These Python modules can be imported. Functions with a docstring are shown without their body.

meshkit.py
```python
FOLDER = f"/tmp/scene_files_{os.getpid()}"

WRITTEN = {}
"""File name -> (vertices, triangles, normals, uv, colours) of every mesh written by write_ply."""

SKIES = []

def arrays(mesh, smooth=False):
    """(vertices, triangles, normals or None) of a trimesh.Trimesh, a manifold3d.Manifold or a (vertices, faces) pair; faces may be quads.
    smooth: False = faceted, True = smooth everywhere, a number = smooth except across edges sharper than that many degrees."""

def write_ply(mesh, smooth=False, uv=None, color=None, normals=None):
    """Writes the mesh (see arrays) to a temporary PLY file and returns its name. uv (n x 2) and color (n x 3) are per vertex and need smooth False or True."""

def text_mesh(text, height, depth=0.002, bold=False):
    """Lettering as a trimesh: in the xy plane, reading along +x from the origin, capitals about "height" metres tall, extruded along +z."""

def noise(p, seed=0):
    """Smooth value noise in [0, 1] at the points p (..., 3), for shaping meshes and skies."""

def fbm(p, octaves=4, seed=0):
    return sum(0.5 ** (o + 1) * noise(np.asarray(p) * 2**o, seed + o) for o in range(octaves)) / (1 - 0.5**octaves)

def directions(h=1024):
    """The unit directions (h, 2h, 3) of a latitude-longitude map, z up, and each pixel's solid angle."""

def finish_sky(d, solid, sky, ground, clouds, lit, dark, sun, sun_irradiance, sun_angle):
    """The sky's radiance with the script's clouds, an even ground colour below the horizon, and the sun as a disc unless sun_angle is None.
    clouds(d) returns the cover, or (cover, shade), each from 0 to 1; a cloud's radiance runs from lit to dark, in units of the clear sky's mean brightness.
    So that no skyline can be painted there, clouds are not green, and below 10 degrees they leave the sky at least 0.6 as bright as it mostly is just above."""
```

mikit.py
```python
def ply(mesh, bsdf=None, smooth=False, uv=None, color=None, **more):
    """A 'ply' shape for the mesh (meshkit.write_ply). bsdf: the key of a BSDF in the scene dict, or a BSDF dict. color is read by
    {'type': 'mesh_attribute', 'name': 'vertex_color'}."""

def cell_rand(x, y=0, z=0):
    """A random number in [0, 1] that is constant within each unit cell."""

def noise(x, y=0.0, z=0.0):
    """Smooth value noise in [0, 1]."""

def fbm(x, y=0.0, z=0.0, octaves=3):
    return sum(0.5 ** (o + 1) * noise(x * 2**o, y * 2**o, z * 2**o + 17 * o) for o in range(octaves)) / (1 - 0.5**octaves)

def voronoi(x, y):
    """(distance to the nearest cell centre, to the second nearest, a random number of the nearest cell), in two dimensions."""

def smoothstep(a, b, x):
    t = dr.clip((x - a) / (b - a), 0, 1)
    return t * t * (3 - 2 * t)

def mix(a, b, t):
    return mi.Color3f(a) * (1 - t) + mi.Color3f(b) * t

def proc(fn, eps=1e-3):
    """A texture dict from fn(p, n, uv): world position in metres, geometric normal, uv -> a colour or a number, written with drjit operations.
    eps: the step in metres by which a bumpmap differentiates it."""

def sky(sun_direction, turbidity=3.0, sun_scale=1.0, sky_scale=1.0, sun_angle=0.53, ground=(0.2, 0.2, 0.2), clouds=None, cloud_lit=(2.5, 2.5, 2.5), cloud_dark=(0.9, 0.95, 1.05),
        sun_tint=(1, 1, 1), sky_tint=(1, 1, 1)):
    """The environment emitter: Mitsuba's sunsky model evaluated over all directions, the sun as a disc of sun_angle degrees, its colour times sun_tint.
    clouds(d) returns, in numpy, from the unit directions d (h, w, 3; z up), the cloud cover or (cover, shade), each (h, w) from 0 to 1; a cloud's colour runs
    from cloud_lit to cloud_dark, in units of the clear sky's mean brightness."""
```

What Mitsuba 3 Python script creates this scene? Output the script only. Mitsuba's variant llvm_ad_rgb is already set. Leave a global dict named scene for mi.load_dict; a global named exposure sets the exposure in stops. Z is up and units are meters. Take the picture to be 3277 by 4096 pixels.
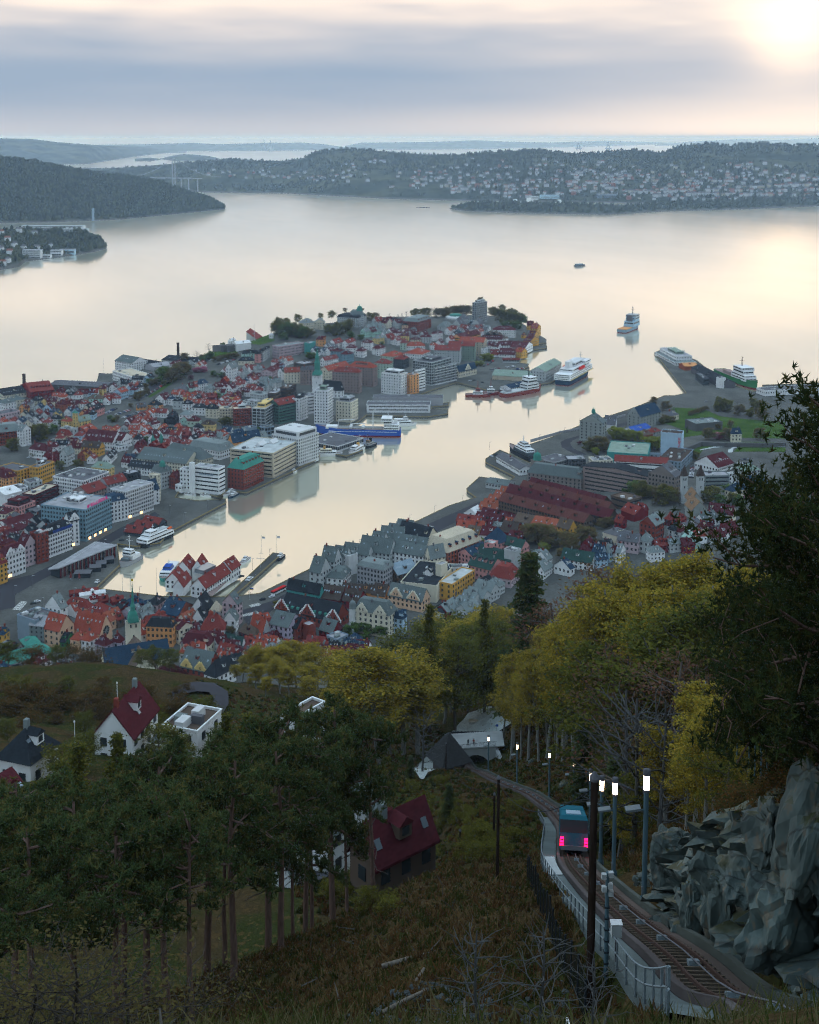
import math
import numpy as np, trimesh, mitsuba as mi, mikit, meshkit
import drjit as dr
from scipy.interpolate import PchipInterpolator
from scipy.spatial import Delaunay, cKDTree
import shapely
from shapely.geometry import Polygon, LineString, Point

T = mi.ScalarTransform4f
scene = {'type': 'scene'}
labels = {}

# ---------------------------------------------------------------- camera (photo pixels are 3277 x 4096)
FOC, VH, EYE = 4940.0, 545.0, 320.0
PIT = math.radians(6.3)
CY = VH + FOC * math.tan(PIT)
cp, sp = math.cos(PIT), math.sin(PIT)
scene['camera'] = {'type': 'perspective', 'fov_axis': 'x', 'fov': 2 * math.degrees(math.atan(1638.5 / FOC)),
                   'principal_point_offset_y': (2048 - CY) / 4096, 'near_clip': 0.5, 'far_clip': 600000.0,
                   'medium': {'type': 'ref', 'id': 'haze_air'},
                   'to_world': T().look_at([0, 0, EYE], [0, 100 * cp, EYE - 100 * sp], [0, 0, 1])}
exposure = 2.35

# ---------------------------------------------------------------- sky: thin evening overcast, sun veiled at upper right
def sky_clouds(d):
    el = np.degrees(np.arcsin(np.clip(d[..., 2], -1, 1)))
    az = np.degrees(np.arctan2(d[..., 0], d[..., 1]))
    st = meshkit.fbm(np.stack([az / 8.0 - el * 0.25, el / 0.9 + az * 0.035, az * 0 + 3.3], -1), 4, 5)
    st2 = meshkit.fbm(np.stack([az / 30.0, el / 5.0, az * 0 + 8.1], -1), 3, 9)
    west = np.exp(-(az / 80.0) ** 2)
    # higher cream-lit veil in the west, blue-grey band beneath it, pale strip at the horizon
    veil = np.clip((el - 2.9 + 2.0 * (st2 - 0.5)) / 2.4, 0, 1) * np.exp(-np.clip(el - 20, 0, 99) / 14.0) * west
    lit = (0.36 + 0.85 * (st - 0.45)) * veil + 0.17 * np.exp(-(el / 1.2) ** 2) * west
    lit += 0.05 * np.exp(-((az - 22) / 17.0) ** 2 - (np.maximum(el - 1.0, 0) / 5.0) ** 2)
    lit += 0.30 * np.exp(-((az - 21) / 15.0) ** 2 - (el / 2.0) ** 2)
    r = np.sqrt(((az - 17.0) / 1.25) ** 2 + (el - 4.6) ** 2)
    lit += (0.62 * np.exp(-(r / 1.6) ** 2) + 0.20 * np.exp(-(r / 5.5) ** 1.3)) * (0.65 + 0.7 * st)
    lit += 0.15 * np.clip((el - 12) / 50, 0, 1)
    lit += 0.10 * (st - 0.5) * np.exp(-np.clip(el - 30, 0, 99) / 20) + 0.05 * (st2 - 0.5)
    # low cloud deck all round; clear blue opening overhead is shaped to brighten the town
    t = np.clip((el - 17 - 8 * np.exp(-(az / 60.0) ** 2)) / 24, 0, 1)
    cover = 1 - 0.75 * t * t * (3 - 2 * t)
    return cover, 1 - np.clip(lit, 0, 1)

SUN = (math.sin(math.radians(17.0)), math.cos(math.radians(17.0)), math.tan(math.radians(4.6)))
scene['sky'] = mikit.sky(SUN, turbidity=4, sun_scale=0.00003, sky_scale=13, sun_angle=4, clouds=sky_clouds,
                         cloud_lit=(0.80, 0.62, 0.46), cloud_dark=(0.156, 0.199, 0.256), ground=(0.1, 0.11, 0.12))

# ---------------------------------------------------------------- projection helpers
def ray(u, v):
    X, Y = (u - 1638.5) / FOC, (CY - v) / FOC
    return np.array([X, cp + Y * sp, -sp + Y * cp])

def P(u, v, z=0.0):
    r = ray(u, v)
    return r * ((z - EYE) / r[2]) + [0, 0, EYE]

def PD(u, v, d):
    r = ray(u, v)
    return r * (d / r[1]) + [0, 0, EYE]

def uv_of(p):
    p = np.asarray(p, float)
    q = p - [0, 0, EYE]
    f = q[..., 1] * cp - q[..., 2] * sp
    up = q[..., 1] * sp + q[..., 2] * cp
    return 1638.5 + FOC * q[..., 0] / f, CY - FOC * up / f

# ---------------------------------------------------------------- materials
def code(c, k=0):
    """A colour (linear r, g, b) as one number: three six-bit square roots. k: what kind of surface it is."""
    q = [int(round(63 * math.sqrt(min(max(x, 0), 1)))) for x in c]
    return (q[0] * 4096 + q[1] * 64 + q[2], float(k))

def unpack(uv):
    k = mi.UInt32(uv.x + 0.25)
    r, g, b = mi.Float(k >> 12) / 63, mi.Float((k >> 6) & 63) / 63, mi.Float(k & 63) / 63
    return mi.Color3f(r * r, g * g, b * b)

def city_color(p, n, uv):
    # kinds: 0 plaster, 1 roof tiles or slates (courses follow the height), 2 flat roof, 3 smooth paint
    c = unpack(uv)
    big = mikit.fbm(p.x * 0.11, p.y * 0.11, p.z * 0.23)
    fine = mikit.noise(p.x * 1.3, p.y * 1.3, p.z * 0.35)
    run = mikit.noise(p.x * 0.9, p.y * 0.9, p.z * 0.06)
    wall = 0.80 + 0.22 * big + 0.10 * fine + 0.08 * run
    row = dr.floor(p.z / 0.28)
    tile = 0.66 + 0.30 * mikit.cell_rand(row, dr.floor((p.x + p.y) / 0.6), dr.floor((p.x - p.y) / 0.6)) + 0.36 * big + 0.1 * fine
    flat = 0.66 + 0.5 * mikit.fbm(p.x * 0.25, p.y * 0.25, 2.0) + 0.16 * fine
    k = uv.y
    f = dr.select(k < 0.5, wall, dr.select(k < 1.5, tile, dr.select(k < 2.5, flat, 0.96 + 0.06 * fine)))
    return c * f

scene['city'] = {'type': 'twosided', 'b': {'type': 'principled', 'base_color': mikit.proc(city_color), 'roughness': 0.92, 'specular': 0.06}}
scene['window_glass'] = {'type': 'twosided', 'b': {'type': 'principled', 'base_color': {'type': 'rgb', 'value': [0.022, 0.03, 0.036]}, 'roughness': 0.18, 'specular': 0.5}}
scene['bright_glass'] = {'type': 'twosided', 'b': {'type': 'principled', 'base_color': {'type': 'rgb', 'value': [0.25, 0.3, 0.34]}, 'roughness': 0.12, 'metallic': 0.55}}

def leaf_color(p, n, uv):
    c = unpack(uv)
    return c * (0.6 + 0.8 * mikit.fbm(p.x * 0.35, p.y * 0.35, p.z * 0.35) + 0.25 * mikit.noise(p.x * 3, p.y * 3, p.z * 3) - 0.12)
scene['foliage'] = {'type': 'principledthin', 'base_color': mikit.proc(leaf_color), 'roughness': 0.7, 'diff_trans': 0.7, 'spec_trans': 0.0}

def bark_color(p, n, uv):
    return unpack(uv) * (0.55 + 0.9 * mikit.fbm(p.x * 9, p.y * 9, p.z * 1.6))
scene['bark'] = {'type': 'twosided', 'b': {'type': 'diffuse', 'reflectance': mikit.proc(bark_color)}}

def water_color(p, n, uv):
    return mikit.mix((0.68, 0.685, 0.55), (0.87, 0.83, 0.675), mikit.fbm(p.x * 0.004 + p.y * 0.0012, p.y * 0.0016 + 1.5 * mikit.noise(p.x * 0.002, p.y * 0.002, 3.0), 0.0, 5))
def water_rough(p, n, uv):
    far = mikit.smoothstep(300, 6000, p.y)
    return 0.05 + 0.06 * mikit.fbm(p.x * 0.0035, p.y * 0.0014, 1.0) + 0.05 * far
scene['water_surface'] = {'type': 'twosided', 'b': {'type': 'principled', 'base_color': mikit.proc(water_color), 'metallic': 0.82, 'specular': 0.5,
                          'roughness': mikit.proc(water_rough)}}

def paving_color(p, n, uv):
    a = mikit.fbm(p.x * 0.05, p.y * 0.05, 0.0)
    b = mikit.fbm(p.x * 0.7, p.y * 0.7, 4.0)
    slab = mikit.cell_rand(dr.floor(p.x / 1.2), dr.floor(p.y / 1.2))
    return mikit.mix((0.05, 0.052, 0.05), (0.115, 0.115, 0.105), a) * (0.72 + 0.4 * b + 0.14 * slab)
scene['paving'] = {'type': 'twosided', 'b': {'type': 'principled', 'base_color': mikit.proc(paving_color), 'roughness': 0.95, 'specular': 0.04}}
def lawn_color(p, n, uv):
    return mikit.mix((0.03, 0.065, 0.014), (0.07, 0.115, 0.025), mikit.fbm(p.x * 0.09, p.y * 0.09, 0.0)) * (0.75 + 0.5 * mikit.fbm(p.x * 0.9, p.y * 0.9, 3.0))
scene['lawn'] = {'type': 'twosided', 'b': {'type': 'diffuse', 'reflectance': mikit.proc(lawn_color)}}
def slope_color(p, n, uv):
    a = mikit.fbm(p.x * 0.13, p.y * 0.13, p.z * 0.13, 4)
    b = mikit.fbm(p.x * 1.7, p.y * 1.7, p.z * 1.7, 4)
    c = mikit.mix((0.050, 0.036, 0.018), (0.030, 0.036, 0.012), mikit.smoothstep(0.38, 0.60, a))
    c = mikit.mix(c, (0.085, 0.055, 0.024), mikit.smoothstep(0.55, 0.72, b) * 0.8)
    return c * (0.55 + 0.9 * mikit.noise(p.x * 7, p.y * 7, p.z * 7))
scene['hill_soil'] = {'type': 'twosided', 'b': {'type': 'diffuse', 'reflectance': mikit.proc(slope_color)}}
def far_color(p, n, uv):
    a = mikit.fbm(p.x * 0.004, p.y * 0.004, p.z * 0.006, 4)
    b = mikit.fbm(p.x * 0.03, p.y * 0.03, p.z * 0.03)
    c = mikit.mix((0.022, 0.03, 0.016), (0.06, 0.062, 0.028), mikit.smoothstep(0.35, 0.65, a))
    shore = mikit.smoothstep(9.0, 3.0, p.z)
    return mikit.mix(c * (0.6 + 0.8 * b), (0.12, 0.11, 0.10), shore * 0.8)
scene['far_ground'] = {'type': 'twosided', 'b': {'type': 'diffuse', 'reflectance': mikit.proc(far_color)}}
def rock_color(p, n, uv):
    a = mikit.fbm(p.x * 0.9 + p.z * 0.5, p.y * 0.9, p.z * 0.7, 4)
    b = mikit.fbm(p.x * 5, p.y * 5, p.z * 2.0, 3)
    c = mikit.mix((0.022, 0.036, 0.034), (0.085, 0.11, 0.102), a)
    c = mikit.mix(c, (0.10, 0.065, 0.035), mikit.smoothstep(0.58, 0.75, b) * 0.55)
    v1, v2, vr = mikit.voronoi(p.y * 0.55 + 0.25 * p.z + 0.2 * p.x, p.z * 0.3 + 0.35 * mikit.noise(p.y * 2, p.z * 2, p.x * 2))
    c = c * (0.4 + 0.6 * mikit.smoothstep(0.0, 0.08, v2 - v1)) * (0.9 + 0.7 * vr)
    moss = mikit.smoothstep(0.55, 0.85, n.z) * mikit.smoothstep(0.35, 0.6, a)
    return mikit.mix(c, (0.035, 0.038, 0.012), moss) * (0.65 + 0.6 * b)
def rock_bump(p, n, uv):
    return mikit.fbm(p.x * 2.2, p.y * 2.2, p.z * 1.1, 4)
scene['rock'] = {'type': 'twosided', 'b': {'type': 'bumpmap', 'scale': 0.12, 'tex': mikit.proc(rock_bump, 0.03),
                 'b': {'type': 'principled', 'base_color': mikit.proc(rock_color), 'roughness': 0.7}}}

# ---------------------------------------------------------------- mesh helpers
UNIT_V = np.array([[x, y, z] for x in (-.5, .5) for y in (-.5, .5) for z in (-.5, .5)], float)
UNIT_F = np.array([[0, 1, 3], [0, 3, 2], [4, 6, 7], [4, 7, 5], [0, 4, 5], [0, 5, 1], [2, 3, 7], [2, 7, 6], [0, 2, 6], [0, 6, 4], [1, 5, 7], [1, 7, 3]])

class MB:
    """Collects faces with a colour code each, and becomes one entry of the scene."""
    def __init__(s):
        s.v, s.f, s.c, s.n = [], [], [], 0
    def add(s, v, f, c):
        v, f = np.asarray(v, float), np.asarray(f, int)
        if f.ndim == 2 and f.shape[1] == 4:
            f = np.vstack([f[:, [0, 1, 2]], f[:, [0, 2, 3]]])
        s.v.append(v); s.f.append(f + s.n); s.n += len(v)
        s.c.append(np.broadcast_to(np.asarray(c, float), (len(v), 2)))
        return s
    def box(s, cx, cy, cz, lx, ly, lz, c, rot=0.0, org=None, taper=1.0):
        v = UNIT_V * [lx, ly, lz]
        v[UNIT_V[:, 2] > 0, :2] *= taper
        v = v + [cx, cy, cz]
        if rot:
            v = v @ np.array([[math.cos(rot), math.sin(rot), 0], [-math.sin(rot), math.cos(rot), 0], [0, 0, 1]])
        if org is not None:
            v = v + org
        return s.add(v, UNIT_F, c)
    def prism(s, poly, z0, z1, c, top=True, bottom=False):
        """An upright prism over a polygon (n x 2)."""
        poly = np.asarray(poly, float)[:, :2]; n = len(poly)
        z0, z1 = np.broadcast_to(z0, n), np.broadcast_to(z1, n)
        v = np.vstack([np.c_[poly, z0], np.c_[poly, z1]])
        i = np.arange(n); j = (i + 1) % n
        f = [np.c_[i, j, j + n], np.c_[i, j + n, i + n]]
        if top:
            tri = trimesh.creation.triangulate_polygon(Polygon(poly), engine='earcut')[1] if n > 4 else np.array([[0, 1, 2], [0, 2, 3]])[: n - 2]
            f.append(tri + n)
            if bottom: f.append(tri[:, ::-1])
        return s.add(v, np.vstack(f), c)
    def tube(s, pts, rad, c, sides=6, cap=True):
        p = np.asarray(pts, float); m = len(p)
        t = np.gradient(p, axis=0); t /= np.linalg.norm(t, axis=1, keepdims=True) + 1e-12
        ref = np.where(np.abs(t[:, 2:]) < 0.9, [0, 0, 1.0], [1.0, 0, 0])
        a = np.cross(t, ref); a /= np.linalg.norm(a, axis=1, keepdims=True) + 1e-12
        b = np.cross(t, a); ang = np.arange(sides) * 2 * np.pi / sides
        r = np.broadcast_to(rad, (m,))[:, None, None]
        v = (p[:, None] + r * (np.cos(ang)[None, :, None] * a[:, None] + np.sin(ang)[None, :, None] * b[:, None])).reshape(-1, 3)
        i, j = np.meshgrid(np.arange(m - 1), np.arange(sides), indexing='ij')
        q = np.stack([i * sides + j, i * sides + (j + 1) % sides, (i + 1) * sides + (j + 1) % sides, (i + 1) * sides + j], -1).reshape(-1, 4)
        f = np.vstack([q[:, [0, 1, 2]], q[:, [0, 2, 3]]])
        if cap:
            v = np.vstack([v, p[:1], p[-1:]]); k = np.arange(sides)
            f = np.vstack([f, np.c_[(k + 1) % sides, k, np.full(sides, m * sides)], np.c_[(m - 1) * sides + k, (m - 1) * sides + (k + 1) % sides, np.full(sides, m * sides + 1)]])
        return s.add(v, f, c)
    def lathe(s, prof, x, y, c, sides=16):
        """Rings of (radius, z) around a vertical axis."""
        return s.tube_rings(prof, x, y, c, sides)
    def tube_rings(s, prof, x, y, c, sides):
        ang = np.arange(sides) * 2 * np.pi / sides
        v = np.vstack([np.c_[x + r * np.cos(ang), y + r * np.sin(ang), np.full(sides, z)] for r, z in prof])
        m = len(prof)
        i, j = np.meshgrid(np.arange(m - 1), np.arange(sides), indexing='ij')
        q = np.stack([i * sides + j, i * sides + (j + 1) % sides, (i + 1) * sides + (j + 1) % sides, (i + 1) * sides + j], -1).reshape(-1, 4)
        return s.add(v, q, c)
    def empty(s): return not s.v
    def arrays(s):
        return np.vstack(s.v), np.vstack(s.f), np.vstack(s.c)
    def ply(s, bsdf='city', smooth=False, **more):
        v, f, c = s.arrays()
        return mikit.ply((v, f), bsdf, smooth=smooth, uv=c, **more)
    def put(s, key, bsdf='city', smooth=False, **more):
        if not s.empty():
            scene[key] = s.ply(bsdf, smooth, **more)
        return key

COUNT = {}
def fresh(name):
    n = COUNT.get(name, 0); COUNT[name] = n + 1
    return name if n == 0 else f'{name}_{n:03d}'
def sub(holder, part):
    return fresh(holder + '__' + part)
def thing(name, label, cat, group=None, kind=None):
    key = fresh(name)
    labels[key] = {'label': label, 'category': cat}
    if group: labels[key]['group'] = group
    if kind: labels[key]['kind'] = kind
    return key

C = dict(  # linear base colours
    white=(.62, .64, .64), cream=(.55, .51, .40), offwhite=(.50, .52, .52), grey=(.27, .28, .29), palegrey=(.38, .40, .41), darkgrey=(.10, .105, .11), black=(.022, .025, .03),
    slate=(.10, .122, .122), greyslate=(.16, .185, .188), navy=(.022, .042, .072), red=(.165, .034, .028), orangered=(.25, .058, .036), maroon=(.07, .016, .02), oxide=(.105, .034, .03), brown=(.10, .07, .055),
    darkbrown=(.06, .042, .035), brick=(.19, .045, .033), darkred=(.15, .017, .02), terracotta=(.25, .07, .045), ochre=(.50, .27, .06), yellow=(.58, .43, .17), orange=(.55, .25, .10),
    peach=(.56, .36, .24), pink=(.50, .24, .23), pinkgrey=(.42, .32, .34), lilac=(.34, .30, .38), paleblue=(.33, .45, .54), bluegrey=(.20, .25, .31), tealgrey=(.16, .26, .31),
    palegreen=(.34, .44, .36), mint=(.30, .46, .40), green=(.03, .14, .06), teal=(.05, .23, .21), copper=(.05, .20, .155), darkgreen=(.025, .055, .05), greygreen=(.20, .25, .21),
    tan=(.42, .37, .27), stone=(.24, .25, .24), darkstone=(.09, .095, .09), brownstone=(.19, .155, .14), greybrown=(.235, .19, .175), greenglass=(.06, .12, .105), glass=(.05, .065, .075),
    blue=(.03, .08, .33), magenta=(.7, .02, .2), asphalt=(.04, .045, .048), yellowpaint=(.55, .36, .05), wood=(.20, .12, .07), steel=(.13, .16, .17), rust=(.055, .036, .028), pole=(.075, .12, .14))
# ---------------------------------------------------------------- sea, coast, town ground
SEA = 250000.0
m = MB()
ring = [(0, 0)]
rad = [0, 400, 900, 2000, 5000, 12000, 30000, 80000, SEA]
ang = np.linspace(0, 2 * np.pi, 97)[:-1]
vv = np.vstack([[[0, 900, 0]]] + [np.c_[r * np.cos(ang), 900 + r * np.sin(ang), 0 * ang] for r in rad[1:]])
ff = [[0, 1 + i, 1 + (i + 1) % 96] for i in range(96)]
for k in range(len(rad) - 2):
    a = 1 + 96 * k + np.arange(96); b = 1 + 96 * k + (np.arange(96) + 1) % 96
    ff += np.c_[a, a + 96, b + 96].tolist() + np.c_[a, b + 96, b].tolist()
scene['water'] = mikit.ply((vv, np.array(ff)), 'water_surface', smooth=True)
labels['water'] = {'kind': 'structure', 'label': 'calm pale fjord and harbour water reflecting the evening sky'}

QUAY = 2.3
coast_px = [(-700, 1660), (-300, 1610), (0, 1585), (200, 1562), (385, 1535), (396, 1492), (440, 1494), (510, 1486), (700, 1446), (830, 1430), (870, 1428), (1000, 1398), (1100, 1372),
            (1400, 1315), (1700, 1280), (1900, 1258), (2060, 1272), (2130, 1325), (2165, 1345), (2186, 1357), (2186, 1372), (2150, 1376), (2146, 1383), (2188, 1382), (2188, 1392), (2115, 1402),
            (2113, 1414), (2082, 1436), (2080, 1452), (2115, 1456), (2113, 1468), (2088, 1476), (2135, 1486), (2240, 1480), (2236, 1512), (2204, 1531), (2170, 1536), (2100, 1556), (2008, 1577),
            (1950, 1562), (1910, 1550), (1827, 1530), (1726, 1561), (1690, 1576), (1640, 1592), (1636, 1604), (1740, 1618), (1796, 1610), (1794, 1622), (1726, 1628), (1726, 1636), (1793, 1638),
            (1792, 1655), (1706, 1668), (1500, 1661), (1466, 1660), (1448, 1676), (1426, 1692), (1300, 1722), (1270, 1742), (1272, 1762), (1420, 1768), (1452, 1800), (1385, 1825), (1283, 1806),
            (1276, 1836), (1194, 1872), (1180, 1882), (1096, 1920), (1080, 1928), (986, 1972), (906, 1962), (880, 1990), (760, 1958), (722, 1958), (700, 1990), (790, 2004), (902, 1996), (905, 2010),
            (676, 2131), (640, 2172), (545, 2186), (470, 2176), (478, 2262), (384, 2352), (420, 2358), (650, 2386), (905, 2388), (1092, 2212), (1128, 2216), (1000, 2330), (935, 2386), (1040, 2374),
            (1195, 2298), (1400, 2200), (1670, 2084), (1800, 2022), (1905, 1990), (1868, 1964), (1868, 1954), (1919, 1908), (2040, 1922), (2060, 1908), (1943, 1850), (1943, 1836), (2000, 1800),
            (2130, 1856), (2160, 1838), (2106, 1782), (2210, 1748), (2330, 1698), (2517, 1638), (2660, 1582), (2700, 1582), (2746, 1572), (2618, 1410), (2640, 1402), (2664, 1400), (2785, 1440),
            (2900, 1530), (3010, 1566), (3060, 1560), (3050, 1540), (3277, 1532), (3800, 1520)]
coast = np.array([P(u, v, QUAY)[:2] for u, v in coast_px])
land_poly = Polygon(np.vstack([coast, [[1500, 1500], [1500, 300], [-900, 300], [coast[0][0] - 200, 900]]])).buffer(0)
land_poly = max(getattr(land_poly, 'geoms', [land_poly]), key=lambda g: g.area)
bumps = []
for u, v, h, r in [(1020, 1340, 24, 130), (1250, 1340, 17, 140), (1450, 1300, 18, 130), (1300, 1430, 12, 110), (930, 1500, 13, 110), (1700, 1300, 12, 120), (1950, 1290, 9, 90), (700, 1500, 7, 90),
                   (320, 1660, 5, 120), (2900, 1790, 5, 110), (2700, 2030, 5, 90), (2700, 2140, 9, 90), (2950, 2080, 14, 120), (2500, 2250, 10, 80), (3200, 1900, 9, 140)]:
    bumps.append((*P(u, v, h)[:2], h, r))
_edge = shapely.segmentize(LineString(coast), 12.0)
coast_tree = cKDTree(np.array(_edge.coords))
def town_z(x, y):
    x, y = np.asarray(x, float), np.asarray(y, float)
    z = np.zeros(np.broadcast(x, y).shape)
    for bx, by, h, r in bumps:
        z = z + h * np.exp(-((x - bx) ** 2 + (y - by) ** 2) / r ** 2) * (1 - z / 40)
    dist = coast_tree.query(np.stack(np.broadcast_arrays(x, y), -1))[0]
    return QUAY + z * np.clip(dist / 45.0, 0, 1) ** 0.8

ringp = np.array(shapely.segmentize(land_poly, 9.0).exterior.coords)[:-1]
x0, y0, x1, y1 = -900, 600, 760, 2150
gx, gy = np.meshgrid(np.arange(x0, x1, 14.0), np.arange(y0, y1, 14.0))
inn = np.c_[gx.ravel(), gy.ravel()]
inner = land_poly.buffer(-5)
inn = inn[shapely.contains_xy(inner, inn[:, 0], inn[:, 1])]
pts = np.vstack([ringp, inn])
tri = Delaunay(pts).simplices
cen = pts[tri].mean(1)
tri = tri[shapely.contains_xy(land_poly, cen[:, 0], cen[:, 1])]
vz = np.c_[pts, town_z(pts[:, 0], pts[:, 1])]
n = len(ringp); i = np.arange(n); j = (i + 1) % n
low = vz[:n].copy(); low[:, 2] = -4
m = MB()
m.add(vz, tri, code(C['grey'], 0))
m.put('town_ground', 'paving')
labels['town_ground'] = {'kind': 'structure', 'label': 'grey paved streets, squares and quays of the town'}
m = MB()
m.add(np.vstack([vz[:n], low]), np.vstack([np.c_[i, j, j + n], np.c_[i, j + n, i + n]]), code(C['darkstone']))
# yellowish kerb beam along the quays
m.put('quay_wall')
labels['quay_wall'] = {'kind': 'structure', 'label': 'dark stone quay walls along the harbour edge'}
kb = MB()
poly = LineString(coast[20:]).buffer(0.3, cap_style=2, join_style=2)
for g in getattr(poly, 'geoms', [poly]):
    v2, f2 = trimesh.creation.triangulate_polygon(g, engine='earcut')
    kb.add(np.c_[v2, np.full(len(v2), QUAY + 0.3)], f2, code((.20, .15, .065)))
    for rg in [g.exterior, *g.interiors]:
        q = np.array(rg.coords)[:-1]
        kb.prism(q, QUAY - 0.3, QUAY + 0.3, code((.20, .15, .065)), top=False)
kb.put('quay_kerb')
labels['quay_kerb'] = {'kind': 'structure', 'label': 'yellow painted kerb beam along the quay edges'}

# ---------------------------------------------------------------- sheets on the ground: lawns, roads, paths, markings
def sheet(key, px, lift, bsdf, col, label, z=None, step=8.0):
    pl = Polygon([P(u, v, (z if z is not None else QUAY + 1))[:2] for u, v in px]).buffer(0)
    return sheet_poly(key, pl, lift, bsdf, col, label, step)
def sheet_poly(key, pl, lift, bsdf, col, label, step=8.0, zf=None):
    zf = zf or town_z
    mb = MB()
    for g in getattr(pl, 'geoms', [pl]):
        if g.is_empty or g.area < 0.05: continue
        b = np.array(shapely.segmentize(g, step).exterior.coords)[:-1]
        for h in g.interiors: b = np.vstack([b, np.array(shapely.segmentize(h, step).coords)[:-1]])
        a0, b0, a1, b1 = g.bounds
        xx, yy = np.meshgrid(np.arange(a0, a1, step), np.arange(b0, b1, step))
        q = np.c_[xx.ravel(), yy.ravel()]
        q = q[shapely.contains_xy(g.buffer(-step * .4), q[:, 0], q[:, 1])] if len(q) else q
        q = np.vstack([b, q])
        if len(q) < 3: continue
        t = Delaunay(q).simplices; cc = q[t].mean(1)
        t = t[shapely.contains_xy(g, cc[:, 0], cc[:, 1])]
        if len(t): mb.add(np.c_[q, zf(q[:, 0], q[:, 1]) + lift], t, code(col, 3))
    mb.put(key, bsdf)
    if label and not mb.empty(): labels[key] = {'kind': 'structure', 'label': label}

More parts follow.
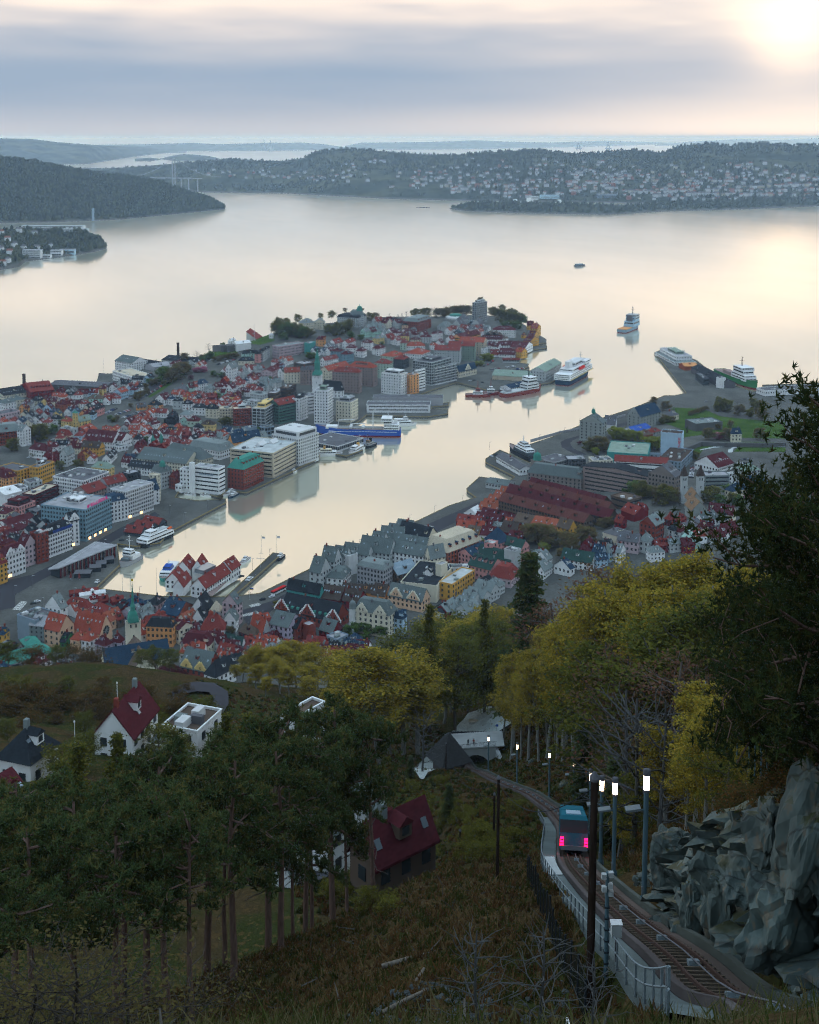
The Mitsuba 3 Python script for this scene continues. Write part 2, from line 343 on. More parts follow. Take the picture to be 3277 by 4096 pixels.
# ---------------------------------------------------------------- hills and islands across the fjord
FARZ = []
def landmass(key, shore, ridge, width, label, nr=26, rough=1.0, seed=1, du=14, bsdf='far_ground'):
    """shore, ridge: (u, v) polylines in the photo. The ridge stands width metres behind the shore."""
    su, sv = np.array(shore, float).T; ru, rv = np.array(ridge, float).T
    us = np.arange(su.min(), su.max() + 1, du)
    s = np.array([P(u, np.interp(u, su, sv), 0.0) for u in us])
    rp = []
    for u, q in zip(us, s):
        w = width(u) if callable(width) else width
        rp.append(PD(u, np.interp(u, ru, rv), q[1] + w))
    rp = np.array(rp)
    tt = np.r_[np.linspace(0, 1, nr), 1.15, 1.4, 1.8]
    g = []
    for t in tt:
        zf = (1 - (1 - min(t, 1)) ** 1.7) if t <= 1 else max(1 - ((t - 1) / .8) ** 1.2, -.02)
        q = s * (1 - t) + rp * t
        q[:, 2] = rp[:, 2] * zf
        if 0 < t:
            k = rough * np.maximum(rp[:, 2], 5) * 0.22 * math.sin(math.pi * min(t, 1)) 
            q[:, 2] += k * (meshkit.fbm(np.c_[q[:, 0] / 700, q[:, 1] / 700, q[:, 0] * 0], 4, seed) - .5) * 2
            q[:, 2] = np.maximum(q[:, 2], 0.4 if t < 1.5 else -3)
        else: q[:, 2] = -1.5
        g.append(q)
    g = np.array(g); a, b = g.shape[:2]
    idx = np.arange(a * b).reshape(a, b)
    f = np.stack([idx[:-1, :-1], idx[:-1, 1:], idx[1:, 1:], idx[1:, :-1]], -1).reshape(-1, 4)
    scene[key] = mikit.ply((g.reshape(-1, 3), f), bsdf, smooth=True)
    labels[key] = {'kind': 'structure', 'label': label}
    FARZ.append((key, g))
    return g

hillA = landmass('wooded_hill', [(-500, 900), (0, 893), (200, 890), (464, 880), (600, 866), (750, 852), (904, 836)],
                 [(-500, 610), (0, 634), (139, 646), (278, 674), (417, 699), (556, 713), (650, 734), (742, 767), (835, 795), (890, 826), (904, 834)], lambda u: 60 + 1100 * min(1, max(0, (904 - u) / 500)),
                 'dark wooded hill on the far left shore')
hillB = landmass('low_headland', [(-500, 1130), (0, 1082), (79, 1069), (100, 1048), (250, 1030), (371, 1009), (427, 994)],
                 [(-500, 890), (0, 915), (200, 918), (325, 922), (371, 932), (410, 965), (427, 990)], lambda u: 40 + 560 * min(1, max(0, (427 - u) / 250)), 'low wooded headland with houses on the left shore', du=9)
hillC = landmass('far_island', [(330, 730), (560, 745), (723, 755), (798, 770), (1150, 774), (1567, 796), (1882, 804), (2436, 812), (2700, 818), (2961, 820), (3277, 818), (3900, 800)],
                 [(330, 690), (420, 676), (593, 662), (788, 648), (927, 636), (1020, 643), (1140, 643), (1215, 632), (1261, 604), (1391, 594), (1484, 601), (1600, 611), (1668, 616), (1823, 621), (1930, 611),
                  (2125, 599), (2203, 606), (2280, 616), (2378, 613), (2524, 598), (2621, 609), (2660, 611), (2708, 584), (2835, 574), (2912, 584), (3039, 570), (3155, 582), (3277, 580), (3900, 570)],
                 2300, 'broad hilly island across the fjord with villages and woods', seed=3)
landmass('island_shore', [(1799, 836), (1880, 845), (2076, 853), (2436, 859), (2669, 846), (2961, 838), (3277, 825), (3900, 800)],
         [(1799, 834), (1880, 812), (1960, 806), (2076, 810), (2300, 812), (2436, 822), (2600, 818), (2669, 812), (2961, 800), (3277, 790), (3900, 770)], lambda u: 30 + 320 * min(1, max(0, (u - 1799) / 200)),
         'low rocky shore of the far island with trees and tanks', seed=4)
landmass('small_island', [(640, 637), (713, 645), (800, 643), (880, 640)], [(640, 635), (682, 624), (734, 616), (769, 618), (831, 623), (872, 632), (880, 638)], 500, 'small dark island in the distant sound', seed=5, du=6)
landmass('small_island_001', [(540, 645), (600, 645), (642, 640)], [(540, 634), (600, 631), (630, 633), (642, 638)], 400, 'tiny island left of the small dark island', seed=6, du=6)
landmass('west_coast', [(-500, 668), (0, 662), (352, 656), (530, 628), (660, 613), (755, 611)], [(-500, 548), (0, 553), (130, 556), (232, 569), (330, 576), (399, 581), (560, 588), (700, 603), (755, 610)],
         2600, 'hazy blue coast hills at far left', seed=7)
landmass('outer_coast', [(380, 604), (840, 605), (1100, 603), (1290, 600), (1400, 598)], [(380, 580), (560, 577), (690, 574), (770, 571), (870, 577), (980, 574), (1100, 570), (1140, 572), (1200, 570), (1290, 576), (1400, 592)],
         2500, 'faint outer coast under the horizon', seed=8)
landmass('outer_island', [(1380, 596), (1600, 599), (1900, 596), (2300, 588), (2560, 580), (2760, 575)], [(1380, 584), (1440, 571), (1600, 569), (1750, 567), (1911, 561), (2040, 567), (2203, 570), (2407, 563), (2600, 568), (2760, 572)],
         2500, 'long faint island under the horizon right of centre', seed=9)
landmass('outer_island_001', [(2620, 583), (2900, 582), (3277, 577), (3900, 575)], [(2620, 580), (2760, 566), (2961, 556), (3100, 560), (3277, 552), (3900, 550)], 2500, 'faint island strip at the far right horizon', seed=10)
landmass('skerry', [(1665, 831), (1690, 832), (1722, 831)], [(1665, 829.5), (1690, 828), (1705, 828.3), (1722, 830.5)], 25, 'flat dark skerries off the far island', seed=11, du=4)
# haze between the camera and the far shores
scene['haze_air'] = {'type': 'homogeneous', 'albedo': {'type': 'rgb', 'value': [0.95, 0.95, 0.95]}, 'sigma_t': {'type': 'rgb', 'value': [2.8e-5, 3.6e-5, 4.8e-5]}}
scene['haze'] = {'type': 'cube', 'to_world': T().translate([0, 900, 170]).scale([SEA * 1.02, SEA * 1.02, 185]), 'bsdf': {'type': 'null'}, 'interior': {'type': 'ref', 'id': 'haze_air'}}
labels['haze'] = {'kind': 'stuff', 'label': 'thin blue evening haze over the fjord'}
# ---------------------------------------------------------------- buildings
TILE = dict(a=(0, 1440), b=(500, 1300), c=(0, 1750), d=(500, 1600), e=(1000, 1180), f=(1600, 1180), g=(950, 1380), h=(1500, 1380), i=(1900, 1650), j=(2450, 1350), k=(2450, 1650),
            l=(1850, 1900), m=(2400, 1950), n=(1150, 2050), o=(1600, 2050), p=(1000, 2300), q=(500, 2250), r=(0, 2100), s=(0, 2400), t=(500, 2450))
TS = 600 / 1725.0
def tp(t, x, y):
    if t == 'S': return x, y
    if t == 'z': return x * .5797, 1900 + y * .5797
    x0, y0 = TILE[t]
    return x0 + x * TS, y0 + y * TS

def at_height(u, v, h):
    """The first point seen at the pixel (u, v) that stands h metres above the town ground."""
    r = ray(u, v); r = r / r[1]
    d = np.linspace(560, 2400, 461)
    q = r[None] * d[:, None] + [0, 0, EYE]
    g = q[:, 2] - town_z(q[:, 0], q[:, 1]) - h
    k = int(np.argmax(g <= 0)) if (g <= 0).any() else len(d) - 1
    if k == 0: return q[0]
    f = g[k - 1] / (g[k - 1] - g[k])
    return q[k - 1] * (1 - f) + q[k] * f

NAMES = dict(white='white', cream='cream', offwhite='off-white', grey='grey', palegrey='pale grey', darkgrey='dark grey', black='black', slate='slate grey', greyslate='light slate', navy='navy blue', red='red',
             orangered='orange-red', maroon='maroon', oxide='oxide red', brown='brown', darkbrown='dark brown', brick='red brick', darkred='dark red', terracotta='terracotta', ochre='ochre', yellow='yellow', orange='orange',
             peach='peach', pink='pink', pinkgrey='pinkish grey', lilac='lilac grey', paleblue='pale blue', bluegrey='blue-grey', tealgrey='blue-green', palegreen='pale green', mint='mint green',
             teal='teal', copper='green copper', darkgreen='dark green', greygreen='grey-green', tan='tan', stone='grey stone', darkstone='dark stone', brownstone='brown stone', greybrown='grey-brown',
             green='green', greenglass='green glass', glass='dark glass', blue='blue', steel='steel', wood='wooden')
ROOFW = dict(F='flat', G='gabled', g='gabled', H='hipped', P='pyramid', M='mansard')
BUILT = []          # (key, kind, wall, roof colour, roof letter, pixel centre) of every building, for the labels

UNITW = mikit.ply((UNIT_V, UNIT_F), 'window_glass')
UNITC = {}
def unit(c, k=3):
    if (c, k) not in UNITC:
        UNITC[(c, k)] = mikit.ply((UNIT_V, UNIT_F), 'city', uv=np.broadcast_to(code(C[c] if isinstance(c, str) else c, k), (8, 2)))
    return UNITC[(c, k)]
def place(base, p, ex, ey, ez):
    """A unit box with its axes ex, ey, ez (their lengths are its sizes) and its centre at p."""
    M = np.eye(4); M[:3, 0], M[:3, 1], M[:3, 2], M[:3, 3] = ex, ey, ez, p
    return {**base, 'to_world': T(M.tolist())}

NWIN = [0]
def facade(key, p0, p1, z0, z1, spec, rng, glassb=UNITW):
    """Rows of windows between the plan points p0 and p1, as parts of the building key."""
    d = np.array([p1[0] - p0[0], p1[1] - p0[1], 0.0]); L = np.linalg.norm(d); d /= L
    n = np.array([d[1], -d[0], 0.0])
    mid = np.array([(p0[0] + p1[0]) / 2, (p0[1] + p1[1]) / 2, 0])
    if n @ mid > 0: n = -n
    if -(n @ mid) < 0.06 * np.linalg.norm(mid) or L < 3: return
    H = z1 - z0
    kind = spec[0]
    st = {'w': 3.3, 'b': 3.5, 'g': 3.4, 's': 2.9, 't': 4.2}[kind]
    rows = max(1, int(round((H - 0.6) / st))); sh = H / rows
    up = np.array([0, 0, 1.0])
    dist = np.linalg.norm(mid)
    if kind == 'b':
        for r in range(rows):
            scene[sub(key, 'window_band')] = place(UNITW, [*(mid[:2] + n[:2] * .02), z0 + sh * (r + .55)], d * L * .93, n * .2, up * 1.25)
            NWIN[0] += 1
        return
    pitch = {'w': 2.9, 'g': 3.2, 's': 2.4, 't': 3.4}[kind] * (1.0 if dist < 1300 else 1.15)
    if len(spec) > 1: pitch = float(spec[1:])
    cols = max(1, int((L - .8) / pitch)); pw = L / cols
    ww, wh = {'w': (1.35, 1.75), 'g': (pw * .82, sh * .74), 's': (1.0, 1.3), 't': (1.5, 2.4)}[kind]
    for r in range(rows):
        for k in range(cols):
            c = np.array([p0[0], p0[1], 0]) + d * pw * (k + .5) + n * .02 + up * (z0 + sh * (r + .52))
            scene[sub(key, 'window')] = place(glassb, c, d * min(ww, pw * .86), n * .2, up * min(wh, sh * .8))
            NWIN[0] += 1

def roof_solid(mb, fr, A, B, z, rise, letter, col, wallcol, wmb, over=.5):
    """fr(s, t, z) -> world. Ridge along s for 'G'."""
    ca = col
    if letter == 'g':
        f0 = fr; fr = lambda s, t, zz: f0(t, s, zz); A, B = B, A; letter = 'G'
    if letter == 'H' and B > A:
        f0 = fr; fr = lambda s, t, zz: f0(t, s, zz); A, B = B, A
    o = over
    if letter == 'G':
        dz = rise * o / (B / 2); th = .35
        for s_ in (0, 1):
            t0, t1 = (-o, B / 2) if s_ == 0 else (B + o, B / 2)
            v = [fr(-o * .6, t0, z - dz), fr(A + o * .6, t0, z - dz), fr(A + o * .6, t1, z + rise), fr(-o * .6, t1, z + rise)]
            v += [np.array(q) - [0, 0, th] for q in v]
            mb.add(v, [[0, 1, 2, 3], [7, 6, 5, 4], [0, 4, 5, 1], [1, 5, 6, 2], [2, 6, 7, 3], [3, 7, 4, 0]], ca)
        for s_ in (0.02, A - .02):
            wmb.add([fr(s_, 0, z - .3), fr(s_, B, z - .3), fr(s_, B / 2, z + rise - .38)], [[0, 1, 2]], wallcol)
    elif letter == 'H':
        v = [fr(-o, -o, z - .15), fr(A + o, -o, z - .15), fr(A + o, B + o, z - .15), fr(-o, B + o, z - .15), fr(B / 2, B / 2, z + rise), fr(A - B / 2, B / 2, z + rise)]
        mb.add(v, [[0, 1, 5], [0, 5, 4], [1, 2, 5], [2, 3, 4], [2, 4, 5], [3, 0, 4], [0, 3, 2], [0, 2, 1]], ca)
    elif letter == 'P':
        v = [fr(-o, -o, z - .15), fr(A + o, -o, z - .15), fr(A + o, B + o, z - .15), fr(-o, B + o, z - .15), fr(A / 2, B / 2, z + rise)]
        mb.add(v, [[0, 1, 4], [1, 2, 4], [2, 3, 4], [3, 0, 4], [0, 3, 2], [0, 2, 1]], ca)
    elif letter == 'M':
        k = min(rise * .62, B * .3, A * .3)
        v = [fr(-o, -o, z - .1), fr(A + o, -o, z - .1), fr(A + o, B + o, z - .1), fr(-o, B + o, z - .1), fr(k, k, z + rise), fr(A - k, k, z + rise), fr(A - k, B - k, z + rise), fr(k, B - k, z + rise)]
        mb.add(v, [[0, 1, 5, 4], [1, 2, 6, 5], [2, 3, 7, 6], [3, 0, 4, 7], [4, 5, 6, 7], [0, 3, 2, 1]], ca)

def slope_spots(fr, A, B, z, rise, letter, rng, n):
    """Places on the roof slope that faces the viewer most: (point, along, up the slope, normal)."""
    if letter in 'gG' or letter == 'H' or letter == 'M':
        if letter == 'g' or (letter == 'H' and B > A):
            f0 = fr; fr = lambda s, t, zz: f0(t, s, zz); A, B = B, A
        best = None
        run = B / 2 if letter != 'M' else min(rise * .62, B * .3, A * .3)
        for t0, sg in ((0, 1), (B, -1)):
            a = np.array(fr(0, t0, z)); b = np.array(fr(A, t0, z)); up = np.array(fr(0, t0 + sg * run, z + rise)) - a
            al = b - a; nn = np.cross(al, up); nn /= np.linalg.norm(nn)
            if nn[2] < 0: nn = -nn
            s = nn @ (np.array([0, 0, EYE]) - a) / np.linalg.norm(np.array([0, 0, EYE]) - a)
            if best is None or s > best[0]: best = (s, a, al, up, nn)
        _, a, al, up, nn = best
        lo, hi = (.12, .88) if letter != 'H' else (.3, .7)
        k = np.linspace(lo, hi, n) if n > 1 else [.5]
        row = rng.uniform(.35, .6)
        return [(a + al * s + up * row, al / np.linalg.norm(al), up / np.linalg.norm(up), nn) for s in k]
    return []

CHIM_SRC = unit('brick', 0), unit('darkgrey', 0), unit('greyslate', 0)
SKYL = mikit.ply((UNIT_V, UNIT_F), 'bright_glass')
def building(kind, quad, zb, ze, roof, wall, rcol, win, label=None, group=None, extra=(), seed=0, wall2=None):
    """quad: plan corners c, r, l (the fourth follows). roof: letter + rise."""
    c, r, l = [np.array(q[:2], float) for q in quad]
    a, b = r - c, l - c
    th = math.atan2(a[0] * b[1] - a[1] * b[0], a @ b)
    sg = 1 if th > 0 else -1
    rotv = lambda w, q: np.array([w[0] * math.cos(q) - w[1] * math.sin(q), w[0] * math.sin(q) + w[1] * math.cos(q)])
    corr = (abs(th) - math.pi / 2) / 2
    # the longer side keeps its direction, the shorter one is squared up to it
    la, lb = max(np.linalg.norm(a), 2.5), max(np.linalg.norm(b), 2.5)
    wa = lb / (la + lb)
    a = rotv(a / np.linalg.norm(a), sg * 2 * corr * wa); b = rotv(b / np.linalg.norm(b), -sg * 2 * corr * (1 - wa))
    lb *= 1.0
    rng = np.random.default_rng(seed + 17)
    key = fresh(kind)
    fr = lambda s, t, z: (c[0] + a[0] * s + b[0] * t, c[1] + a[1] * s + b[1] * t, z)
    A, B = la, lb
    letter = roof[0]; rise = float(roof[1:]) if len(roof) > 1 else .42 * min(A, B)
    wc, rc = code(C[wall], 0), code(C[rcol], 2 if letter == 'F' else 1)
    wm, rm = MB(), MB()
    pl = [fr(0, 0, 0)[:2], fr(A, 0, 0)[:2], fr(A, B, 0)[:2], fr(0, B, 0)[:2]]
    wm.prism(pl, zb, ze, wc, top=False)
    if letter == 'F':
        rm.prism(pl, ze - .5, ze - .45, rc)
        for q0, q1 in zip(pl, pl[1:] + pl[:1]):
            dd = np.array(q1) - q0; L = np.linalg.norm(dd); mid = (np.array(q0) + q1) / 2
            wm.box(0, 0, ze + .12, L + .3, .3, .25, code(C[wall2] if wall2 else np.minimum(np.array(C[wall]) * 1.15, .8), 0), math.atan2(dd[1], dd[0]), [mid[0], mid[1], 0])
    else:
        roof_solid(rm, fr, A, B, ze, rise, letter, rc, wc, wm)
    wm.put(key + '__wall'); rm.put(key + '__roof')
    # windows on the two sides towards the harbour and the viewer
    if win and win != 'n':
        zg = max(zb, ze - 40)
        gl = UNITW
        base = zb + (2.0 if True else 0)
        for q0, q1 in ((pl[0], pl[1]), (pl[0], pl[3]), (pl[1], pl[2]), (pl[3], pl[2])):
            facade(key, q0, q1, base + .3, ze - .3, win, rng)
    # chimneys, skylights, dormers, plant boxes on flat roofs
    ex = dict(x.split('=') for x in extra)
    if letter in 'GgHM':
        nk = int(ex.get('sky', rng.integers(0, 4) if max(A, B) < 22 else rng.integers(3, 8)))
        for q, al, up, nn in slope_spots(fr, A, B, ze, rise, letter, rng, nk):
            scene[sub(key, 'skylight')] = place(SKYL, q + nn * .06, al * .85, up * 1.25, nn * .14)
        nd = int(ex.get('dorm', 0))
        for q, al, up, nn in slope_spots(fr, A, B, ze, rise, letter, rng, nd):
            hz = np.cross(al, [0, 0, 1]); hz = hz if hz @ up < 0 else -hz
            d = MB()
            pz = q + np.array([0, 0, .5])
            for (ss, cc) in ((1.0, wc),):
                v = [pz + al * x * 1.0 + hz * y + np.array([0, 0, z]) for x in (-1, 1) for y in (-1.6, 1.0) for z in (-.9, .9)]
                d.add(v, UNIT_F, cc)
            v = [pz + al * x * 1.25 + hz * y + np.array([0, 0, z]) for y in (-2.2, 1.25) for x, z in ((-1, .85), (1, .85), (0, 1.9))]
            d.add(v, [[0, 1, 2], [5, 4, 3], [0, 3, 4], [0, 4, 1], [1, 4, 5], [1, 5, 2], [2, 5, 3], [2, 3, 0]], code(C[ex['dc']], 1) if 'dc' in ex else rc)
            dk = sub(key, 'dormer'); d.put(dk)
            scene[dk + '__window'] = place(UNITW, pz + hz * 1.02, al * 1.1, hz * .1, np.array([0, 0, 1.1]))
        nc = int(ex.get('chim', 1 if rng.random() < .75 else 2))
        for k in range(nc):
            s_ = rng.uniform(.25, .75) if nc == 1 else .15 + .7 * k / (nc - 1)
            if letter == 'g' or (letter == 'H' and B > A): q = fr(A / 2, B * s_, 0)
            else: q = fr(A * s_, B / 2, 0)
            scene[sub(key, 'chimney')] = place(CHIM_SRC[rng.integers(3)], [q[0], q[1], ze + rise + .3], [*a, 0] * np.array(.9), [*b, 0] * np.array(.8), [0, 0, 2.2])
    elif letter == 'F' and min(A, B) > 7:
        if 'top' in ex:
            h2, f2, c2 = (ex['top'].split('/') + ['offwhite'])[:3]
            f2 = float(f2); x0, x1, y0, y1 = A * (1 - f2) / 2, A * (1 + f2) / 2, B * (1 - f2) / 2, B * (1 + f2) / 2
            t2 = MB(); q = [fr(x, y, 0)[:2] for x, y in ((x0, y0), (x1, y0), (x1, y1), (x0, y1))]
            t2.prism(q, ze - .4, ze + float(h2), code(C[c2], 0)); tk = sub(key, 'penthouse')
            t2.put(tk)
            for q0, q1 in ((q[0], q[1]), (q[0], q[3])):
                dd = np.array([*(np.array(q1) - q0), 0]); L = np.linalg.norm(dd); dd /= L; nn = np.array([dd[1], -dd[0], 0]); mid = (np.array(q0) + q1) / 2
                if nn[:2] @ mid > 0: nn = -nn
                scene[sub(tk, 'window')] = place(UNITW, [*(mid + nn[:2] * .03), ze + float(h2) * .5], dd * L * .85, nn * .2, np.array([0, 0, float(h2) * .45]))
        for k in range(int(ex.get('plant', rng.integers(2, 6)))):
            s_, t_ = rng.uniform(.15, .85, 2); sx, sy, sz = rng.uniform(1.2, 4.0), rng.uniform(1.2, 3.0), rng.uniform(.8, 2.0)
            q = fr(A * s_, B * t_, 0); zt = ze - .45 + (float(ex['top'].split('/')[0]) if 'top' in ex else 0)
            scene[sub(key, 'roof_unit')] = place(unit(['greyslate', 'darkgrey', 'palegrey', 'offwhite'][rng.integers(4)], 0), [q[0], q[1], zt + sz / 2], np.array([*a, 0]) * sx, np.array([*b, 0]) * sy, [0, 0, sz])
    ctr = np.array([*(c + a * A / 2 + b * B / 2), ze])
    u, v = uv_of(ctr)
    labels[key] = {'category': kind.replace('_', ' ').replace(' block', '')}
    BUILT.append(dict(key=key, kind=kind, wall=wall, rcol=rcol, letter=letter, px=(float(u), float(v)), label=label, group=group, size=max(A, B)))
    return key, fr, A, B, zb, ze

def from_px(t, pts, h):
    ps = [at_height(*tp(t, *map(float, q.split(','))), h) for q in pts.split()]
    return ps
KIND = dict(h='town_house', a='apartment_building', o='office_building', w='warehouse', s='shed', t='tent', b='boathouse', k='shop_building', c='hall', H='hotel', p='public_building', T='tower_block')
BIG = {}
def big(text):
    for line in text.strip().splitlines():
        line = line.strip()
        if not line or line[0] == '#': continue
        f = line.split('|')
        t, kd, pts, h, roof, wall, rcol, win = f[0].split()[:1] + f[0].split()[1:2] + [f[1]] + f[2].split()[:5]
        h = float(h)
        L, c, R = from_px(t, pts, h)
        ze = (L[2] + c[2] + R[2]) / 3
        zb = min(ze - h, town_z(c[0], c[1]), town_z(R[0], R[1]), town_z(L[0], L[1])) - 1.0
        ex = f[2].split()[5:]
        lab = f[3].strip() if len(f) > 3 and f[3].strip() else None
        res = building(KIND[kd], (c, R, L), zb, ze, roof, wall, rcol, win, lab, extra=ex, seed=len(BUILT))
        if len(f) > 4: BIG[f[4].strip()] = res
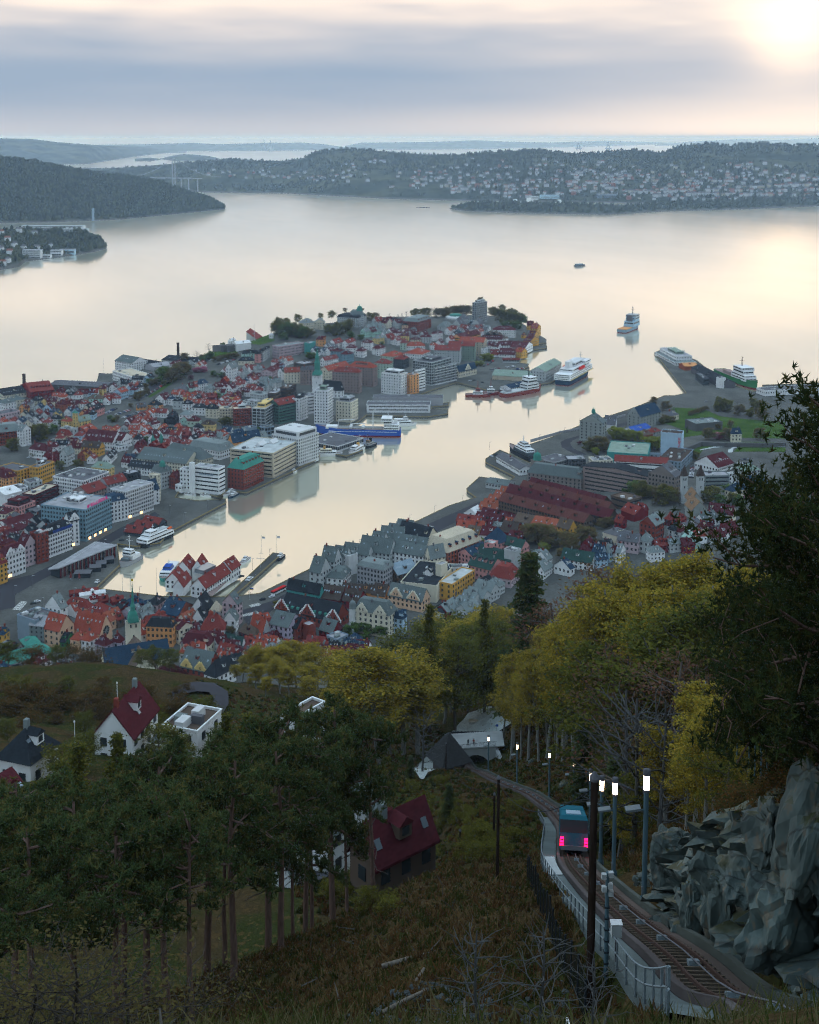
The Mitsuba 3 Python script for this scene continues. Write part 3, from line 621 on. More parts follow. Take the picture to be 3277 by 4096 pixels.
big('''
a w|-80,350 40,405 350,352|6 G5 cream black w sky=10 chim=0|long black-roofed waterfront shed with a row of skylights at the left edge
a w|285,290 350,362 607,325|9 G7 darkred red w dorm=7 dc=red chim=1|big red-roofed brick warehouse with two rows of dormers on the waterfront
a w|545,240 572,292 1120,322|6 G2.5 darkstone darkgrey n sky=12 chim=0|very long low dark warehouse behind the left town on the waterfront
a w|1282,160 1540,195 1760,142|9 F white tan w|white flat-roofed factory by the water with a tan roof
b w|38,408 75,414 118,400|15 g6 white slate w chim=0|narrow white gable tower at the end of the waterfront mill
b w|100,440 118,458 335,462|8 G5 white black w dorm=2 sky=5|long white mill building with a black roof beside the narrow gable tower
b w|240,470 330,485 530,442|5 G3 grey grey n sky=0 chim=0|grey concrete shed below the long white mill
b w|400,395 420,412 765,408|6 G4 palegrey black n chim=0|black-roofed shed at the foot of the tall brick chimney
b h|1410,103 1490,113 1587,88|6 G4.5 stone red n chim=0 sky=0|old stone fort house with a red gable roof on the grassy hill
b t|1250,200 1282,226 1445,190|10 G3 white white n chim=0 sky=0|large white tent hall on the grassy fort
b h|1178,178 1215,183 1298,178|4 G2 white white w chim=2 sky=0|small white hut on top of the dark stone bastion
b h|1655,108 1690,113 1712,105|6 P2 white palegrey w|white square lookout house among the fort trees
b a|1295,330 1342,322 1505,298|11 M3.5 mint black w sky=8|apartment block with a black roof full of skylights below the fort tent
b a|1500,330 1548,336 1590,290|12 M3 pink black w sky=4|pink apartment block on the curving street below the fort
b a|1586,300 1591,306 1630,252|14 M3 palegrey black w|pale apartment block right of the pink one on the curving street
b h|1303,414 1482,414 1503,398|6 H5 cream black w chim=2|cream villa with a black hipped roof below the pink apartment block
b h|1152,493 1226,500 1310,466|16 G6 white greyslate w sky=6|tall white gabled house standing alone on the slope
b o|1585,520 1690,545 1760,480|8 G3 pinkgrey maroon w|pinkish terrace house under a long maroon roof by the street bend
e a|230,590 335,600 645,546|16 F pinkgrey greyslate w2.4|long pink and red hostel slab with a flat grey roof|redhotel
e a|645,548 690,562 722,528|15 F teal grey n|building wrapped in teal scaffold netting
e p|545,305 620,326 760,320|12 H6 cream greyslate w dorm=2|left wing of the long cream school with a slate roof among hilltop trees
e p|760,318 862,312 925,303|12 G5 cream greyslate w|right wing of the long cream school with a slate roof
e p|1165,238 1312,238 1352,203|17 M6 offwhite slate w|tall pale museum with a small green dome on the peninsula hilltop|museum
e p|1020,235 1240,272 1310,235|14 M3.5 palegrey black w|grey annex with a black roof in front of the domed museum
e h|762,514 862,516 897,500|10 M4 orange maroon w dorm=2|orange town house with a maroon mansard roof and dormers
e a|1050,545 1125,554 1238,528|9 G4 white red w|white block with a red gabled roof, right of the orange town house
e a|910,540 990,560 1060,530|8 G5 white red w sky=4|white house with a red tiled roof, hidden beside the orange town house
e a|1098,603 1215,612 1262,598|9 H4 white maroon w
e a|1205,642 1302,652 1375,634|9 H4 white maroon w
e a|1275,541 1392,554 1457,545|11 H4 white maroon w
e a|1393,606 1480,622 1580,608|10 H4.5 white maroon w
e a|925,641 1030,656 1090,635|10 H4 tealgrey maroon w
e a|1033,673 1105,690 1205,672|11 H4 tealgrey maroon w
e a|808,741 862,756 1018,716|9 G4 white red w sky=5
e o|495,770 620,800 750,775|8 F brown grey b
g a|463,300 520,308 545,290|11 G5 white black w
g a|520,292 542,305 722,313|15 G5 cream orangered w
g a|715,281 725,288 890,292|19 H5 greybrown darkgrey w
g a|960,276 1046,300 1280,226|15 G5 cream orangered w sky=6
g a|1083,302 1402,322 1457,300|26 H5 greybrown red w3.4|big grey-brown apartment block with balconies and a red hipped roof|bigblock
g a|1275,232 1562,271 1607,246|24 H6 greybrown orangered w3.4 dorm=8 dc=orangered|long grey-brown block with dormers in its orange-red roof, behind the big balcony block
e a|1430,776 1602,796 1650,770|20 H5 palegreen red w|pale green office block under a red hipped roof
h H|57,322 300,346 402,322|26 F white tan w top=4/.75/offwhite|white waterfront hotel tower block with a set-back top floor|whitehotel
h a|380,330 406,349 480,330|24 F orange grey w|narrow orange facade between two white waterfront blocks
h a|470,290 483,296 567,270|27 F white grey b|white block with striped window bands right of the narrow orange facade
h o|422,176 655,206 900,150|30 F palegrey darkgrey g3.4 plant=12 top=3/.5/darkgrey|large glass office with a pale frame and a dark roof on the waterfront|glassoffice
h o|672,262 692,270 930,214|22 F offwhite glass g2.6|glazed front wing of the large framed office on the quay
h p|930,291 966,305 1150,256|9 G7 cream navy w chim=2 sky=0|cream customs house with a navy roof and a pediment facing the quay|customs
h o|205,156 330,170 422,148|13 H5 glass red g2.4|dark glazed office under a red hipped roof behind the white hotel block
h a|75,102 205,142 330,105|12 H5 palegreen orangered w
f a|28,656 250,690 390,657|8 H6 white orangered w sky=5
f a|395,626 690,641 745,610|18 g5 palegrey red w|pale grey office block with a red roof, gable towards the harbour
f a|555,573 860,591 886,565|21 g5 greygreen red w|grey-green office block with a red roof, second in the row from the customs house
f a|680,526 965,546 1005,510|21 g5 tan orangered w|tall sandy block with an orange-red roof, third in the row from the customs house
f a|965,622 1010,613 1046,598|13 F white grey w
f h|1040,668 1046,674 1140,674|5 G6 white red w dorm=2
f b|1138,680 1322,686 1362,651|5 g7 white maroon w dorm=2|long white boathouse with a maroon roof and gabled end at the inner peninsula quay
f b|1135,560 1140,576 1300,570|7 G5 white maroon w sky=6
f b|1290,590 1440,612 1476,560|9 g6 white maroon w sky=4|large white boathouse with a maroon roof standing over the water
f b|1350,640 1400,656 1436,640|9 g5 ochre orangered w|ochre boathouse with an orange-red roof in front of the large white one
f b|1460,345 1530,350 1565,330|8 g6 ochre maroon w
f b|1500,376 1580,386 1625,365|13 g5 ochre red w
f b|1485,460 1545,471 1571,440|11 g6 ochre maroon w
f b|1455,520 1500,534 1552,500|9 g6 ochre maroon w
f s|1395,458 1425,463 1456,455|5 H2 ochre maroon w
f a|1085,400 1330,406 1365,386|12 H5 white maroon w sky=8|white block of flats with a maroon hipped roof below the park trees
f T|820,85 880,91 1029,80|33 F palegrey offwhite g2.8 top=3/.6/palegrey|tall pale office tower in front of the park trees on the peninsula|tower
f o|640,285 690,300 770,285|7 F grey grey n
f o|800,292 860,305 935,290|6 F bluegrey darkgrey g
f p|20,290 206,321 403,275|15 M5 brick greyslate w dorm=5 dc=greyslate|large red brick and white town hall-like block with a slate roof near the aquarium
f h|22,345 95,351 130,330|8 H3 peach black w
f a|632,470 702,500 888,430|7 G5 orange maroon b
f a|935,490 950,496 1180,511|6 G5 white maroon w sky=9
f a|128,510 240,516 267,505|7 H3 cream maroon w
f a|-10,465 100,476 132,462|7 H4 yellow maroon w
f a|240,480 360,486 395,475|10 H3 palegrey maroon w
f a|345,440 380,446 508,441|11 H3 white maroon w
f a|80,580 290,590 330,576|9 H5 white orangered w
f a|0,545 70,556 105,540|11 H6 palegreen red w
f s|1170,735 1181,739 1380,743|5 G2 palegrey red g chim=0 sky=0|low grey harbour shed with a red roof behind the car park
f w|1098,866 1062,920 1500,951|6 G5 tan greygreen n chim=0 sky=12|long boat shed with a pale green roof on the inner quay
f w|1535,856 1672,881 1790,770|13 G5 palegrey greygreen w chim=0|white ferry terminal with a pale green gabled roof at the quay end
f s|1190,1042 1276,1071 1430,1020|5 G3 white navy w chim=0 sky=0|long quay shed with a blue roof beside the red ships
g o|335,552 440,562 560,491|10 F brown grey b
g o|490,492 575,502 680,441|13 F darkbrown brown b
g o|155,552 290,576 345,551|11 F palegrey greyslate w
g o|50,640 160,660 270,640|12 F palegrey grey w
g o|170,726 318,736 470,640|22 F palegrey tan g top=4/.6/yellow|grey glazed block of flats with a yellow penthouse|penthouseblock
g o|430,652 475,691 638,629|22 G5 greenglass red b chim=0|green glass office with a dark red roof slope
g o|632,612 715,623 805,586|25 F white tan w top=4/.6/black|white office block with a slanted black top beside the green glass office
g o|795,561 808,591 875,556|21 F offwhite darkgrey b
g T|875,526 1040,531 1122,491|38 F white grey w2.6 top=4/.4/greygreen|tall white office tower next to the white church on the harbour|whitetower
g o|1125,651 1305,661 1407,621|23 F cream grey w top=4/.7/grey|cream-white office block right of the tall white tower at the quay
S w|1496,1578 1492,1592 1773,1593|9 F grey darkgrey n plant=1|long dark flat-roofed fish shed on the farther of the two piers
S w|1470,1604 1467,1620 1722,1621|9 F white darkgrey b plant=1|long white shed with blue doors under a dark flat roof on the nearer pier
d o|785,762 1080,791 1165,760|24 F white grey b2.2|white waterfront warehouse block with long thin window lines and lettering|blaau
d o|632,792 745,802 790,772|20 F white grey w2.6|white stepped side wing of the lettered warehouse block
d o|742,722 770,731 800,720|28 F white offwhite n|windowless white stair tower of the lettered warehouse block
d k|592,970 650,986 690,960|6 F white white w|small white quay office in front of the lettered warehouse block
d w|1168,782 1365,802 1612,702|19 M8 brick copper w2.8 dorm=6 dc=copper sky=10|red brick warehouse with a green slate mansard roof on the harbour edge|redware
S o|932,1790 1093,1813 1170,1762|24 F tan palegrey b plant=6|beige waterfront office with a rounded top storey and white roof tents|beige
S o|1090,1736 1194,1756 1273,1730|27 F offwhite grey w2.6 top=6/.9/offwhite|white waterfront warehouse office with dark brown top bands|browntop
S c|1262,1752 1352,1786 1404,1746|6 F offwhite darkgrey g3|low quay terminal with a dark flat roof behind the white ferries|terminal
d c|200,640 700,731 790,640|11 g8 cream slate w sky=14 dorm=0|long slate-roofed hall with a cream gable facing the harbour
d c|470,582 880,691 970,645|12 H9 cream slate w sky=12|broad slate-roofed hall behind the cream gabled one
d a|750,521 1092,591 1236,531|9 M6 white greyslate w sky=7|pale building with a big slate mansard roof, behind the beige waterfront office
d c|115,662 480,691 510,660|7 g3.5 white black n sky=2
d c|60,742 350,791 402,745|8 g4 white black w
d a|310,802 420,836 530,800|16 M5 palegrey slate w|grey corner house with a little green dome on its roof|domecorner
d h|530,872 592,900 630,880|11 G5 brick maroon w|small red brick gabled house beside the grey domed corner house
d a|275,856 370,866 410,850|24 F cream tan w3|slender cream tower house at the corner of the square
d a|250,1000 300,1036 365,1006|14 G8 white navy w
c a|1345,571 1445,626 1690,505|24 F offwhite grey w2.4 plant=6|long off-white office facade with rows of small windows along the quay street|longwhite
c a|1225,691 1270,746 1430,691|18 M4 white navy w2.6|white facade with a navy roof between the long white office and the turquoise store
c o|513,752 982,831 1222,681|26 F tealgrey grey w2.7 plant=14 top=3/.3/white|turquoise department store with white top storey and red rooftop letters|store
r a|500,80 545,122 770,10|18 M6 white black w2.4 dorm=3|white store front with blue rooftop letters, second from the turquoise store|bluesign
c a|755,930 800,962 893,930|21 G6 white black w2.6|white facade with a tall shaped gable left of the turquoise store|gablefront
r a|350,80 420,112 545,70|23 F brick maroon s|red brick facade with cream window bays and a rooftop sign|bays
r a|200,212 285,236 410,190|17 g7 pinkgrey maroon w2.6|pink gabled house front on the market street|pinkgable
r a|0,332 65,362 272,280|17 M6 white maroon w2.4|white house front with two stepped gables on the market street|stepgables
r a|-60,430 -5,456 62,420|15 M6 ochre red w
c o|330,340 440,348 635,276|17 F ochre darkgrey w2.7 top=3/.35/white|big ochre-yellow office block with flags on its flat roof|ochreblock
c o|0,330 200,386 345,330|14 F ochre darkgrey w
c a|-60,420 60,471 185,440|11 M6 orange maroon w
c o|650,432 960,501 1205,386|18 F white darkgrey w2.5 plant=12|white office block with a roof terrace of vents, right of the ochre block|roofterrace
c a|850,602 1010,641 1220,570|14 G5 greybrown red w dorm=0 chim=4
c a|1160,501 1235,541 1440,480|14 G5 grey red w chim=4
c p|1045,341 1250,361 1325,335|9 H5 yellow greygreen w|yellow palace-like house with an ornate gable and pale slate roof
c o|1400,401 1480,421 1620,386|12 F black grey g
c a|240,651 400,661 690,546|12 F maroon tan b|long reddish building with a tan flat roof and dark balcony bands
c a|80,561 200,591 335,576|9 F white darkgrey w
c t|-40,590 60,661 180,600|11 G3 white white n chim=0 sky=0|large white construction tent on a roof at the left edge
c a|15,776 215,801 420,731|11 F pink darkgrey w top=4/.7/maroon|pink building with a maroon rooftop storey
c a|215,500 340,521 500,510|12 F palegrey darkgrey w
c a|-60,850 60,881 120,830|9 H4 cream maroon w
c a|265,832 440,872 620,835|12 F black darkgrey w dorm=0
c h|50,960 170,1080 340,960|10 G6 white maroon w
c h|-40,1010 60,1060 150,1000|9 G6 white red w
a a|-160,800 -100,846 250,816|14 M7 brick greyslate w2.6 sky=8|red brick and white corner block with a slate mansard roof at the left edge
a a|235,790 256,811 318,780|17 g5 white greyslate w
a a|-60,600 0,629 205,573|10 F pinkgrey darkgrey w
a h|0,480 60,501 155,469|9 H4 white slate w
a h|130,440 156,466 280,441|9 H4 cream slate w
a h|342,463 425,473 535,450|7 H5 cream black w sky=4
a h|215,545 290,551 345,536|7 G4 orange maroon w
a h|632,506 742,516 812,496|9 H5 terracotta maroon w
a h|1040,560 1085,576 1160,526|9 G4 pink black w dorm=2
a h|895,691 906,706 1025,671|7 G5 yellow greygreen w sky=5|yellow chapel nave with a grey-green roof|chapel
a h|835,606 870,613 893,605|18 P3 yellow copper w4|square yellow chapel tower with a small peaked roof
a h|575,673 690,681 722,662|8 H4 white black w
a h|722,690 790,712 832,690|8 H4 yellow orangered w
a h|1002,441 1170,446 1195,425|8 H4 mint brown w
a h|1125,326 1180,336 1215,325|8 H3 yellow maroon w
a h|1300,366 1395,373 1478,345|9 G4 paleblue orangered w sky=4
a o|708,771 840,801 880,780|10 F palegrey greyslate w
a c|875,801 1000,831 1080,780|6 G5 brick orangered n sky=12
a a|970,906 1292,946 1400,890|9 g9 white maroon w dorm=4 dc=maroon|large white building with a steep maroon roof and a row of white dormers
a a|1360,905 1400,925 1470,870|10 g6 white maroon w
a h|642,863 800,873 842,855|7 H6 cream red w
a a|325,1021 530,1049 618,1022|9 H6 white maroon w3|white hip-roofed villa with a maroon roof beside the street trees
a a|685,1085 770,1091 858,1045|12 G6 palegrey greyslate w|pale grey gabled house with old lettering on its gable|oldsign
a a|940,986 1140,1011 1190,981|9 g5 ochre darkbrown w|ochre-yellow house with a dark brown roof
a o|1265,986 1360,1001 1492,986|5 F white grey w
b h|245,916 372,931 458,916|6 H5 orange black w
b h|125,930 136,936 245,926|5 G4 orange darkgrey w
d a|1078,70 1088,101 1245,101|18 F tan tan w2.6
d a|1240,75 1252,106 1455,95|19 F brick tan w2.6 top=3/.4/palegrey|red brick flats with a tan roof left of the yellow-topped block
d o|1360,311 1440,321 1530,310|7 F bluegrey darkgrey n
d o|1530,306 1602,321 1725,306|10 F bluegrey darkgrey g
d c|1190,461 1240,486 1560,431|7 G8 orange navy n sky=4|house with an orange gable and a huge dark navy roof
b h|625,1026 745,1036 790,1000|11 H4 white greyslate w
b h|450,1080 602,1091 630,1070|6 G4 black black w
b a|768,945 922,956 950,936|9 H4 white black w
b a|928,956 1056,969 1078,951|11 H5 cream black w
b h|658,906 770,911 800,896|8 H4 white black w
b h|545,871 650,876 682,860|10 H4 palegrey black w
b h|480,846 545,851 590,841|8 H4 white navy w
b h|348,846 456,861 535,830|7 G6 white maroon w
b a|600,720 690,745 730,705|8 H4 grey darkgrey w
b h|725,700 740,722 790,705|9 G5 mint maroon w
b h|775,690 790,708 840,690|9 G5 white orangered w
b h|835,672 850,690 935,652|10 H5 white navy w
d h|708,241 840,246 890,221|7 H5 palegreen maroon w sky=4
d h|868,281 1020,286 1065,266|7 H4 yellow darkbrown w
d h|775,310 870,326 920,316|6 P5 white black w
b a|1445,770 1560,795 1640,770|9 F palegrey greyslate w
b a|1410,860 1520,875 1565,855|7 F palegrey greyslate w
b a|1305,925 1400,940 1450,900|9 F palegrey greyslate w
''')
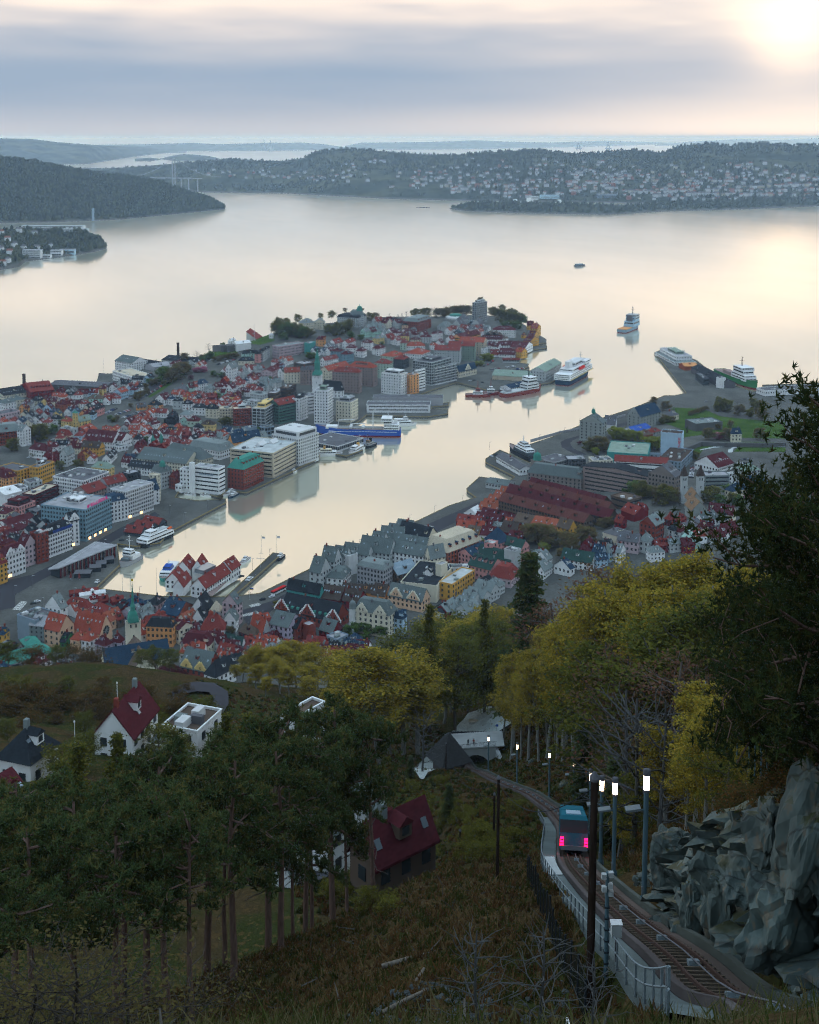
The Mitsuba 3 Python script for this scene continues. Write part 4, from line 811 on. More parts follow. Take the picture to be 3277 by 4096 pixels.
big('''
i p|1218,96 1470,119 1486,91|20 G8 stone slate w4.5 chim=0 sky=0|massive square stone tower with a slate roof and small green cupola|stonetower
i p|1480,100 1490,128 1610,135|8 G8 offwhite darkgrey n chim=0
i w|268,499 515,656 650,630|6 g3 white darkgrey w2.6 chim=1 sky=0|long white and blue pier house with a dark roof on its own pier
i w|112,812 365,836 490,791|5 g2.5 palegrey slate w chim=0 sky=0|low pale shed with a grey roof on the small quay
i p|612,722 1222,743 1258,702|14 M8 brownstone slate w3.6 dorm=3 sky=6|long brown stone building with three rounded dormers in its slate roof|brownstone
i p|650,546 740,561 782,541|22 F brownstone slate n|square brown stone tower with a green copper dome|domecube
S o|2340,1886 2598,1893 2614,1878|17 G3 greybrown black b chim=0 sky=0|long dark banded office block right of the brown stone building
i o|780,520 912,576 1060,501|14 F grey darkgrey g
i o|1060,500 1072,541 1270,521|14 F darkgrey grey g
i a|1270,525 1362,556 1600,541|14 F cream grey w plant=8
k a|0,530 22,566 640,561|12 G4 white red b sky=0|long white building with an orange-red roof and balcony rows
k p|-60,470 408,471 428,345|9 F teal greygreen n plant=6|gallery with teal copper walls and a white roof tent
k H|560,235 800,241 814,205|24 F paleblue darkbrown n|tall pale blue windowless hotel end wall with red vertical letters|hotel
k H|578,521 792,556 802,420|10 F bluegrey darkbrown w plant=7
k o|422,468 431,471 575,476|6 F bluegrey grey w
k a|430,701 722,726 776,690|18 G8 brownstone darkgrey w2.8|brown and white block of flats with a pointed gable roof beside the twin-towered church
k o|1040,690 1070,721 1340,716|11 F greyslate grey b
k o|1330,690 1341,696 1450,686|11 F white darkgrey w
k p|1400,641 1530,671 1722,666|7 H5 palegrey greygreen w
k h|1040,560 1215,621 1280,556|6 G8 white maroon w chim=0|white house with a steep maroon roof beside the car park and red tree
k o|1540,755 1600,801 1760,791|6 G4 bluegrey navy w
k a|1285,881 1380,906 1570,886|9 H5 cream navy w
k h|1350,241 1370,246 1490,246|9 H6 cream navy w|cream villa with a dark roof beside the long park wall
j p|190,881 325,906 538,846|14 G9 stone navy w5 chim=0 sky=0|medieval stone hall with stepped gables and a dark blue roof|stonehall
j p|892,946 962,986 1232,956|9 F darkstone greyslate n plant=4|flat-roofed dark museum in the fortress park
j h|640,880 690,900 720,878|6 H5 cream darkgrey w
j h|180,1046 250,1076 385,1021|5 G3.5 white blue w
j h|305,1100 360,1125 430,1095|5 H4 brick brown w
j h|395,1080 440,1095 540,1065|4 H3 stone red w
j p|610,116 735,216 885,201|10 F white grey w top=3/.5/greygreen|long white cruise terminal with a rounded end on the far pier|terminalwhite
j p|595,166 722,291 905,266|4 F offwhite greyslate w
j w|790,300 832,331 975,321|6 G3 terracotta orange n chim=0 sky=0|rust-red hall in the middle of the far pier
j w|842,346 1242,521 1430,531|7 g4 darkgrey black n chim=0 sky=2|long black-roofed shed on the far pier
j w|1207,456 1262,471 1290,461|13 F white greyslate n|windowless white tower at the end of the long black pier shed
j w|955,404 1046,471 1112,471|9 F glass darkgrey g2.6
S w|3035,1550 3062,1563 3290,1546|7 F white darkgrey w
l H|510,406 1255,496 1302,441|8 g6 brown maroon w dorm=7 dc=maroon chim=0 sky=2|nearest of the long maroon hotel roofs, with seven triangular dormers|bryggenroof
l H|480,361 1400,491 1426,431|11 g5 brown oxide w chim=0 sky=3 dorm=6 dc=oxide
l H|545,291 1690,431 1716,381|11.5 g5.5 darkbrown maroon w chim=0 sky=3 dorm=8 dc=maroon
l H|700,236 1660,351 1692,301|12 g5.5 brown oxide w chim=1 sky=2 dorm=5 dc=oxide
l H|790,191 1600,291 1642,241|13 g5.5 darkbrown maroon w chim=2 sky=2 dorm=5 dc=maroon|farthest of the long maroon hotel roofs beside the brown stone building
l h|200,386 410,416 441,371|6 g5 white terracotta w sky=3
l h|250,346 455,386 482,341|6 g5 white terracotta w
l h|300,301 500,331 540,291|6 g5 terracotta terracotta w sky=4
l h|375,251 600,291 642,251|7 g5 terracotta terracotta w
l h|435,211 690,236 722,201|7 g5 terracotta terracotta w
l t|15,441 170,456 262,411|4 G4.5 white white n chim=0 sky=0|white tent between the old wooden waterfront houses
l h|-60,520 195,546 212,496|6 g4 darkred red w
l h|150,505 420,545 470,490|6 g4.5 darkbrown maroon n
l h|220,452 600,500 640,465|6 g4 darkbrown maroon n
l h|-60,590 85,610 110,555|6 g4 terracotta orangered w
l h|95,590 235,612 262,560|6 g4.5 terracotta orangered w
l h|190,580 325,600 350,545|6 g4.5 brown maroon n
l h|325,590 440,610 470,555|5 g3 palegrey greyslate n
l h|450,640 610,660 665,580|8 g6 darkred darkbrown n
l h|490,540 610,552 632,515|6 g3 orange orangered w
l h|635,620 720,645 760,590|5 g3 greyslate greyslate n
l h|215,680 425,700 450,630|6 g5 white maroon w
l h|60,650 180,672 215,610|6 g4 ochre brown w
l h|640,520 830,560 860,500|7 g5 darkbrown brown n
l h|840,560 1110,592 1130,515|6 g4 orange terracotta w sky=5 dorm=1
l h|1110,590 1230,615 1290,570|8 g6 ochre brown w dorm=1
l h|545,720 680,745 700,670|6 g4.5 darkbrown maroon n
l h|590,680 690,700 720,650|5 g3 terracotta orangered n
o p|302,376 548,469 896,286|13 M8 terracotta tan w3.4 sky=10 dorm=5 dc=navy|large terracotta museum with a tan flat-topped roof and blue skylit slopes|terramuseum
n a|1180,421 1560,501 1602,431|14 g6 white slate w sky=4
n a|1240,331 1590,401 1612,351|14 g6 white slate w sky=4
o a|265,501 350,526 540,491|14 G8 cream greyslate w2.8|cream gabled building with slate roof in front of the terracotta museum
n a|1320,231 1600,331 1652,251|14 g9 cream black w sky=3 dorm=2|tall block with a black roof close to the harbour behind slate gables
n a|838,413 1180,471 1232,401|14 g9 palegrey slate w sky=2 chim=2
n a|650,436 930,486 962,441|14 g6 palegrey slate w
n a|985,296 1100,331 1132,291|14 g6 palegrey slate w
n a|1070,266 1330,291 1352,241|14 g7 palegrey slate w sky=5
n a|1160,221 1290,241 1310,190|14 g6 palegrey slate w
n a|1258,186 1420,216 1452,161|15 g7 palegrey slate w
n a|245,671 380,691 512,621|13 g9 palegrey slate w sky=1|tall grey gabled house nearest the inner harbour corner
n a|420,521 540,561 572,501|14 g9 palegrey slate w chim=2
n a|560,471 680,501 702,461|14 g6 palegrey slate w
n o|640,471 705,501 803,466|15 F offwhite palegrey n
n a|465,736 635,766 702,661|8 M4 white slate w dorm=1|white house with a slate mansard roof and a central gable
n o|785,616 1105,666 1252,601|15 M3 grey greyslate w2.6 top=4/.5/tan|large grey office with a flat terrace roof and tan penthouse|greyoffice
n o|1165,641 1266,716 1452,631|9 G6 brown bluegrey t sky=12|brown house with a steep blue-grey skylit roof, right of the large grey office
o o|40,776 422,846 552,581|12 F cream black n plant=8|cream concrete block with a sunken black roof courtyard|concrete
o o|408,591 476,606 551,571|20 F cream grey n|windowless cream lift tower rising from the concrete block
o o|292,666 351,681 381,661|15 G2 white black n chim=0 sky=0
o o|545,601 571,641 792,631|11 F offwhite darkgrey w
o o|430,821 601,831 908,656|12 F ochre palegrey w3.6|long ochre office with a pale flat roof and a mosaic wall|mosaic
o a|790,601 1042,661 1186,561|9 g6 pink darkgreen w dorm=4 dc=black|pink building with a dark green roof and four dormers
o a|910,461 1270,556 1336,501|9 g5 pink darkgreen w
o a|1030,301 1130,361 1216,291|14 P10 pink navy w sky=2
o a|980,341 1070,361 1112,321|17 F pink palegrey w4
o a|1205,426 1320,451 1386,405|16 F palegrey darkgrey n plant=3
o a|1160,361 1400,406 1472,351|11 g5 pink darkgreen w
o a|660,470 830,500 1040,400|10 G4 pink navy w sky=2
o h|1040,731 1280,776 1352,661|6 M7 pinkgrey red w dorm=1
n a|1140,951 1550,1021 1666,961|8 g7 peach slate w dorm=0 sky=6|peach building with two round-arched gables in its slate roof|peachround
p a|1188,396 1602,471 1682,391|15 M7 cream slate w3.4 sky=4|cream corner mansion with a slate roof, pointed gables and a round corner turret|creamcorner
p a|1605,476 1760,511 1792,471|11 M4 paleblue navy w dorm=2
p c|330,406 985,526 1166,431|7 g9 brick black t sky=2 dorm=0|long black-roofed brick market hall with white stepped gables|markethall
p c|430,141 800,216 842,181|9 g6 teal black n dorm=0 sky=0 chim=2|building wrapped in green scaffold netting beside the inner harbour street
p h|818,241 1030,286 1122,171|6 g6 darkred darkbrown w sky=8
p h|1085,266 1250,311 1302,231|6 g6 darkred darkbrown w sky=6
p h|1060,161 1230,191 1252,141|7 g4 brown darkbrown n sky=4
p h|1240,181 1410,201 1432,151|7 g4 orange darkbrown n
p h|1420,201 1550,241 1602,171|7 g6 orange darkbrown w
p a|255,536 440,601 562,491|12 g6 lilac slate w
p h|445,591 540,611 666,531|10 g5 brick black w3
p h|570,531 680,521 792,531|11 F brick grey n
p h|785,621 950,661 1086,601|5 g6 darkred slate w dorm=1
p o|870,701 1000,741 1142,691|5 F bluegrey grey w
p h|1120,741 1230,801 1312,751|5 H5 white navy w
s o|243,151 400,236 600,131|16 F bluegrey darkgrey n plant=9|building wrapped in grey sheeting under repair beside the square
s a|405,251 500,301 562,191|13 g4 greyslate grey s
s a|495,313 682,356 852,271|12 g8 peach orangered w3.2 sky=4|peach house with arched windows and a bright orange-red roof
s p|850,311 1150,381 1282,301|8 g10 peach orangered n sky=6 chim=3|hall with a huge orange-red roof and a rose window gable|rosehall
s h|820,441 905,466 986,401|9 H4 peach orangered w
s h|910,471 1030,476 1156,431|9 H5 white orangered w
s h|690,471 750,481 862,401|6 g4 green black w
s h|1095,496 1210,531 1292,491|8 H5 lilac maroon w dorm=1
s h|1280,481 1385,491 1432,451|8 H5 lilac maroon w
q a|238,739 548,746 610,691|13 M4.5 orange black w2.6 sky=4|orange corner house with a black mansard roof beside the white church tower|orangecorner
q a|600,700 622,771 702,691|10 g3 cream maroon w
q h|240,481 375,491 482,421|9 H4 pinkgrey black w sky=3
q h|430,560 610,611 742,481|8 g6 terracotta navy w sky=2
q h|470,531 562,546 652,441|8 g6 terracotta navy w
q h|640,641 712,691 787,611|7 G5 cream terracotta w
q h|775,641 905,661 947,591|7 G7 white black w
q h|765,531 940,561 987,471|8 G9 white black w
q h|970,556 1090,561 1132,521|8 P6 palegrey tan w
q a|1135,441 1290,476 1326,431|15 G6 pinkgrey slate w3 chim=0|mural-painted gable house at the crossing by the harbour
q h|1125,661 1280,666 1302,601|8 G6 white slate w
q h|868,781 1145,776 1162,701|6 H9 white red w sky=3|white house with a large red hipped roof in the old quarter
q h|1395,755 1580,816 1702,801|7 g9 palegrey orangered w
q a|615,956 960,961 1102,881|7 M6 cream maroon w dorm=2
q h|625,1041 760,1046 780,1000|6 H4 white orangered w
q h|760,1000 910,1010 930,960|7 g4 white orangered w
q h|1052,1021 1300,1081 1396,1031|5 g5 cream red w
q h|1090,960 1290,990 1340,940|5 g4 white maroon w
q h|1135,901 1340,961 1392,931|5 g5 white darkgreen w
q h|1465,936 1650,971 1726,901|5 g4 darkred orangered w
q h|1280,800 1500,860 1600,840|5 H5 maroon brown w
q h|1370,900 1460,925 1490,890|5 g3 darkred red w
t p|660,591 950,681 1082,561|9 g9 brick slate t|ornate brick house with yellow stone trim and a slate roof|ornate
t h|940,691 1040,751 1252,621|8 H8 white black w chim=3|white villa with a black and bronze hipped roof beside the hairpin road
s p|30,656 96,746 612,576|8 H5 grey copper b chim=0 sky=0|long building with a green copper hipped roof at lower left|copperhall
s c|205,461 300,541 482,511|8 H3 grey copper b chim=1 sky=0
s h|290,716 415,741 612,701|9 H5 white maroon w
s o|610,701 800,801 942,756|4 F brown grey n
s a|-60,940 100,1061 232,981|8 g8 white navy w
s a|240,1121 520,1121 712,1091|6 H10 peach greyslate w sky=6|large light slate hipped roof at the lower left foot of the hill
s h|540,1011 720,1086 952,1011|5 G5 grey greyslate w sky=4
s h|890,966 1120,1001 1292,961|6 H8 white black w sky=4
s h|-40,391 40,401 98,345|10 H3 ochre navy w
s c|-30,521 90,546 206,491|9 F black maroon n plant=4
s h|180,850 330,880 400,820|6 H4 darkred orangered w
s h|200,950 330,1000 360,930|6 g4 darkred orangered w
s h|530,830 650,870 740,820|6 G4 darkred orangered w
s h|600,890 740,920 860,850|6 G4 white orangered w
s h|400,890 560,940 650,910|5 G4 darkred orangered w sky=6
s h|750,830 850,870 900,830|6 g4 white terracotta w
s h|830,940 880,960 905,920|6 g4 darkred red w
r a|488,941 700,961 806,931|10 G8 white greyslate w
r a|760,906 1000,961 1062,921|6 H5 peach red w
r a|980,1000 1180,1040 1300,960|7 H6 pinkgrey red w
r h|1120,1080 1240,1110 1420,1040|7 G5 peach terracotta w
r h|1260,1060 1350,1090 1425,1060|6 G4 brown red w
r h|1370,1010 1500,1040 1660,990|7 G4 lilac greyslate w
r h|1600,985 1690,1010 1760,960|7 G4 palegrey greyslate w
r h|1295,931 1400,956 1572,931|5 g3 darkred black n
r s|1445,871 1530,901 1646,861|5 H3 darkred navy n
r s|785,940 860,985 900,960|5 G4 white orangered n
m a|445,411 640,441 770,381|13 G6 brick greyslate w2.6 dorm=1|red brick and white tenement with a slate roof near the woods|tenement
m a|200,600 440,631 480,580|9 g5 pinkgrey darkgrey w2.6
m a|438,625 560,631 660,600|9 H6 palegrey greyslate w
m o|0,545 195,560 400,500|9 H3 cream darkgrey n|plain cream building with a dark roof among the trees
m h|755,485 850,500 990,490|8 H5 palegrey black w
m h|840,500 930,520 990,480|7 H5 palegrey maroon w
m o|890,430 1040,480 1180,400|6 G3 white darkgrey w
m h|1100,465 1190,475 1285,460|7 H5 cream maroon w
m h|1238,261 1532,316 1590,290|6 g6 cream maroon w dorm=2|long cream house with a maroon roof and two white dormers below the twin-towered church
m h|1110,350 1200,400 1330,330|6 G5 white slate w
m h|1200,350 1270,365 1310,340|6 G4 white black w
m h|1345,350 1420,385 1465,350|5 H4 white black w dorm=2
m h|730,360 800,375 890,360|5 H4 maroon red w
m h|865,370 930,385 1000,350|5 H4 darkred red w
m h|1230,430 1290,440 1330,410|5 g4 maroon maroon w
m h|0,720 110,760 190,700|7 H5 paleblue greyslate w
m h|180,745 235,755 300,690|8 g5 white greyslate w
m h|0,650 100,680 160,670|5 g4 darkred maroon w
m o|145,110 340,140 460,85|9 F brown brown b
m h|185,380 250,400 290,370|6 g4 darkred red w
m h|240,270 400,310 560,265|6 g5 darkred red n
m h|415,235 510,255 560,240|6 g4 darkred red n
m h|940,560 1080,590 1120,540|6 H4 palegrey mint w
l h|1150,960 1490,1010 1510,930|6 g6 white darkgreen w sky=3
l h|1070,1030 1240,1080 1270,1040|6 G5 white navy w
l h|1300,920 1480,945 1510,880|6 H7 terracotta maroon w sky=3
l h|1370,800 1480,830 1520,790|6 G5 darkred maroon w
l h|1505,870 1600,900 1640,850|9 g5 bluegrey navy w
l a|840,940 980,970 1015,925|11 G5 white greyslate w
''')

big('''
q b|560,115 465,196 632,192|8 g5 white red w3 chim=1 sky=1|left white gabled front of the restaurant pier building|zachA
q b|662,165 552,272 674,272|7 g5 white red n chim=0 sky=1|low white gabled front with a statue niche on the restaurant pier|zachB
q b|772,258 926,292 1192,104|8 G6 white red w3 chim=1 sky=3|longest white volume with a red roof on the restaurant pier|zachD
q b|690,-15 585,72 748,62|9 g6 white red n chim=0 sky=3|rear red-roofed gable on the water side of the restaurant pier
q b|860,-20 770,62 900,52|9 g6 white red n chim=0 sky=1|middle rear red-roofed gable behind the glass roof on the restaurant pier
q b|1125,-10 1060,62 1196,100|9 g6 white red w3 chim=0 sky=2|right rear gable at the seaward corner of the restaurant pier
S c|493,2126 564,2132 596,2117|3.5 g4 glass red g2 chim=0 sky=0|front red-roofed market hut on the quay beside the white ferry
S c|534,2102 600,2115 631,2100|3.5 g4 glass red g2 chim=0 sky=0|middle red-roofed market hut of the three on the quay
S c|569,2084 635,2098 665,2084|3.5 g4 glass red g2 chim=0 sky=0|rear red-roofed market hut of the three on the quay
S h|405,2632 420,2668 680,2624|11 G8.5 cream navy n chim=0 sky=0|cathedral nave with a long dark navy roof|nave
t h|-70,452 62,692 374,658|10 g8.5 cream brown n chim=0 sky=0|cathedral transept with a brown roof, gable facing the hill|transept
S h|498,2484 503,2490 564,2483|24 F cream copper n|square pale stone cathedral tower under a green dome and spire|cathtower
g h|856,343 962,349 992,336|24 F white copper n|square white church tower under a tall green copper spire|nytower
g h|970,500 1187,536 1219,520|9 M11 white black t chim=0 sky=0|white church nave with a big black roof beside its green spire|nynave
k h|783,726 799,731 873,727|23 P9 palegrey darkbrown n|left tower of the twin-towered stone church|mariaL
k h|968,728 984,732 1066,728|23 P9 palegrey darkbrown n|right tower of the twin-towered stone church|mariaR
k h|845,950 890,1021 1042,1016|11 g7 stone wood n chim=0 sky=0|nave of the twin-towered stone church with a brown roof
k h|862,1042 916,1121 1086,1106|9 g6.5 stone wood n chim=0 sky=0|lower choir of the twin-towered stone church, nearest the hill
''')
RC = dict(o='orangered', r='red', m='maroon', k='black', n='navy', g='greyslate', s='slate', d='darkgrey', b='brown', e='terracotta')
WC = dict(w='white', c='cream', y='yellow', p='pink', b='paleblue', e='terracotta', G='palegrey', r='darkred', h='ochre', m='mint', l='lilac', k='black', o='orange', t='tan')
def small(t, ref, h, text, L=10.5, W=7.5):
    r0, r1 = P(*tp(t, *ref[0]), 8)[:2], P(*tp(t, *ref[1]), 8)[:2]
    ang = math.atan2(r1[1] - r0[1], r1[0] - r0[0])
    rng = np.random.default_rng(int(h * 10) + len(text))
    for it in text.split():
        x, y, k = it.split(',')[:3]
        hh = h * rng.uniform(.85, 1.15)
        c = at_height(*tp(t, float(x), float(y)), hh + 1.5)
        a = ang + rng.normal(0, .07) + (math.pi / 2 if k.endswith('2') else 0)
        l2, w2 = L * rng.uniform(.85, 1.25) / 2, W * rng.uniform(.9, 1.15) / 2
        if k[0] in 'MX': l2 *= 1.5
        ea, eb = np.array([math.cos(a), math.sin(a)]), np.array([-math.sin(a), math.cos(a)])
        cor = [c[:2] + ea * sx * l2 + eb * sy * w2 for sx, sy in ((-1, -1), (1, -1), (1, 1), (-1, 1))]
        i = int(np.argmin([q[1] for q in cor]))
        zg = float(town_z(c[0], c[1]))
        q = (cor[i], cor[(i + 1) % 4], cor[(i - 1) % 4])
        along = i % 2 == 0
        letter = ('G' if along else 'g') if rng.random() < .72 else 'H'
        building('wooden_house' if t in 'abd' else 'house', q, zg - 1.5, zg + hh, f'{letter}{w2 * rng.uniform(.85, 1.1):.2f}', WC[k[1]], RC[k[0]], 's', None, seed=len(BUILT))

small('a', ((1190, 640), (1560, 330)), 6.0, '''30,690,op 150,690,rp 240,680,nw 330,690,dc 480,700,rw 555,690,rw 430,590,rG 530,600,mG 620,575,nl2 660,590,ny 450,520,nG 560,520,mb 790,560,nw 850,530,mw
 870,570,nb 760,470,re 860,480,mw2 930,470,mc 980,480,rw2 600,450,mc2 520,450,my 660,390,ow2 730,400,ow 820,380,kw2 900,380,rw2 960,360,mG2 1040,350,mb2 1090,350,rw2 1250,400,rw2 1310,400,rr2 1340,420,rw2 1230,440,rw
 1190,300,mw 1300,290,mw 1390,240,kG 1600,200,kw2 1580,270,ob 1610,290,kw 1500,310,mb 1540,320,mb 700,330,mr2 800,330,kG 840,330,dG 350,480,dG 300,470,mw 280,600,kc 340,620,kG 430,660,kw
 800,480,mw 1090,490,mw 1010,530,kc 960,590,mo 1010,600,mh 1060,600,kb 700,870,rc 620,970,mw 560,960,rw 720,940,kw2 830,920,mc2 850,990,rw2 900,980,mc2 960,930,ow 560,1060,mr 630,1080,mr 950,1060,re 990,1050,mh 1060,1100,rw
 1230,780,ow2 1330,770,ow 1290,800,oy 1440,740,mG 1550,770,ow2 1630,750,ow 1500,840,ow 1610,970,mr 1590,880,kw 1680,660,ow 1620,620,rw 1560,700,rw 1690,780,ow 920,840,rb 1650,1040,rw 1700,1060,rG 1290,1050,kw 1240,1100,kw''')
small('b', ((690, 700), (1000, 560)), 6.0, '''590,770,ow2 640,760,ow2 700,780,rw2 730,800,oy2 790,800,ob2 840,780,rw2 830,820,kw 740,840,ow 900,810,rw 950,800,rr2 1010,800,rr2 1060,760,gy 1100,750,mm2 830,870,ow2 890,870,ow2 930,870,rw2 990,890,ow2
 1050,880,rw2 1130,830,rw 1190,860,rw2 1280,840,ow 1210,790,rw2 1290,780,mr 1340,740,mw 1400,740,mw2 1440,720,ow2 1460,700,oo2 1270,670,rw2 1330,650,rw2 1290,620,rw 1390,620,nw 1420,600,mb 1480,600,rb 1560,680,nw2 1610,690,gG2
 1640,640,gc2 1690,640,gw2 1600,610,gG 1220,700,mw 1170,700,mw 1100,690,mw 1040,690,mG 980,700,gG 1070,680,mc 1150,620,or 1380,540,gG 1330,530,rw 1450,470,mG 1390,470,rG 1140,510,rw 1470,580,my 1540,730,rr 1250,800,my 1330,890,rw
 850,440,oc 890,430,rw 800,400,kw2 740,430,gG 610,420,mw 560,430,mw 130,600,kw2 280,580,kb 170,670,nw 60,690,rw 90,710,rb 20,650,kG2 200,1030,mw 260,1000,ow 310,980,ow 430,980,rw2 340,960,gG 550,1010,kk 300,1090,rw 170,1080,ow2 250,1090,rw
 700,1060,rm 1100,900,rw 1180,920,rw 1250,920,or 1010,930,rw''')
small('d', ((100, 560), (500, 380)), 5.5, '''60,220,mw 150,200,ow2 240,220,ow 120,310,ow2 180,290,oy 270,280,sG 330,250,mw 440,300,oo 600,300,oo 540,330,ky2 330,360,mw2 430,350,mw 460,360,mw2 340,410,mw 590,370,rw2 690,330,rw2 700,370,rr2 560,430,mw 540,450,rw2
 590,460,rr2 470,470,rw2 340,490,rr 180,490,mr 640,480,rr2 690,470,rw2 740,480,ow2 820,360,mw 900,390,mc2 960,370,mw 1010,390,mw2 900,420,oG 1070,390,gG2 1130,350,mw 1180,330,nw2 790,420,kw 240,560,ow 160,560,mw 60,650,nw2 30,680,mw2 100,640,nc2
 450,520,rr 60,410,ow 90,380,rw 200,380,ow 1060,370,rw 1120,380,ow''')
small('d', ((1200, 480), (1600, 380)), 6.0, '''1290,370,nG 1310,360,gG 1550,400,gG''', 14, 10)
small('e', ((330, 720), (700, 640)), 6.5, '''390,720,ow2 440,730,ow 300,750,rw2 370,760,gw2 340,790,mb 120,820,rG 90,830,gG 30,910,mo 40,950,rw 90,920,mw 30,830,rw 900,570,dw 960,580,dw 750,610,nw 850,620,nw 920,620,mw 760,640,kw
 170,960,gw2 220,990,gG2 310,980,gG 190,1030,gG 110,1030,kw2 40,1060,rw2''')
small('e', ((1100, 620), (1400, 560)), 8.0, '''1380,350,gG 1420,330,gG2 1490,350,gG2 1470,280,rG 1570,300,mc2 1610,280,mt2 1650,290,kp 1700,300,mG 1400,400,mm 1330,400,gm 1500,390,gG2 1450,400,gm 1480,480,gy 1560,440,gw 1630,400,mw 1700,420,mw 1600,470,rG 1640,490,rw2 1690,500,rw''', 13, 10)
small('f', ((640, 560), (900, 480)), 6.5, '''60,400,mw 100,400,mG 150,390,sG 560,390,ow 620,370,rw2 690,390,lw2 660,420,nG 740,360,rw2 790,360,mG 840,370,dw2 750,400,mG 880,360,rG 920,400,ow 960,380,dG2 1000,370,gw2 920,350,mp 640,440,kw 580,490,rw 460,530,mw
 1040,430,bk 1100,440,bk 1140,450,bk 1060,560,mw2 1110,570,mw2 180,440,mG 140,420,mG 280,430,mG 60,430,mG 390,560,ow2 1200,480,bw 1560,340,ro'''.replace('lw2', 'gw2'), 11, 8)
small('f', ((640, 560), (900, 480)), 7.0, '''680,320,dG 900,310,dG 730,260,dG 520,340,gG''', 20, 14)
small('q', ((640, 800), (1000, 700)), 5.5, '''350,620,re 440,600,re2 540,600,oc2 560,560,ow2 640,700,mc 700,760,mG 760,740,mw 790,800,mr 1040,620,ow2 860,700,kG 1100,860,mw 980,850,mG 1000,830,mw 1440,1050,rw 1400,1010,rw2 1640,900,ow 1640,680,rG 1560,620,oG 90,440,nr
 180,480,nr 250,560,gG2 160,560,gG 190,700,re 200,760,ow 1320,1010,mw2 1180,1060,oo2 1230,1100,kw 1530,1000,rw 1700,830,mr''')
small('p', ((200, 800), (640, 850)), 5.5, '''60,750,ow 130,790,ow 210,740,ow 30,760,rr 260,830,gw 360,800,gG2 470,790,rw 540,830,rw 620,800,rw2 700,790,rr2 770,740,rr 850,820,rw2 900,850,mw 980,880,rw 1060,840,mG 1110,800,gG 1150,870,mw 1240,840,mw 300,880,rw2 420,860,rG2 60,910,mr 20,860,dw
 1200,790,nG 1280,780,mw 640,870,mw 760,870,rw 540,890,rw 1000,800,kw 180,900,rw''')
small('s', ((180, 900), (600, 960)), 5.5, '''30,780,np 60,740,nw 700,850,rr 660,780,rr 850,790,rr 900,850,mr 960,850,kw 1000,830,kw 1080,830,kG 1210,860,gG 1310,900,gG 820,950,gG 640,980,kw 260,870,ow 130,890,rw 360,830,rr2 1130,910,kG 1230,930,nG 1400,960,gG''')
small('m', ((0, 600), (400, 560)), 6.0, '''60,640,kw 0,780,nb 130,700,mw 690,620,rr 740,610,rr 800,590,rw 850,600,gG 640,700,gw 1130,520,rw 1400,480,mw 1480,420,mr 1330,520,mG 1060,610,gm 1000,610,mr''')
small('o', ((700, 1050), (1000, 900)), 7.0, '''540,1060,gr 620,1050,gG 720,1010,gG2 820,960,gG2 900,910,gG2 1000,840,gG2 960,780,kG 1080,800,gG 1600,560,gw 1640,600,gw 1560,470,gw 780,1060,gG 480,1080,kG''', 13, 9)
small('r', ((60, 100), (300, 0)), 9.0, '''40,110,re 100,120,mw 120,150,kw 40,60,rw 20,170,me''', 14, 11)
small('c', ((100, 1080), (300, 960)), 9.0, '''480,880,kG 360,900,kG 420,950,kG 100,960,rw 330,1060,kG 600,900,kG 560,960,kG 700,830,dG 160,930,dG''', 15, 12)
# ---------------------------------------------------------------- domes, spires, turrets, chimneys, signs: parts of their buildings
def top_of(t, x, y, z):
    return P(*tp(t, x, y), z)
def centre(bid):
    key, fr, A, B, zb, ze = BIG[bid]
    return np.array(fr(A / 2, B / 2, ze)), key, fr, A, B, ze
def rings(key, part, prof, c, col, sides=16, rot=0.0, k=0, smooth=False):
    m = MB(); ang = np.arange(sides) * 2 * np.pi / sides + rot
    v = np.vstack([np.c_[c[0] + r * np.cos(ang), c[1] + r * np.sin(ang), np.full(sides, c[2] + z)] for r, z in prof])
    n = len(prof); i, j = np.meshgrid(np.arange(n - 1), np.arange(sides), indexing='ij')
    q = np.stack([i * sides + j, i * sides + (j + 1) % sides, (i + 1) * sides + (j + 1) % sides, (i + 1) * sides + j], -1).reshape(-1, 4)
    m.add(v, q, code(C[col], k)); kk = sub(key, part); m.put(kk, smooth=smooth); return kk
def spire(bid, dome, up, col='copper'):
    c, key, fr, A, B, ze = centre(bid)
    d = np.array(fr(1, 0, 0)) - fr(0, 0, 0); rot = math.atan2(d[1], d[0]) + math.pi / 4
    s2 = (A + B) / 4 * math.sqrt(2)
    rings(key, 'dome', [(s2 * r, z) for r, z in dome], c, col, 4, rot, 0)
    rings(key, 'spire', up, c, col, 8, 0, 0)
    scene[sub(key, 'weathercock')] = place(unit('yellowpaint'), [c[0], c[1], ze + up[-1][1] + .6], [1.2, 0, 0], [0, .2, 0], [0, 0, 1.3])
spire('nytower', [(1.12, -.3), (1.15, .8), (.98, 3), (.62, 5.5), (.5, 7.2)], [(3.4, 7), (3.3, 14), (4.0, 14.6), (2.6, 17), (2.3, 20.5), (2.8, 21), (1.3, 25), (.6, 31), (.08, 39)])
spire('cathtower', [(1.06, -.3), (1.06, .6), (1.0, 2.6), (.82, 4.6), (.5, 6.2), (.24, 7)], [(1.5, 6.8), (1.3, 8.2), (1.7, 8.8), (.95, 11), (.6, 16), (.08, 25)])
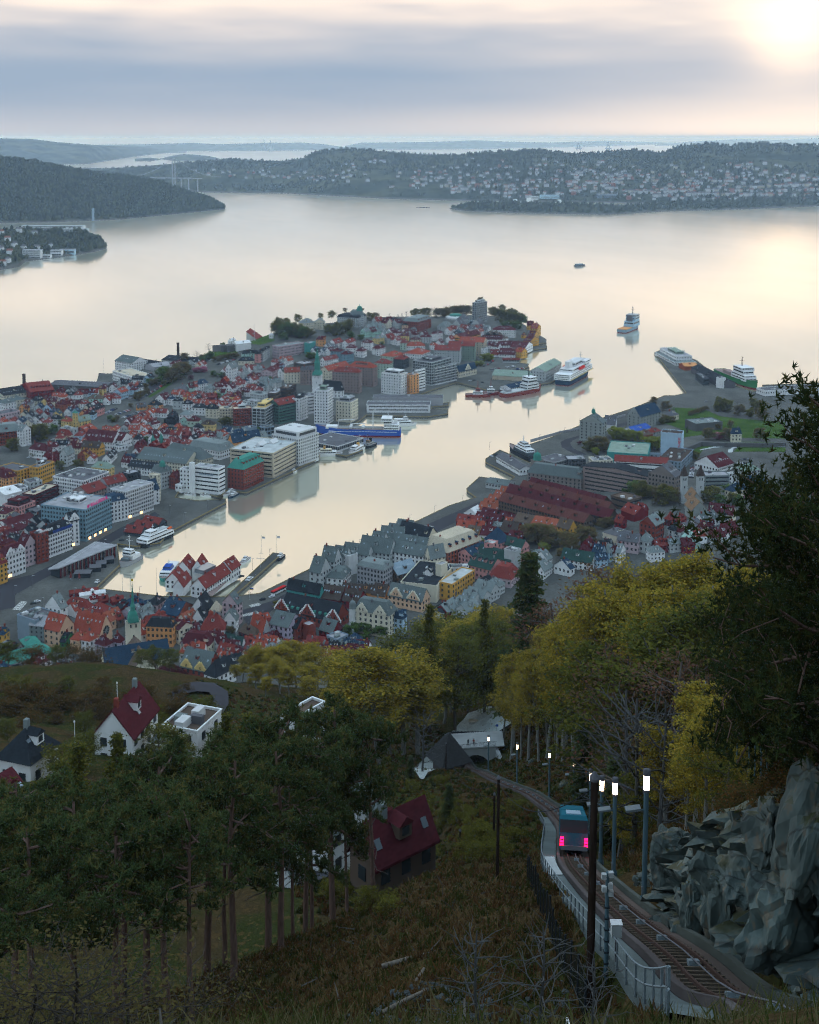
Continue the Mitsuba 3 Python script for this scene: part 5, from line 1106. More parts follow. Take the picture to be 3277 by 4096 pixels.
for bid in ('cathtower', 'nytower', 'mariaL', 'mariaR'):
    c, key, fr, A, B, ze = centre(bid)
    for q0, q1 in (((0, 0), (A, 0)), ((0, 0), (0, B))):
        p0, p1 = np.array(fr(*q0, 0)), np.array(fr(*q1, 0)); d = p1 - p0; L = np.linalg.norm(d); d /= L; n = np.array([d[1], -d[0], 0]); n = -n if n @ ((p0 + p1) / 2) > 0 else n
        if L < 3 or -(n @ (p0 / np.linalg.norm(p0))) < .1: continue
        for f, zz, w, h in ((.33, 3, .9, 2.0), (.67, 3, .9, 2.0), (.5, 9.5, .8, 1.8)):
            scene[sub(key, 'window')] = place(UNITW, [*(p0 + d * L * f + n * .02)[:2], ze - zz], d * w, n * .2, [0, 0, h])
for bid in ('nave', 'transept'):
    c, key, fr, A, B, ze = centre(bid)
    p0 = np.array(fr(0, 0, 0)); p1 = np.array(fr(A, 0, 0)) ; d = p1 - p0; L = np.linalg.norm(d); d /= L; n = np.array([d[1], -d[0], 0]); n = -n if n @ p0 > 0 else n
    for f in ((.2, .78, .9) if bid == 'nave' else (.5,)):
        scene[sub(key, 'window')] = place(UNITW, [*(p0 + d * L * f + n * .03)[:2], ze - 4.5], d * 2.0, n * .25, [0, 0, 4.6])
DOME = [(1.1, 0), (1.1, .3), (1.0, .4), (1.0, 1.0), (.95, 1.25), (.8, 1.6), (.5, 1.85), (.1, 2.0), (.06, 2.6)]
def dome_on(bid, f, r, col, z=0.0, h=1.0, base=None):
    c, key, fr, A, B, ze = centre(bid)
    p = np.array(fr(A * f[0], B * f[1], ze + z))
    rings(key, 'dome', [(r * a, r * b * h) for a, b in DOME], p, col, 16, 0, 0, True)
    if base: rings(key, 'turret', [(r * .98, -base), (r * .98, .2)], p, 'offwhite', 12)
dome_on('museum', (.4, .3), 4.2, 'copper', 5)
dome_on('domecorner', (.35, .25), 2.6, 'copper', 4.5)
dome_on('domecube', (.5, .5), 3.6, 'copper', 0)
dome_on('stonetower', (.55, .5), 1.9, 'copper', 8, 1.3)
dome_on('creamcorner', (0, 1), 2.2, 'greyslate', 1, 1.2, 14)
for bid, n, sz, col in (('markethall', 3, 5.5, 'brick'), ('stepgables', 2, 4.2, 'white'), ('gablefront', 1, 4.5, 'white'), ('creamcorner', 2, 4.5, 'cream'), ('ornate', 2, 3.6, 'yellow'), ('customs', 1, 6, 'cream'), ('stonehall', 1, 7, 'stone'),
                        ('peachround', 2, 4.5, 'peach')):
    c, key, fr, A, B, ze = centre(bid)
    # stepped or pointed gables standing on the front wall
    far = {'stonehall': ((0, 0), (0, B)), 'stepgables': ((0, 0), (A, 0)), 'gablefront': ((0, 0), (A, 0)), 'customs': ((0, 0), (A, 0))}.get(bid, ((0, 0), (0, B)))
    p0, p1 = np.array(fr(*far[0], ze)), np.array(fr(*far[1], ze)); d = p1 - p0; L = np.linalg.norm(d); d /= L
    nn = np.array([d[1], -d[0], 0]); nn = -nn if nn @ p0 > 0 else nn
    for k in range(n):
        q = p0 + d * L * ((k + .5) / n if bid != 'markethall' else (.04, .5, .97)[k]) + nn * .25
        g = MB(); steps = 6
        up = sz * 1.25
        for s_ in range(steps):
            w = sz * 2 * (1 - s_ / steps); z0 = up * s_ / steps
            M = np.array([d, nn, [0, 0, 1]]).T
            v = (UNIT_V * [w, .7, up / steps + .02]) @ M.T + q + [0, 0, z0 + up / steps / 2]
            g.add(v, UNIT_F, code(C[col], 0))
        gk = sub(key, 'stepped_gable'); g.put(gk)
        if bid in ('markethall', 'ornate', 'peachround'):
            t_ = MB()
            for s_ in range(steps):
                w = sz * (1 - s_ / steps)
                for sg in (-1, 1):
                    v = (UNIT_V * [.75, .95, up / steps + .5]) @ np.array([d, nn, [0, 0, 1]]).T + q + d * sg * w + [0, 0, up * s_ / steps + .5]
                    t_.add(v, UNIT_F, code(C['white' if bid == 'markethall' else 'yellow' if bid == 'ornate' else 'cream'], 3))
            t_.put(gk + '__coping')
        for sg in ((-.25, .25) if sz > 4 else (0,)):
            scene[sub(gk, 'window')] = place(UNITW, q + d * sg * sz + nn * .4 + [0, 0, sz * .35], d * .8, nn * .1, [0, 0, 1.6])
for k in range(9):   # green dormers of the market hall
    c, key, fr, A, B, ze = centre('markethall')
    if k == 4: continue
    p = np.array(fr(1.6, B * (.1 + .8 * k / 8), ze + 2.2))
    scene[sub(key, 'dormer')] = place(unit('copper', 0), p, np.array(fr(1.6, 0, 0)) - fr(0, 0, 0), (np.array(fr(0, 1.7, 0)) - fr(0, 0, 0)), [0, 0, 1.5])
# rose window
c, key, fr, A, B, ze = centre('rosehall')
p0, p1 = np.array(fr(0, 0, ze)), np.array(fr(A, 0, ze)); d = (p1 - p0) / np.linalg.norm(p1 - p0); n = np.array([d[1], -d[0], 0]); n = -n if n @ p0 > 0 else n
rw = MB(); a_ = np.linspace(0, 2 * np.pi, 25)[:-1]; q = (p0 + p1) / 2 + n * .12 - [0, 0, .5]
rw.add(np.vstack([[q]] + [[q + d * 3 * math.cos(x) + np.array([0, 0, 3.2 * math.sin(x)])] for x in a_]), [[0, 1 + i, 1 + (i + 1) % 24] for i in range(24)], code(C['glass'], 3))
rw.put(sub(key, 'rose_window'), 'window_glass')
sp_ = MB()
for x in np.linspace(0, np.pi, 5)[:-1]:
    v = (UNIT_V * [5.8, .2, .22]) @ np.array([d * math.cos(x) + np.array([0, 0, math.sin(x)]), n, -d * math.sin(x) + np.array([0, 0, math.cos(x)])]) + q + n * .1
    sp_.add(v, UNIT_F, code(C['stone']))
sp_.put(sub(key, 'tracery'))
# roof tents on the beige office, glass roof of the restaurant pier
c, key, fr, A, B, ze = centre('beige')
for s_, col in ((.35, 'white'), (.5, 'bright')):
    t_ = MB(); x0 = A * .62 if s_ < .4 else A * .38
    v = [fr(x0, B * s_, ze), fr(x0 + 12, B * s_, ze), fr(x0 + 12, B * s_ + 7, ze), fr(x0, B * s_ + 7, ze), fr(x0, B * s_ + 3.5, ze + 3.4), fr(x0 + 12, B * s_ + 3.5, ze + 3.4)]
    t_.add(v, [[0, 1, 5], [0, 5, 4], [2, 3, 4], [2, 4, 5], [0, 4, 3], [1, 2, 5]], code(C['white'], 3)); t_.put(sub(key, 'roof_tent'))
gz = MB(); zz = QUAY + 11
g4 = [top_of('q', x, y, zz) for x, y in ((800, 70), (905, 95), (1045, 30), (950, -5))]
gz.add(np.array(g4 + [q - [0, 0, 3] for q in g4]), [[0, 1, 2, 3], [0, 4, 5, 1], [1, 5, 6, 2], [2, 6, 7, 3], [3, 7, 4, 0]], code(C['paleblue'], 3))
gz.put(sub(BIG['zachD'][0], 'glass_roof'), 'bright_glass')
aw = thing('awning', 'long grey awning along the quay side of the restaurant pier building', 'awning')
mb = MB(); a4 = [top_of('q', 930, 335, QUAY + 4), top_of('q', 1165, 165, QUAY + 4), top_of('q', 1235, 160, QUAY + 2.6), top_of('q', 1000, 390, QUAY + 2.6)]
mb.add(np.array(a4 + [q - [0, 0, .2] for q in a4]), [[0, 1, 2, 3], [7, 6, 5, 4], [0, 4, 5, 1], [1, 5, 6, 2], [2, 6, 7, 3], [3, 7, 4, 0]], code(C['greybrown'], 3)); mb.put(aw)

def round_thing(name, label, cat, t, x, y, prof, col, hz=0.0, sides=20, parts=None, k=0):
    c = at_height(*tp(t, x, y), hz); key = thing(name, label, cat)
    m = MB(); m.tube_rings(prof[0][1] if isinstance(prof[0][0], str) else prof, c[0], c[1], code(C[col], k), sides)
    v, f, cc = m.arrays(); v = v + [0, 0, c[2] - hz]
    if parts is None:
        scene[key] = mikit.ply((v, f), 'city', uv=cc)
    else:
        scene[key + '__' + parts[0]] = mikit.ply((v, f), 'city', uv=cc)
        for pn, pr, pc in parts[1]:
            m2 = MB(); m2.tube_rings(pr, c[0], c[1], code(C[pc], 0), sides); v, f, cc = m2.arrays()
            scene[key + '__' + pn] = mikit.ply((v + [0, 0, c[2] - hz], f), 'city', uv=cc)
    return key, c
round_thing('factory_chimney', 'tall round brick chimney standing by the fjord at the far left waterfront', 'chimney', 'b', 614, 405, [(2.3, -2), (2.2, 0), (1.6, 24), (1.9, 24.2), (1.9, 25.2), (1.3, 25.2)], 'darkbrown')
round_thing('factory_chimney', 'short thick brick chimney beside the red-roofed waterfront warehouse', 'chimney', 'a', 279, 300, [(2.2, -2), (2.0, 14), (2.3, 14.2), (2.3, 15.5)], 'darkbrown')
round_thing('aquarium', 'low white aquarium with a round green roof on the peninsula', 'aquarium', 'f', 640, 268, [(17, -2), (17, 3.5), (16.6, 3.6), (10, 4.2)], 'white', parts=('ring', [('roof', [(10, 4.0), (10, 6.6), (8.8, 7.2), (.1, 7.6)], 'copper')]))
for x, y, lab in ((325, 575, 'left'), (419, 555, 'right')):
    round_thing('roof_turret', f'small copper green spire turret rising over the slate market roofs, the {lab} one of two', 'turret', 'd', x, y, [(2.0, -2), (2.0, 10.5), (2.5, 10.6), (1.0, 13.5), (.1, 17)], 'copper', sides=8)
fx, fy = tp('b', 1495, 190)
def mast(name, label, cat, base, h, r=.16, col='white', flag=None):
    key = thing(name, label, cat); m = MB()
    m.tube([base, base + [0, 0, h]], [r, r * .6], code(C[col], 3), 6); m.put(key + '__pole')
    m = MB(); m.tube_rings([(r * 1.8, 0), (r * 1.8, .3), (.01, .45)], base[0], base[1], code(C[col], 3), 8); v, f, cc = m.arrays()
    scene[key + '__finial'] = mikit.ply((v + [0, 0, base[2] + h], f), 'city', uv=cc)
    if flag:
        m = MB(); x = np.linspace(0, 2.4, 7); wv = .18 * np.sin(x * 2.6)
        for i in range(6):
            for z0, z1, cc in ((0, .8, flag[0]), (.8, 1.6, flag[1])):
                a = base + [x[i] + .1, wv[i], h - 2 + z0]; b = base + [x[i + 1] + .1, wv[i + 1], h - 2 + z0]
                m.add([a, b, b + [0, 0, z1 - z0], a + [0, 0, z1 - z0]], [[0, 1, 2, 3]], code(C[cc], 3))
        m.put(key + '__flag')
    return key
mast('flagpole', 'tall white signal mast on the grassy fort hill', 'mast', at_height(fx, fy, 0), 26, .3)
for x, y, h, lab, fl in ((425, 345, 9, 'flagpole with a red flag on the ochre block, left of two', ('red', 'red')), (603, 270, 9, 'flagpole with a red flag on the ochre block, right of two', ('red', 'red'))):
    q = at_height(*tp('c', x, y), 17); mast('flagpole', lab, 'flagpole', q, h, .14, 'white', fl)
for px, h, lab, fl in (((852, 2322), 14, 'slender mast on the near end of the quay pier', None), ((1048, 2216), 14, 'flagpole at the seaward end of the quay pier, left of two', ('white', 'bluegrey')), ((1108, 2214), 14, 'flagpole at the seaward end of the quay pier, right of two', ('white', 'bluegrey')),
                       ((490, 2368), 16, 'tall mast on the market square quay, left of two', None), ((628, 2376), 18, 'tall mast on the market square quay beside the restaurant pier', None), ((1000, 2400), 9, 'flagpole with a blue and yellow flag by the brick market hall', ('yellow', 'blue'))):
    mast('flagpole', lab, 'flagpole', at_height(*px, 0), h, .13, 'palegrey', fl)

# signs: flat letters standing on their buildings
def sign(bid, part, text, height, col, side, f0, dz, bold=True, off=.5, glow=False):
    c, key, fr, A, B, ze = centre(bid)
    ends = ((0, 0), (A, 0)) if side == 'r' else ((0, B), (0, 0))
    p0, p1 = np.array(fr(*ends[0], ze)), np.array(fr(*ends[1], ze)); d = p1 - p0; L = np.linalg.norm(d); d /= L
    n = np.array([d[1], -d[0], 0]); n = -n if n @ p0 > 0 else n
    tm = meshkit.text_mesh(text, height, .25, bold)
    v = np.array(tm.vertices); q = p0 + d * L * f0 + n * off + np.array([0, 0, dz])
    if (np.cross(d, [0, 0, 1]) @ n) < 0: d = -d; q = p0 + d * 0 - d * L * (1 - f0) + n * off + np.array([0, 0, dz])
    w = v[:, :1] * d + v[:, 1:2] * np.array([0, 0, 1.0]) + v[:, 2:3] * n + q
    scene[sub(key, part)] = mikit.ply((w, np.array(tm.faces)), 'city', uv=np.broadcast_to(code(C[col], 3), (len(w), 2)))
sign('store', 'sign', 'W WALLENDAHL', 2.6, 'magenta', 'r', .04, .6)
sign('bays', 'sign', 'Fjordkraft', 1.8, 'white', 'r', .25, .8)
sign('bluesign', 'sign', 'KLØVERHUSET', 2.0, 'blue', 'r', .2, .3)
sign('blaau', 'sign', 'BLAAUWGÅRDEN', 1.3, 'bluegrey', 'l', .2, -7.3, off=.12)
c, key, fr, A, B, ze = centre('hotel')
for i, ch in enumerate('HOTEL'):
    p0, p1 = np.array(fr(0, B, ze)), np.array(fr(0, 0, ze)); d = (p1 - p0) / np.linalg.norm(p1 - p0); n = np.array([d[1], -d[0], 0]); n = -n if n @ p0 > 0 else n
    tm = meshkit.text_mesh(ch, 2.2, .3, True); v = np.array(tm.vertices)
    if d[0] < 0: d = -d
    w = v[:, :1] * d + v[:, 1:2] * np.array([0, 0, 1.0]) + v[:, 2:3] * n + (p1 if p1[0] > p0[0] else p0) - d * 3.4 + n * .15 + [0, 0, -6.2 - 2.9 * i]
    scene[sub(key, 'letter')] = mikit.ply((w, np.array(tm.faces)), 'city', uv=np.broadcast_to(code((.6, .01, .02), 3), (len(w), 2)))

# lit shop windows on the quay street
for bid, n in (('store', 4), ('longwhite', 2), ('gablefront', 1), ('stepgables', 1)):
    c, key, fr, A, B, ze = centre(bid); p0, p1 = np.array(fr(0, 0, 0)), np.array(fr(A, 0, 0)); d = (p1 - p0) / A; n_ = np.array([d[1], -d[0], 0]); n_ = -n_ if n_ @ p0 > 0 else n_
    for k in range(n):
        s0 = A * (.08 + .8 * k / max(n, 2)); q = [p0 + d * s0 + n_ * .3 + [0, 0, QUAY + .8], p0 + d * (s0 + 3.2) + n_ * .3 + [0, 0, QUAY + .8]]; m = MB(); v = [q[0], q[1], q[1] + [0, 0, 2.0], q[0] + [0, 0, 2.0]]
        f = [[0, 1, 2], [0, 2, 3]]; f = f if np.cross(v[1] - v[0], v[2] - v[0]) @ n_ > 0 else [[2, 1, 0], [3, 2, 0]]
        m.add(v, f, code(C['cream'], 3)); scene[sub(key, 'shop_window')] = m.ply('city', emitter={'type': 'area', 'radiance': {'type': 'rgb', 'value': [.9, .42, .13]}})

# ---------------------------------------------------------------- the angular glass market building on the square
mk = thing('market_building', 'long angular glass market building with a grey folded roof on the harbour square', 'market hall')
rp = [(552, 509, 8.0), (668, 500, 8.0), (1352, 228, 9.5), (1140, 196, 9.5), (1092, 190, 9.5)]
R3 = np.array([top_of('r', x, y, QUAY + h) for x, y, h in rp])
mb = MB(); cen = R3.mean(0)
mb.add(np.vstack([R3, R3 - [0, 0, .7]]), [[0, 1, 2], [0, 2, 3], [0, 3, 4]] + [[i, 5 + i, 5 + (i + 1) % 5] for i in range(5)] + [[i, 5 + (i + 1) % 5, (i + 1) % 5] for i in range(5)] + [[7, 6, 5], [8, 7, 5], [9, 8, 5]], code(C['grey'], 2))
mb.put(mk + '__roof')
W2 = cen[:2] + (R3[:, :2] - cen[:2]) * .93
mb = MB(); mb.prism(W2, [QUAY + 2.6, QUAY, QUAY, QUAY, QUAY + .5], R3[:, 2] - .6, code(C['glass'], 3), top=False); mb.put(mk + '__glass_wall', 'window_glass')
d = W2[2] - W2[1]; L = np.linalg.norm(d); d /= L; n = np.array([d[1], -d[0]]); n = -n if n @ W2[1] > 0 else n
for k in range(58):
    f = (k + .5) / 58
    if k % 9 == 8: continue
    q = W2[1] + d * L * f + n * .2; zt = R3[1, 2] * (1 - f) + R3[2, 2] * f - .7
    scene[sub(mk, 'slat')] = place(unit(('darkred', 'darkbrown', 'brownstone', 'black')[(k * 7) % 4]), [*q, (zt + QUAY) / 2], [*(d * .75), 0], [*(n * .25), 0], [0, 0, zt - QUAY])
ridge = MB(); ridge.tube([R3[0] + [0, 0, .15], (R3[3] + R3[4]) / 2 + [0, 0, .15]], .18, code(C['palegrey'], 3), 5); ridge.tube([R3[1] + [0, 0, .15], R3[3] + [0, 0, .15]], .18, code(C['palegrey'], 3), 5); ridge.put(mk + '__ridge_strip')
for i, (x0, y0, x1, y1) in enumerate(((850, 565, 1035, 560), (1030, 500, 1160, 490), (1105, 455, 1222, 445), (1205, 405, 1312, 395))):
    g = thing('glass_pavilion', f"dark glass terrace pavilion in front of the market building, {['nearest', 'second', 'third', 'farthest'][i]} of four", 'pavilion', 'glass terrace pavilions')
    a, b = top_of('r', x0, y0, QUAY + 3.2), top_of('r', x1, y1, QUAY + 3.2); e = b - a; L = np.linalg.norm(e); e /= L; w = np.array([-e[1], e[0], 0])
    scene[g + '__glass_wall'] = place(UNITW, (a + b) / 2 + w * 4 - [0, 0, 1.6], e * L, w * 8, [0, 0, 3.1])
    scene[g + '__roof'] = place(unit('darkgrey'), (a + b) / 2 + w * 4 + [0, 0, .1], e * (L + .6), w * 8.6, [0, 0, .25])
for i, (x, y) in enumerate(((815, 635), (913, 640))):
    c = top_of('r', x, y, QUAY); g = thing('parasol', f"{['left', 'right'][i]} one of two tall closed red parasols before the market building", 'parasol', 'closed red parasols')
    for pn, pr, col in (('pole', [(.12, 0), (.12, 6)], 'grey'), ('canopy', [(.25, 1.6), (.95, 2.0), (.7, 4), (.12, 6.3)], 'red')):
        m = MB(); m.tube_rings(pr, c[0], c[1], code(C[col], 3), 8); v, f, cc = m.arrays(); scene[g + '__' + pn] = mikit.ply((v + [0, 0, QUAY], f), 'city', uv=cc)
def stall(label, t, pts, h, roofc, wallc, rise=1.4):
    Lp, c, R = [top_of(t, *map(float, q.split(',')), QUAY + h) for q in pts.split()]
    return building('market_stall', (c, R, Lp), QUAY - .3, QUAY + h, f'G{rise}', wallc, roofc, None, label, extra=('chim=0', 'sky=0'), seed=len(BUILT))
KINDW_EXTRA = dict(market_stall='market stall')
stall('long red-roofed market stall at the end of the square', 'r', '778,762 800,785 1132,752', 3, 'red', 'darkred')
stall('row of white market tents beside the red stall', 'r', '905,790 920,812 1215,770', 3, 'white', 'white')
stall('small striped kiosk between the white tents and the red stalls', 'r', '1030,835 1040,850 1130,832', 3, 'darkred', 'white')
stall('red gabled market stall, left of two beside the kiosk', 'r', '1125,850 1150,868 1250,850', 3, 'red', 'darkred', 2.5)
stall('red gabled market stall, right of two beside the kiosk', 'r', '1240,850 1290,880 1432,862', 3, 'red', 'darkred', 2.2)

# ---------------------------------------------------------------- lawns, roads and markings in the town
sheet('fort_lawn', [tp('b', x, y) for x, y in ((985, 330), (1060, 300), (1250, 290), (1300, 320), (1290, 360), (1160, 385), (1030, 380))], .25, 'lawn', C['green'], 'green grass slope below the fort', 15)
sheet('fort_grass', [tp('b', x, y) for x, y in ((1070, 215), (1250, 195), (1410, 160), (1600, 150), (1720, 120), (1720, 190), (1560, 215), (1430, 205), (1240, 235), (1100, 240))], .25, 'lawn', C['green'], 'grassy top of the fort hill', 26)
sheet('park_strip', [tp('b', x, y) for x, y in ((260, 850), (470, 745), (640, 650), (710, 635), (690, 670), (560, 735), (420, 800), (290, 860))], .2, 'lawn', C['green'], 'narrow green park strip beside the avenue of trees', 5)
sheet('avenue', [tp('b', x, y) for x, y in ((0, 880), (200, 880), (440, 740), (560, 660), (500, 650), (300, 760), (120, 850), (0, 850))], .2, 'city', C['asphalt'], 'asphalt avenue lined with parked cars', 4)
sheet('park_lawn', [tp('k', x, y) for x, y in ((810, 330), (1010, 300), (1300, 330), (1340, 345), (1720, 350), (1990, 340), (1990, 100), (1500, 60), (1240, 30), (1060, -60), (700, -80), (560, 100), (780, 200))], .2, 'lawn', C['green'], 'wide green lawn of the fortress park', 5)
sheet('park_lawn_001', [tp('k', x, y) for x, y in ((830, 480), (1010, 410), (1720, 405), (1990, 400), (1990, 540), (1390, 540), (1440, 490), (1400, 470), (1050, 490), (1000, 560), (870, 545))], .2, 'lawn', C['green'], 'green lawn below the long park wall', 5)
sheet('park_path', [tp('k', x, y) for x, y in ((1000, 500), (1160, 470), (1300, 461), (1990, 458), (1990, 475), (1450, 480), (1390, 500), (1380, 550), (1325, 550), (1330, 515), (1390, 482), (1300, 478), (1160, 485), (1010, 508))], .35, 'city', C['palegrey'], 'pale gravel path across the park lawn', 5)
sheet('church_yard', [tp('k', x, y) for x, y in ((560, 1020), (760, 1000), (800, 1080), (760, 1150), (600, 1150))], .2, 'lawn', C['green'], 'green churchyard lawn beside the twin-towered church', 4)
sheet('quay_road', [tp('i', x, y) for x, y in ((985, 330), (1030, 300), (1200, 255), (1500, 170), (1800, 90), (1800, 120), (1500, 215), (1210, 275), (1130, 310), (1095, 345), (1130, 410), (1290, 490), (1220, 500), (1080, 440), (1000, 390))], .12, 'city', C['asphalt'], 'curving asphalt road along the fortress quay', 4)
sheet('wharf_road', [(1640, 2130), (1700, 2095), (1910, 2005), (2010, 1985), (2100, 1935), (2150, 1960), (2010, 2020), (1900, 2045), (1760, 2115), (1690, 2150)], .12, 'city', C['asphalt'], 'asphalt road along the old wharf', 4)
sheet('market_street', [(-40, 2330), (130, 2290), (330, 2190), (480, 2105), (620, 2040), (640, 2055), (500, 2130), (350, 2215), (150, 2320), (60, 2370), (60, 2420), (-40, 2440)], .12, 'city', C['asphalt'], 'asphalt street between the market square and the store fronts', 4)
sheet('harbour_road', [(960, 2440), (1090, 2400), (1200, 2340), (1230, 2355), (1110, 2420), (1040, 2480), (990, 2500)], .12, 'city', C['asphalt'], 'asphalt road at the inner harbour corner', 3)
def zebra(name, t, quad, n, label):
    q = [P(*tp(t, x, y), QUAY + .1) for x, y in quad]; mb = MB()
    for k in range(n):
        f0, f1 = (k + .1) / n, (k + .6) / n
        v = [q[0] * (1 - f0) + q[1] * f0, q[0] * (1 - f1) + q[1] * f1, q[3] * (1 - f1) + q[2] * f1, q[3] * (1 - f0) + q[2] * f0]
        v = np.array(v); v[:, 2] = town_z(v[:, 0], v[:, 1]) + .2
        mb.add(v, [[0, 1, 2, 3]], code((.6, .6, .58), 3))
    key = thing(name, label, 'road marking'); mb.put(key)
zebra('zebra_crossing', 'r', ((240, 878), (135, 980), (235, 985), (318, 885)), 14, 'long white zebra crossing at the left edge of the square')
zebra('zebra_crossing', 'q', ((1420, 495), (1535, 465), (1572, 490), (1455, 518)), 9, 'white zebra crossing nearer the harbour, by the police car')
zebra('zebra_crossing', 'q', ((1330, 605), (1520, 560), (1560, 590), (1345, 628)), 12, 'white zebra crossing beside the mural gable')
zebra('zebra_crossing', 'n', ((1535, 165), (1640, 180), (1690, 165), (1580, 145)), 10, 'white zebra crossing on the old wharf road')
# stone walls of the park and the fort bastion
def wall_line(name, label, t, pts, h, th, col, z0=0):
    key = thing(name, label, 'wall'); mb = MB()
    q = [at_height(*tp(t, x, y), 0) for x, y in pts]
    for a, b in zip(q, q[1:]):
        d = (b - a)[:2]; L = np.linalg.norm(d); n_ = np.array([-d[1], d[0]]) / L * th / 2
        poly = [a[:2] - n_, b[:2] - n_, b[:2] + n_, a[:2] + n_]
        mb.prism(poly, [a[2] - 1, b[2] - 1, b[2] - 1, a[2] - 1], [a[2] + h, b[2] + h, b[2] + h, a[2] + h], code(C[col], 0))
    mb.put(key)
wall_line('park_wall', 'long dark stone wall across the fortress park', 'k', ((805, 470), (1015, 385), (1300, 398), (1725, 402), (1990, 395)), 4.5, 3, 'darkstone')
wall_line('bastion_wall', 'dark stone bastion wall of the fort above the fjord', 'b', ((1062, 300), (1165, 305), (1250, 290)), 9, 14, 'darkstone')
wall_line('harbour_fence', 'long grey fence wall along the fortress quay', 'i', ((640, 335), (990, 235), (1215, 195), (1240, 190)), 2.2, .5, 'grey')
wall_line('harbour_fence', 'long grey fence wall by the stone hall towards the pier', 'i', ((1530, 95), (1730, 40)), 2.2, .5, 'grey')
# ---------------------------------------------------------------- ships and boats
def frame(bow, stern):
    b, s = P(*bow, 0), P(*stern, 0); d = b - s; L = np.linalg.norm(d); d /= L
    return s, d, np.array([-d[1], d[0], 0]), L
def hull_mesh(L, B, D, sheer, col, boot=None, taper_len=.32):
    """A hull along x from the stern (0) to the bow (L)."""
    xs = np.r_[0, .04, .15, .35, *(1 - taper_len * np.array([1, .6, .3, .1, 0]))]
    hw = np.r_[.85, .925, 1, 1, 1, .82, .5, .22, .02] * B / 2
    levels = [(-1.5, .80, 0), (.0, .90, .0), (.35 if boot is None else boot, .93, .01), (D * .6, 1.0, .02), (D, 1.0, .03)]
    v, m = [], MB()
    rows = []
    for z, k, ext in levels:
        zz = z + (sheer * np.clip((xs - .6) / .4, 0, 1) ** 1.6 * (z / D) if z > 0 else 0)
        xe = xs * L + (ext * L) * np.clip((xs - .7) / .3, 0, 1)
        w = hw * (k if z < D * .5 else 1.0)
        rows.append((np.c_[xe, w, zz * np.ones_like(xs)], np.c_[xe, -w, zz * np.ones_like(xs)]))
    n = len(xs)
    for (p0, q0), (p1, q1), cc in zip(rows[:-1], rows[1:], [boot and C['darkred'] or C[col], boot and C['darkred'] or C[col]] + [C[col]] * 3):
        for a, b in ((p0, p1), (q0, q1)):
            i = np.arange(n - 1)
            m.add(np.vstack([a, b]), np.c_[i, i + 1, i + 1 + n, i + n], code(cc, 3))
        m.add([p0[0], q0[0], q1[0], p1[0]], [[0, 1, 2, 3]], code(cc, 3))
    p, q = rows[-1]; i = np.arange(n - 1)
    dk = MB(); dk.add(np.vstack([p - [0, 0, .6], q - [0, 0, .6]]), np.c_[i, i + 1, i + 1 + n, i + n], code(C['greybrown'], 2))
    return m, dk
def ship(name, cat, label, bow, stern, B, D, sheer, col, blocks, boot=None, mast=None, group=None, L=None, deck=None, **kw):
    s, d, w, L0 = frame(bow, stern); L = L or L0
    key = thing(name, label, cat, group)
    def tf(v):
        v = np.asarray(v, float); return s + v[:, :1] * d + v[:, 1:2] * w + v[:, 2:3] * [0, 0, 1.0]
    def put(part, mb, bs='city'):
        v, f, c = mb.arrays(); scene[sub(key, part)] = mikit.ply((tf(v), f), bs, uv=c)
    h, dk = hull_mesh(L, B, D, sheer, col, boot, **kw)
    put('hull', h); put('deck', dk)
    for bl in blocks:
        part, x0, x1, hwid, z0, z1, cc = bl[:7]; win = bl[7] if len(bl) > 7 else None; tp_ = bl[8] if len(bl) > 8 else .96
        m = MB(); m.box((x0 + x1) / 2 * L, 0, (z0 + z1) / 2, (x1 - x0) * L, hwid * B, z1 - z0, code(C[cc], 3), taper=tp_); put(part, m)
        if win:
            m = MB(); rows = max(1, int(win))
            for r in range(rows):
                zc = z0 + (z1 - z0) * (r + .6) / rows; hh = (z1 - z0) / rows * .36; tt = 1 - (1 - tp_) * ((r + .6) / rows)
                m.box((x0 + x1) / 2 * L, 0, zc, (x1 - x0) * L * .93 * tt, hwid * B * tt + .12, hh, code(C['glass'], 3))
                m.box((x0 + x1) / 2 * L, 0, zc, (x1 - x0) * L * tt + .12, hwid * B * tt * .9, hh, code(C['glass'], 3))
            put(part + '_window', m, 'window_glass')
    if mast:
        m = MB(); x, z0, z1, cc, r = mast
        m.tube([[x * L, 0, z0], [x * L, 0, z1]], [r, r * .5], code(C[cc], 3), 6)
        m.box(x * L, 0, z0 + (z1 - z0) * .6, .3, (z1 - z0) * .5, .25, code(C[cc], 3))
        m.box(x * L, 0, z0 + (z1 - z0) * .85, .25, (z1 - z0) * .25, .2, code(C[cc], 3)); put('mast', m)
    return key, put, L
k_, put, L = ship('cruise_ship', 'cruise ship', 'tall coastal cruise ship with a dark navy hull moored with its stern to the viewer', (2345, 1490), (2248, 1543), 22, 7, 3, 'navy',
     [('deck_block', .0, .93, 1.0, 7, 14.5, 'white', 3, .99), ('upper_deck', .16, .86, .84, 14.5, 19, 'white', 1, .97), ('bridge_deck', .62, .84, 1.08, 19, 23, 'white', 1, .95), ('funnel', .2, .32, .3, 17, 28, 'white'),
      ('top_deck', .36, .8, .5, 19, 24, 'offwhite', 1)], mast=(.76, 23, 33, 'palegrey', .5), boot=.8)
m = MB(); m.box(.5 * L, 0, 7.2, L * .96, 22.15, .7, code(C['yellowpaint'], 3)); put('stripe', m)
for sg in (-1, 1):
    for f in (.42, .52):
        m = MB(); m.box(f * L, sg * 11.3, 17, 9, 3.2, 3, code((.5, .03, .02), 3), taper=.8); put('lifeboat', m)
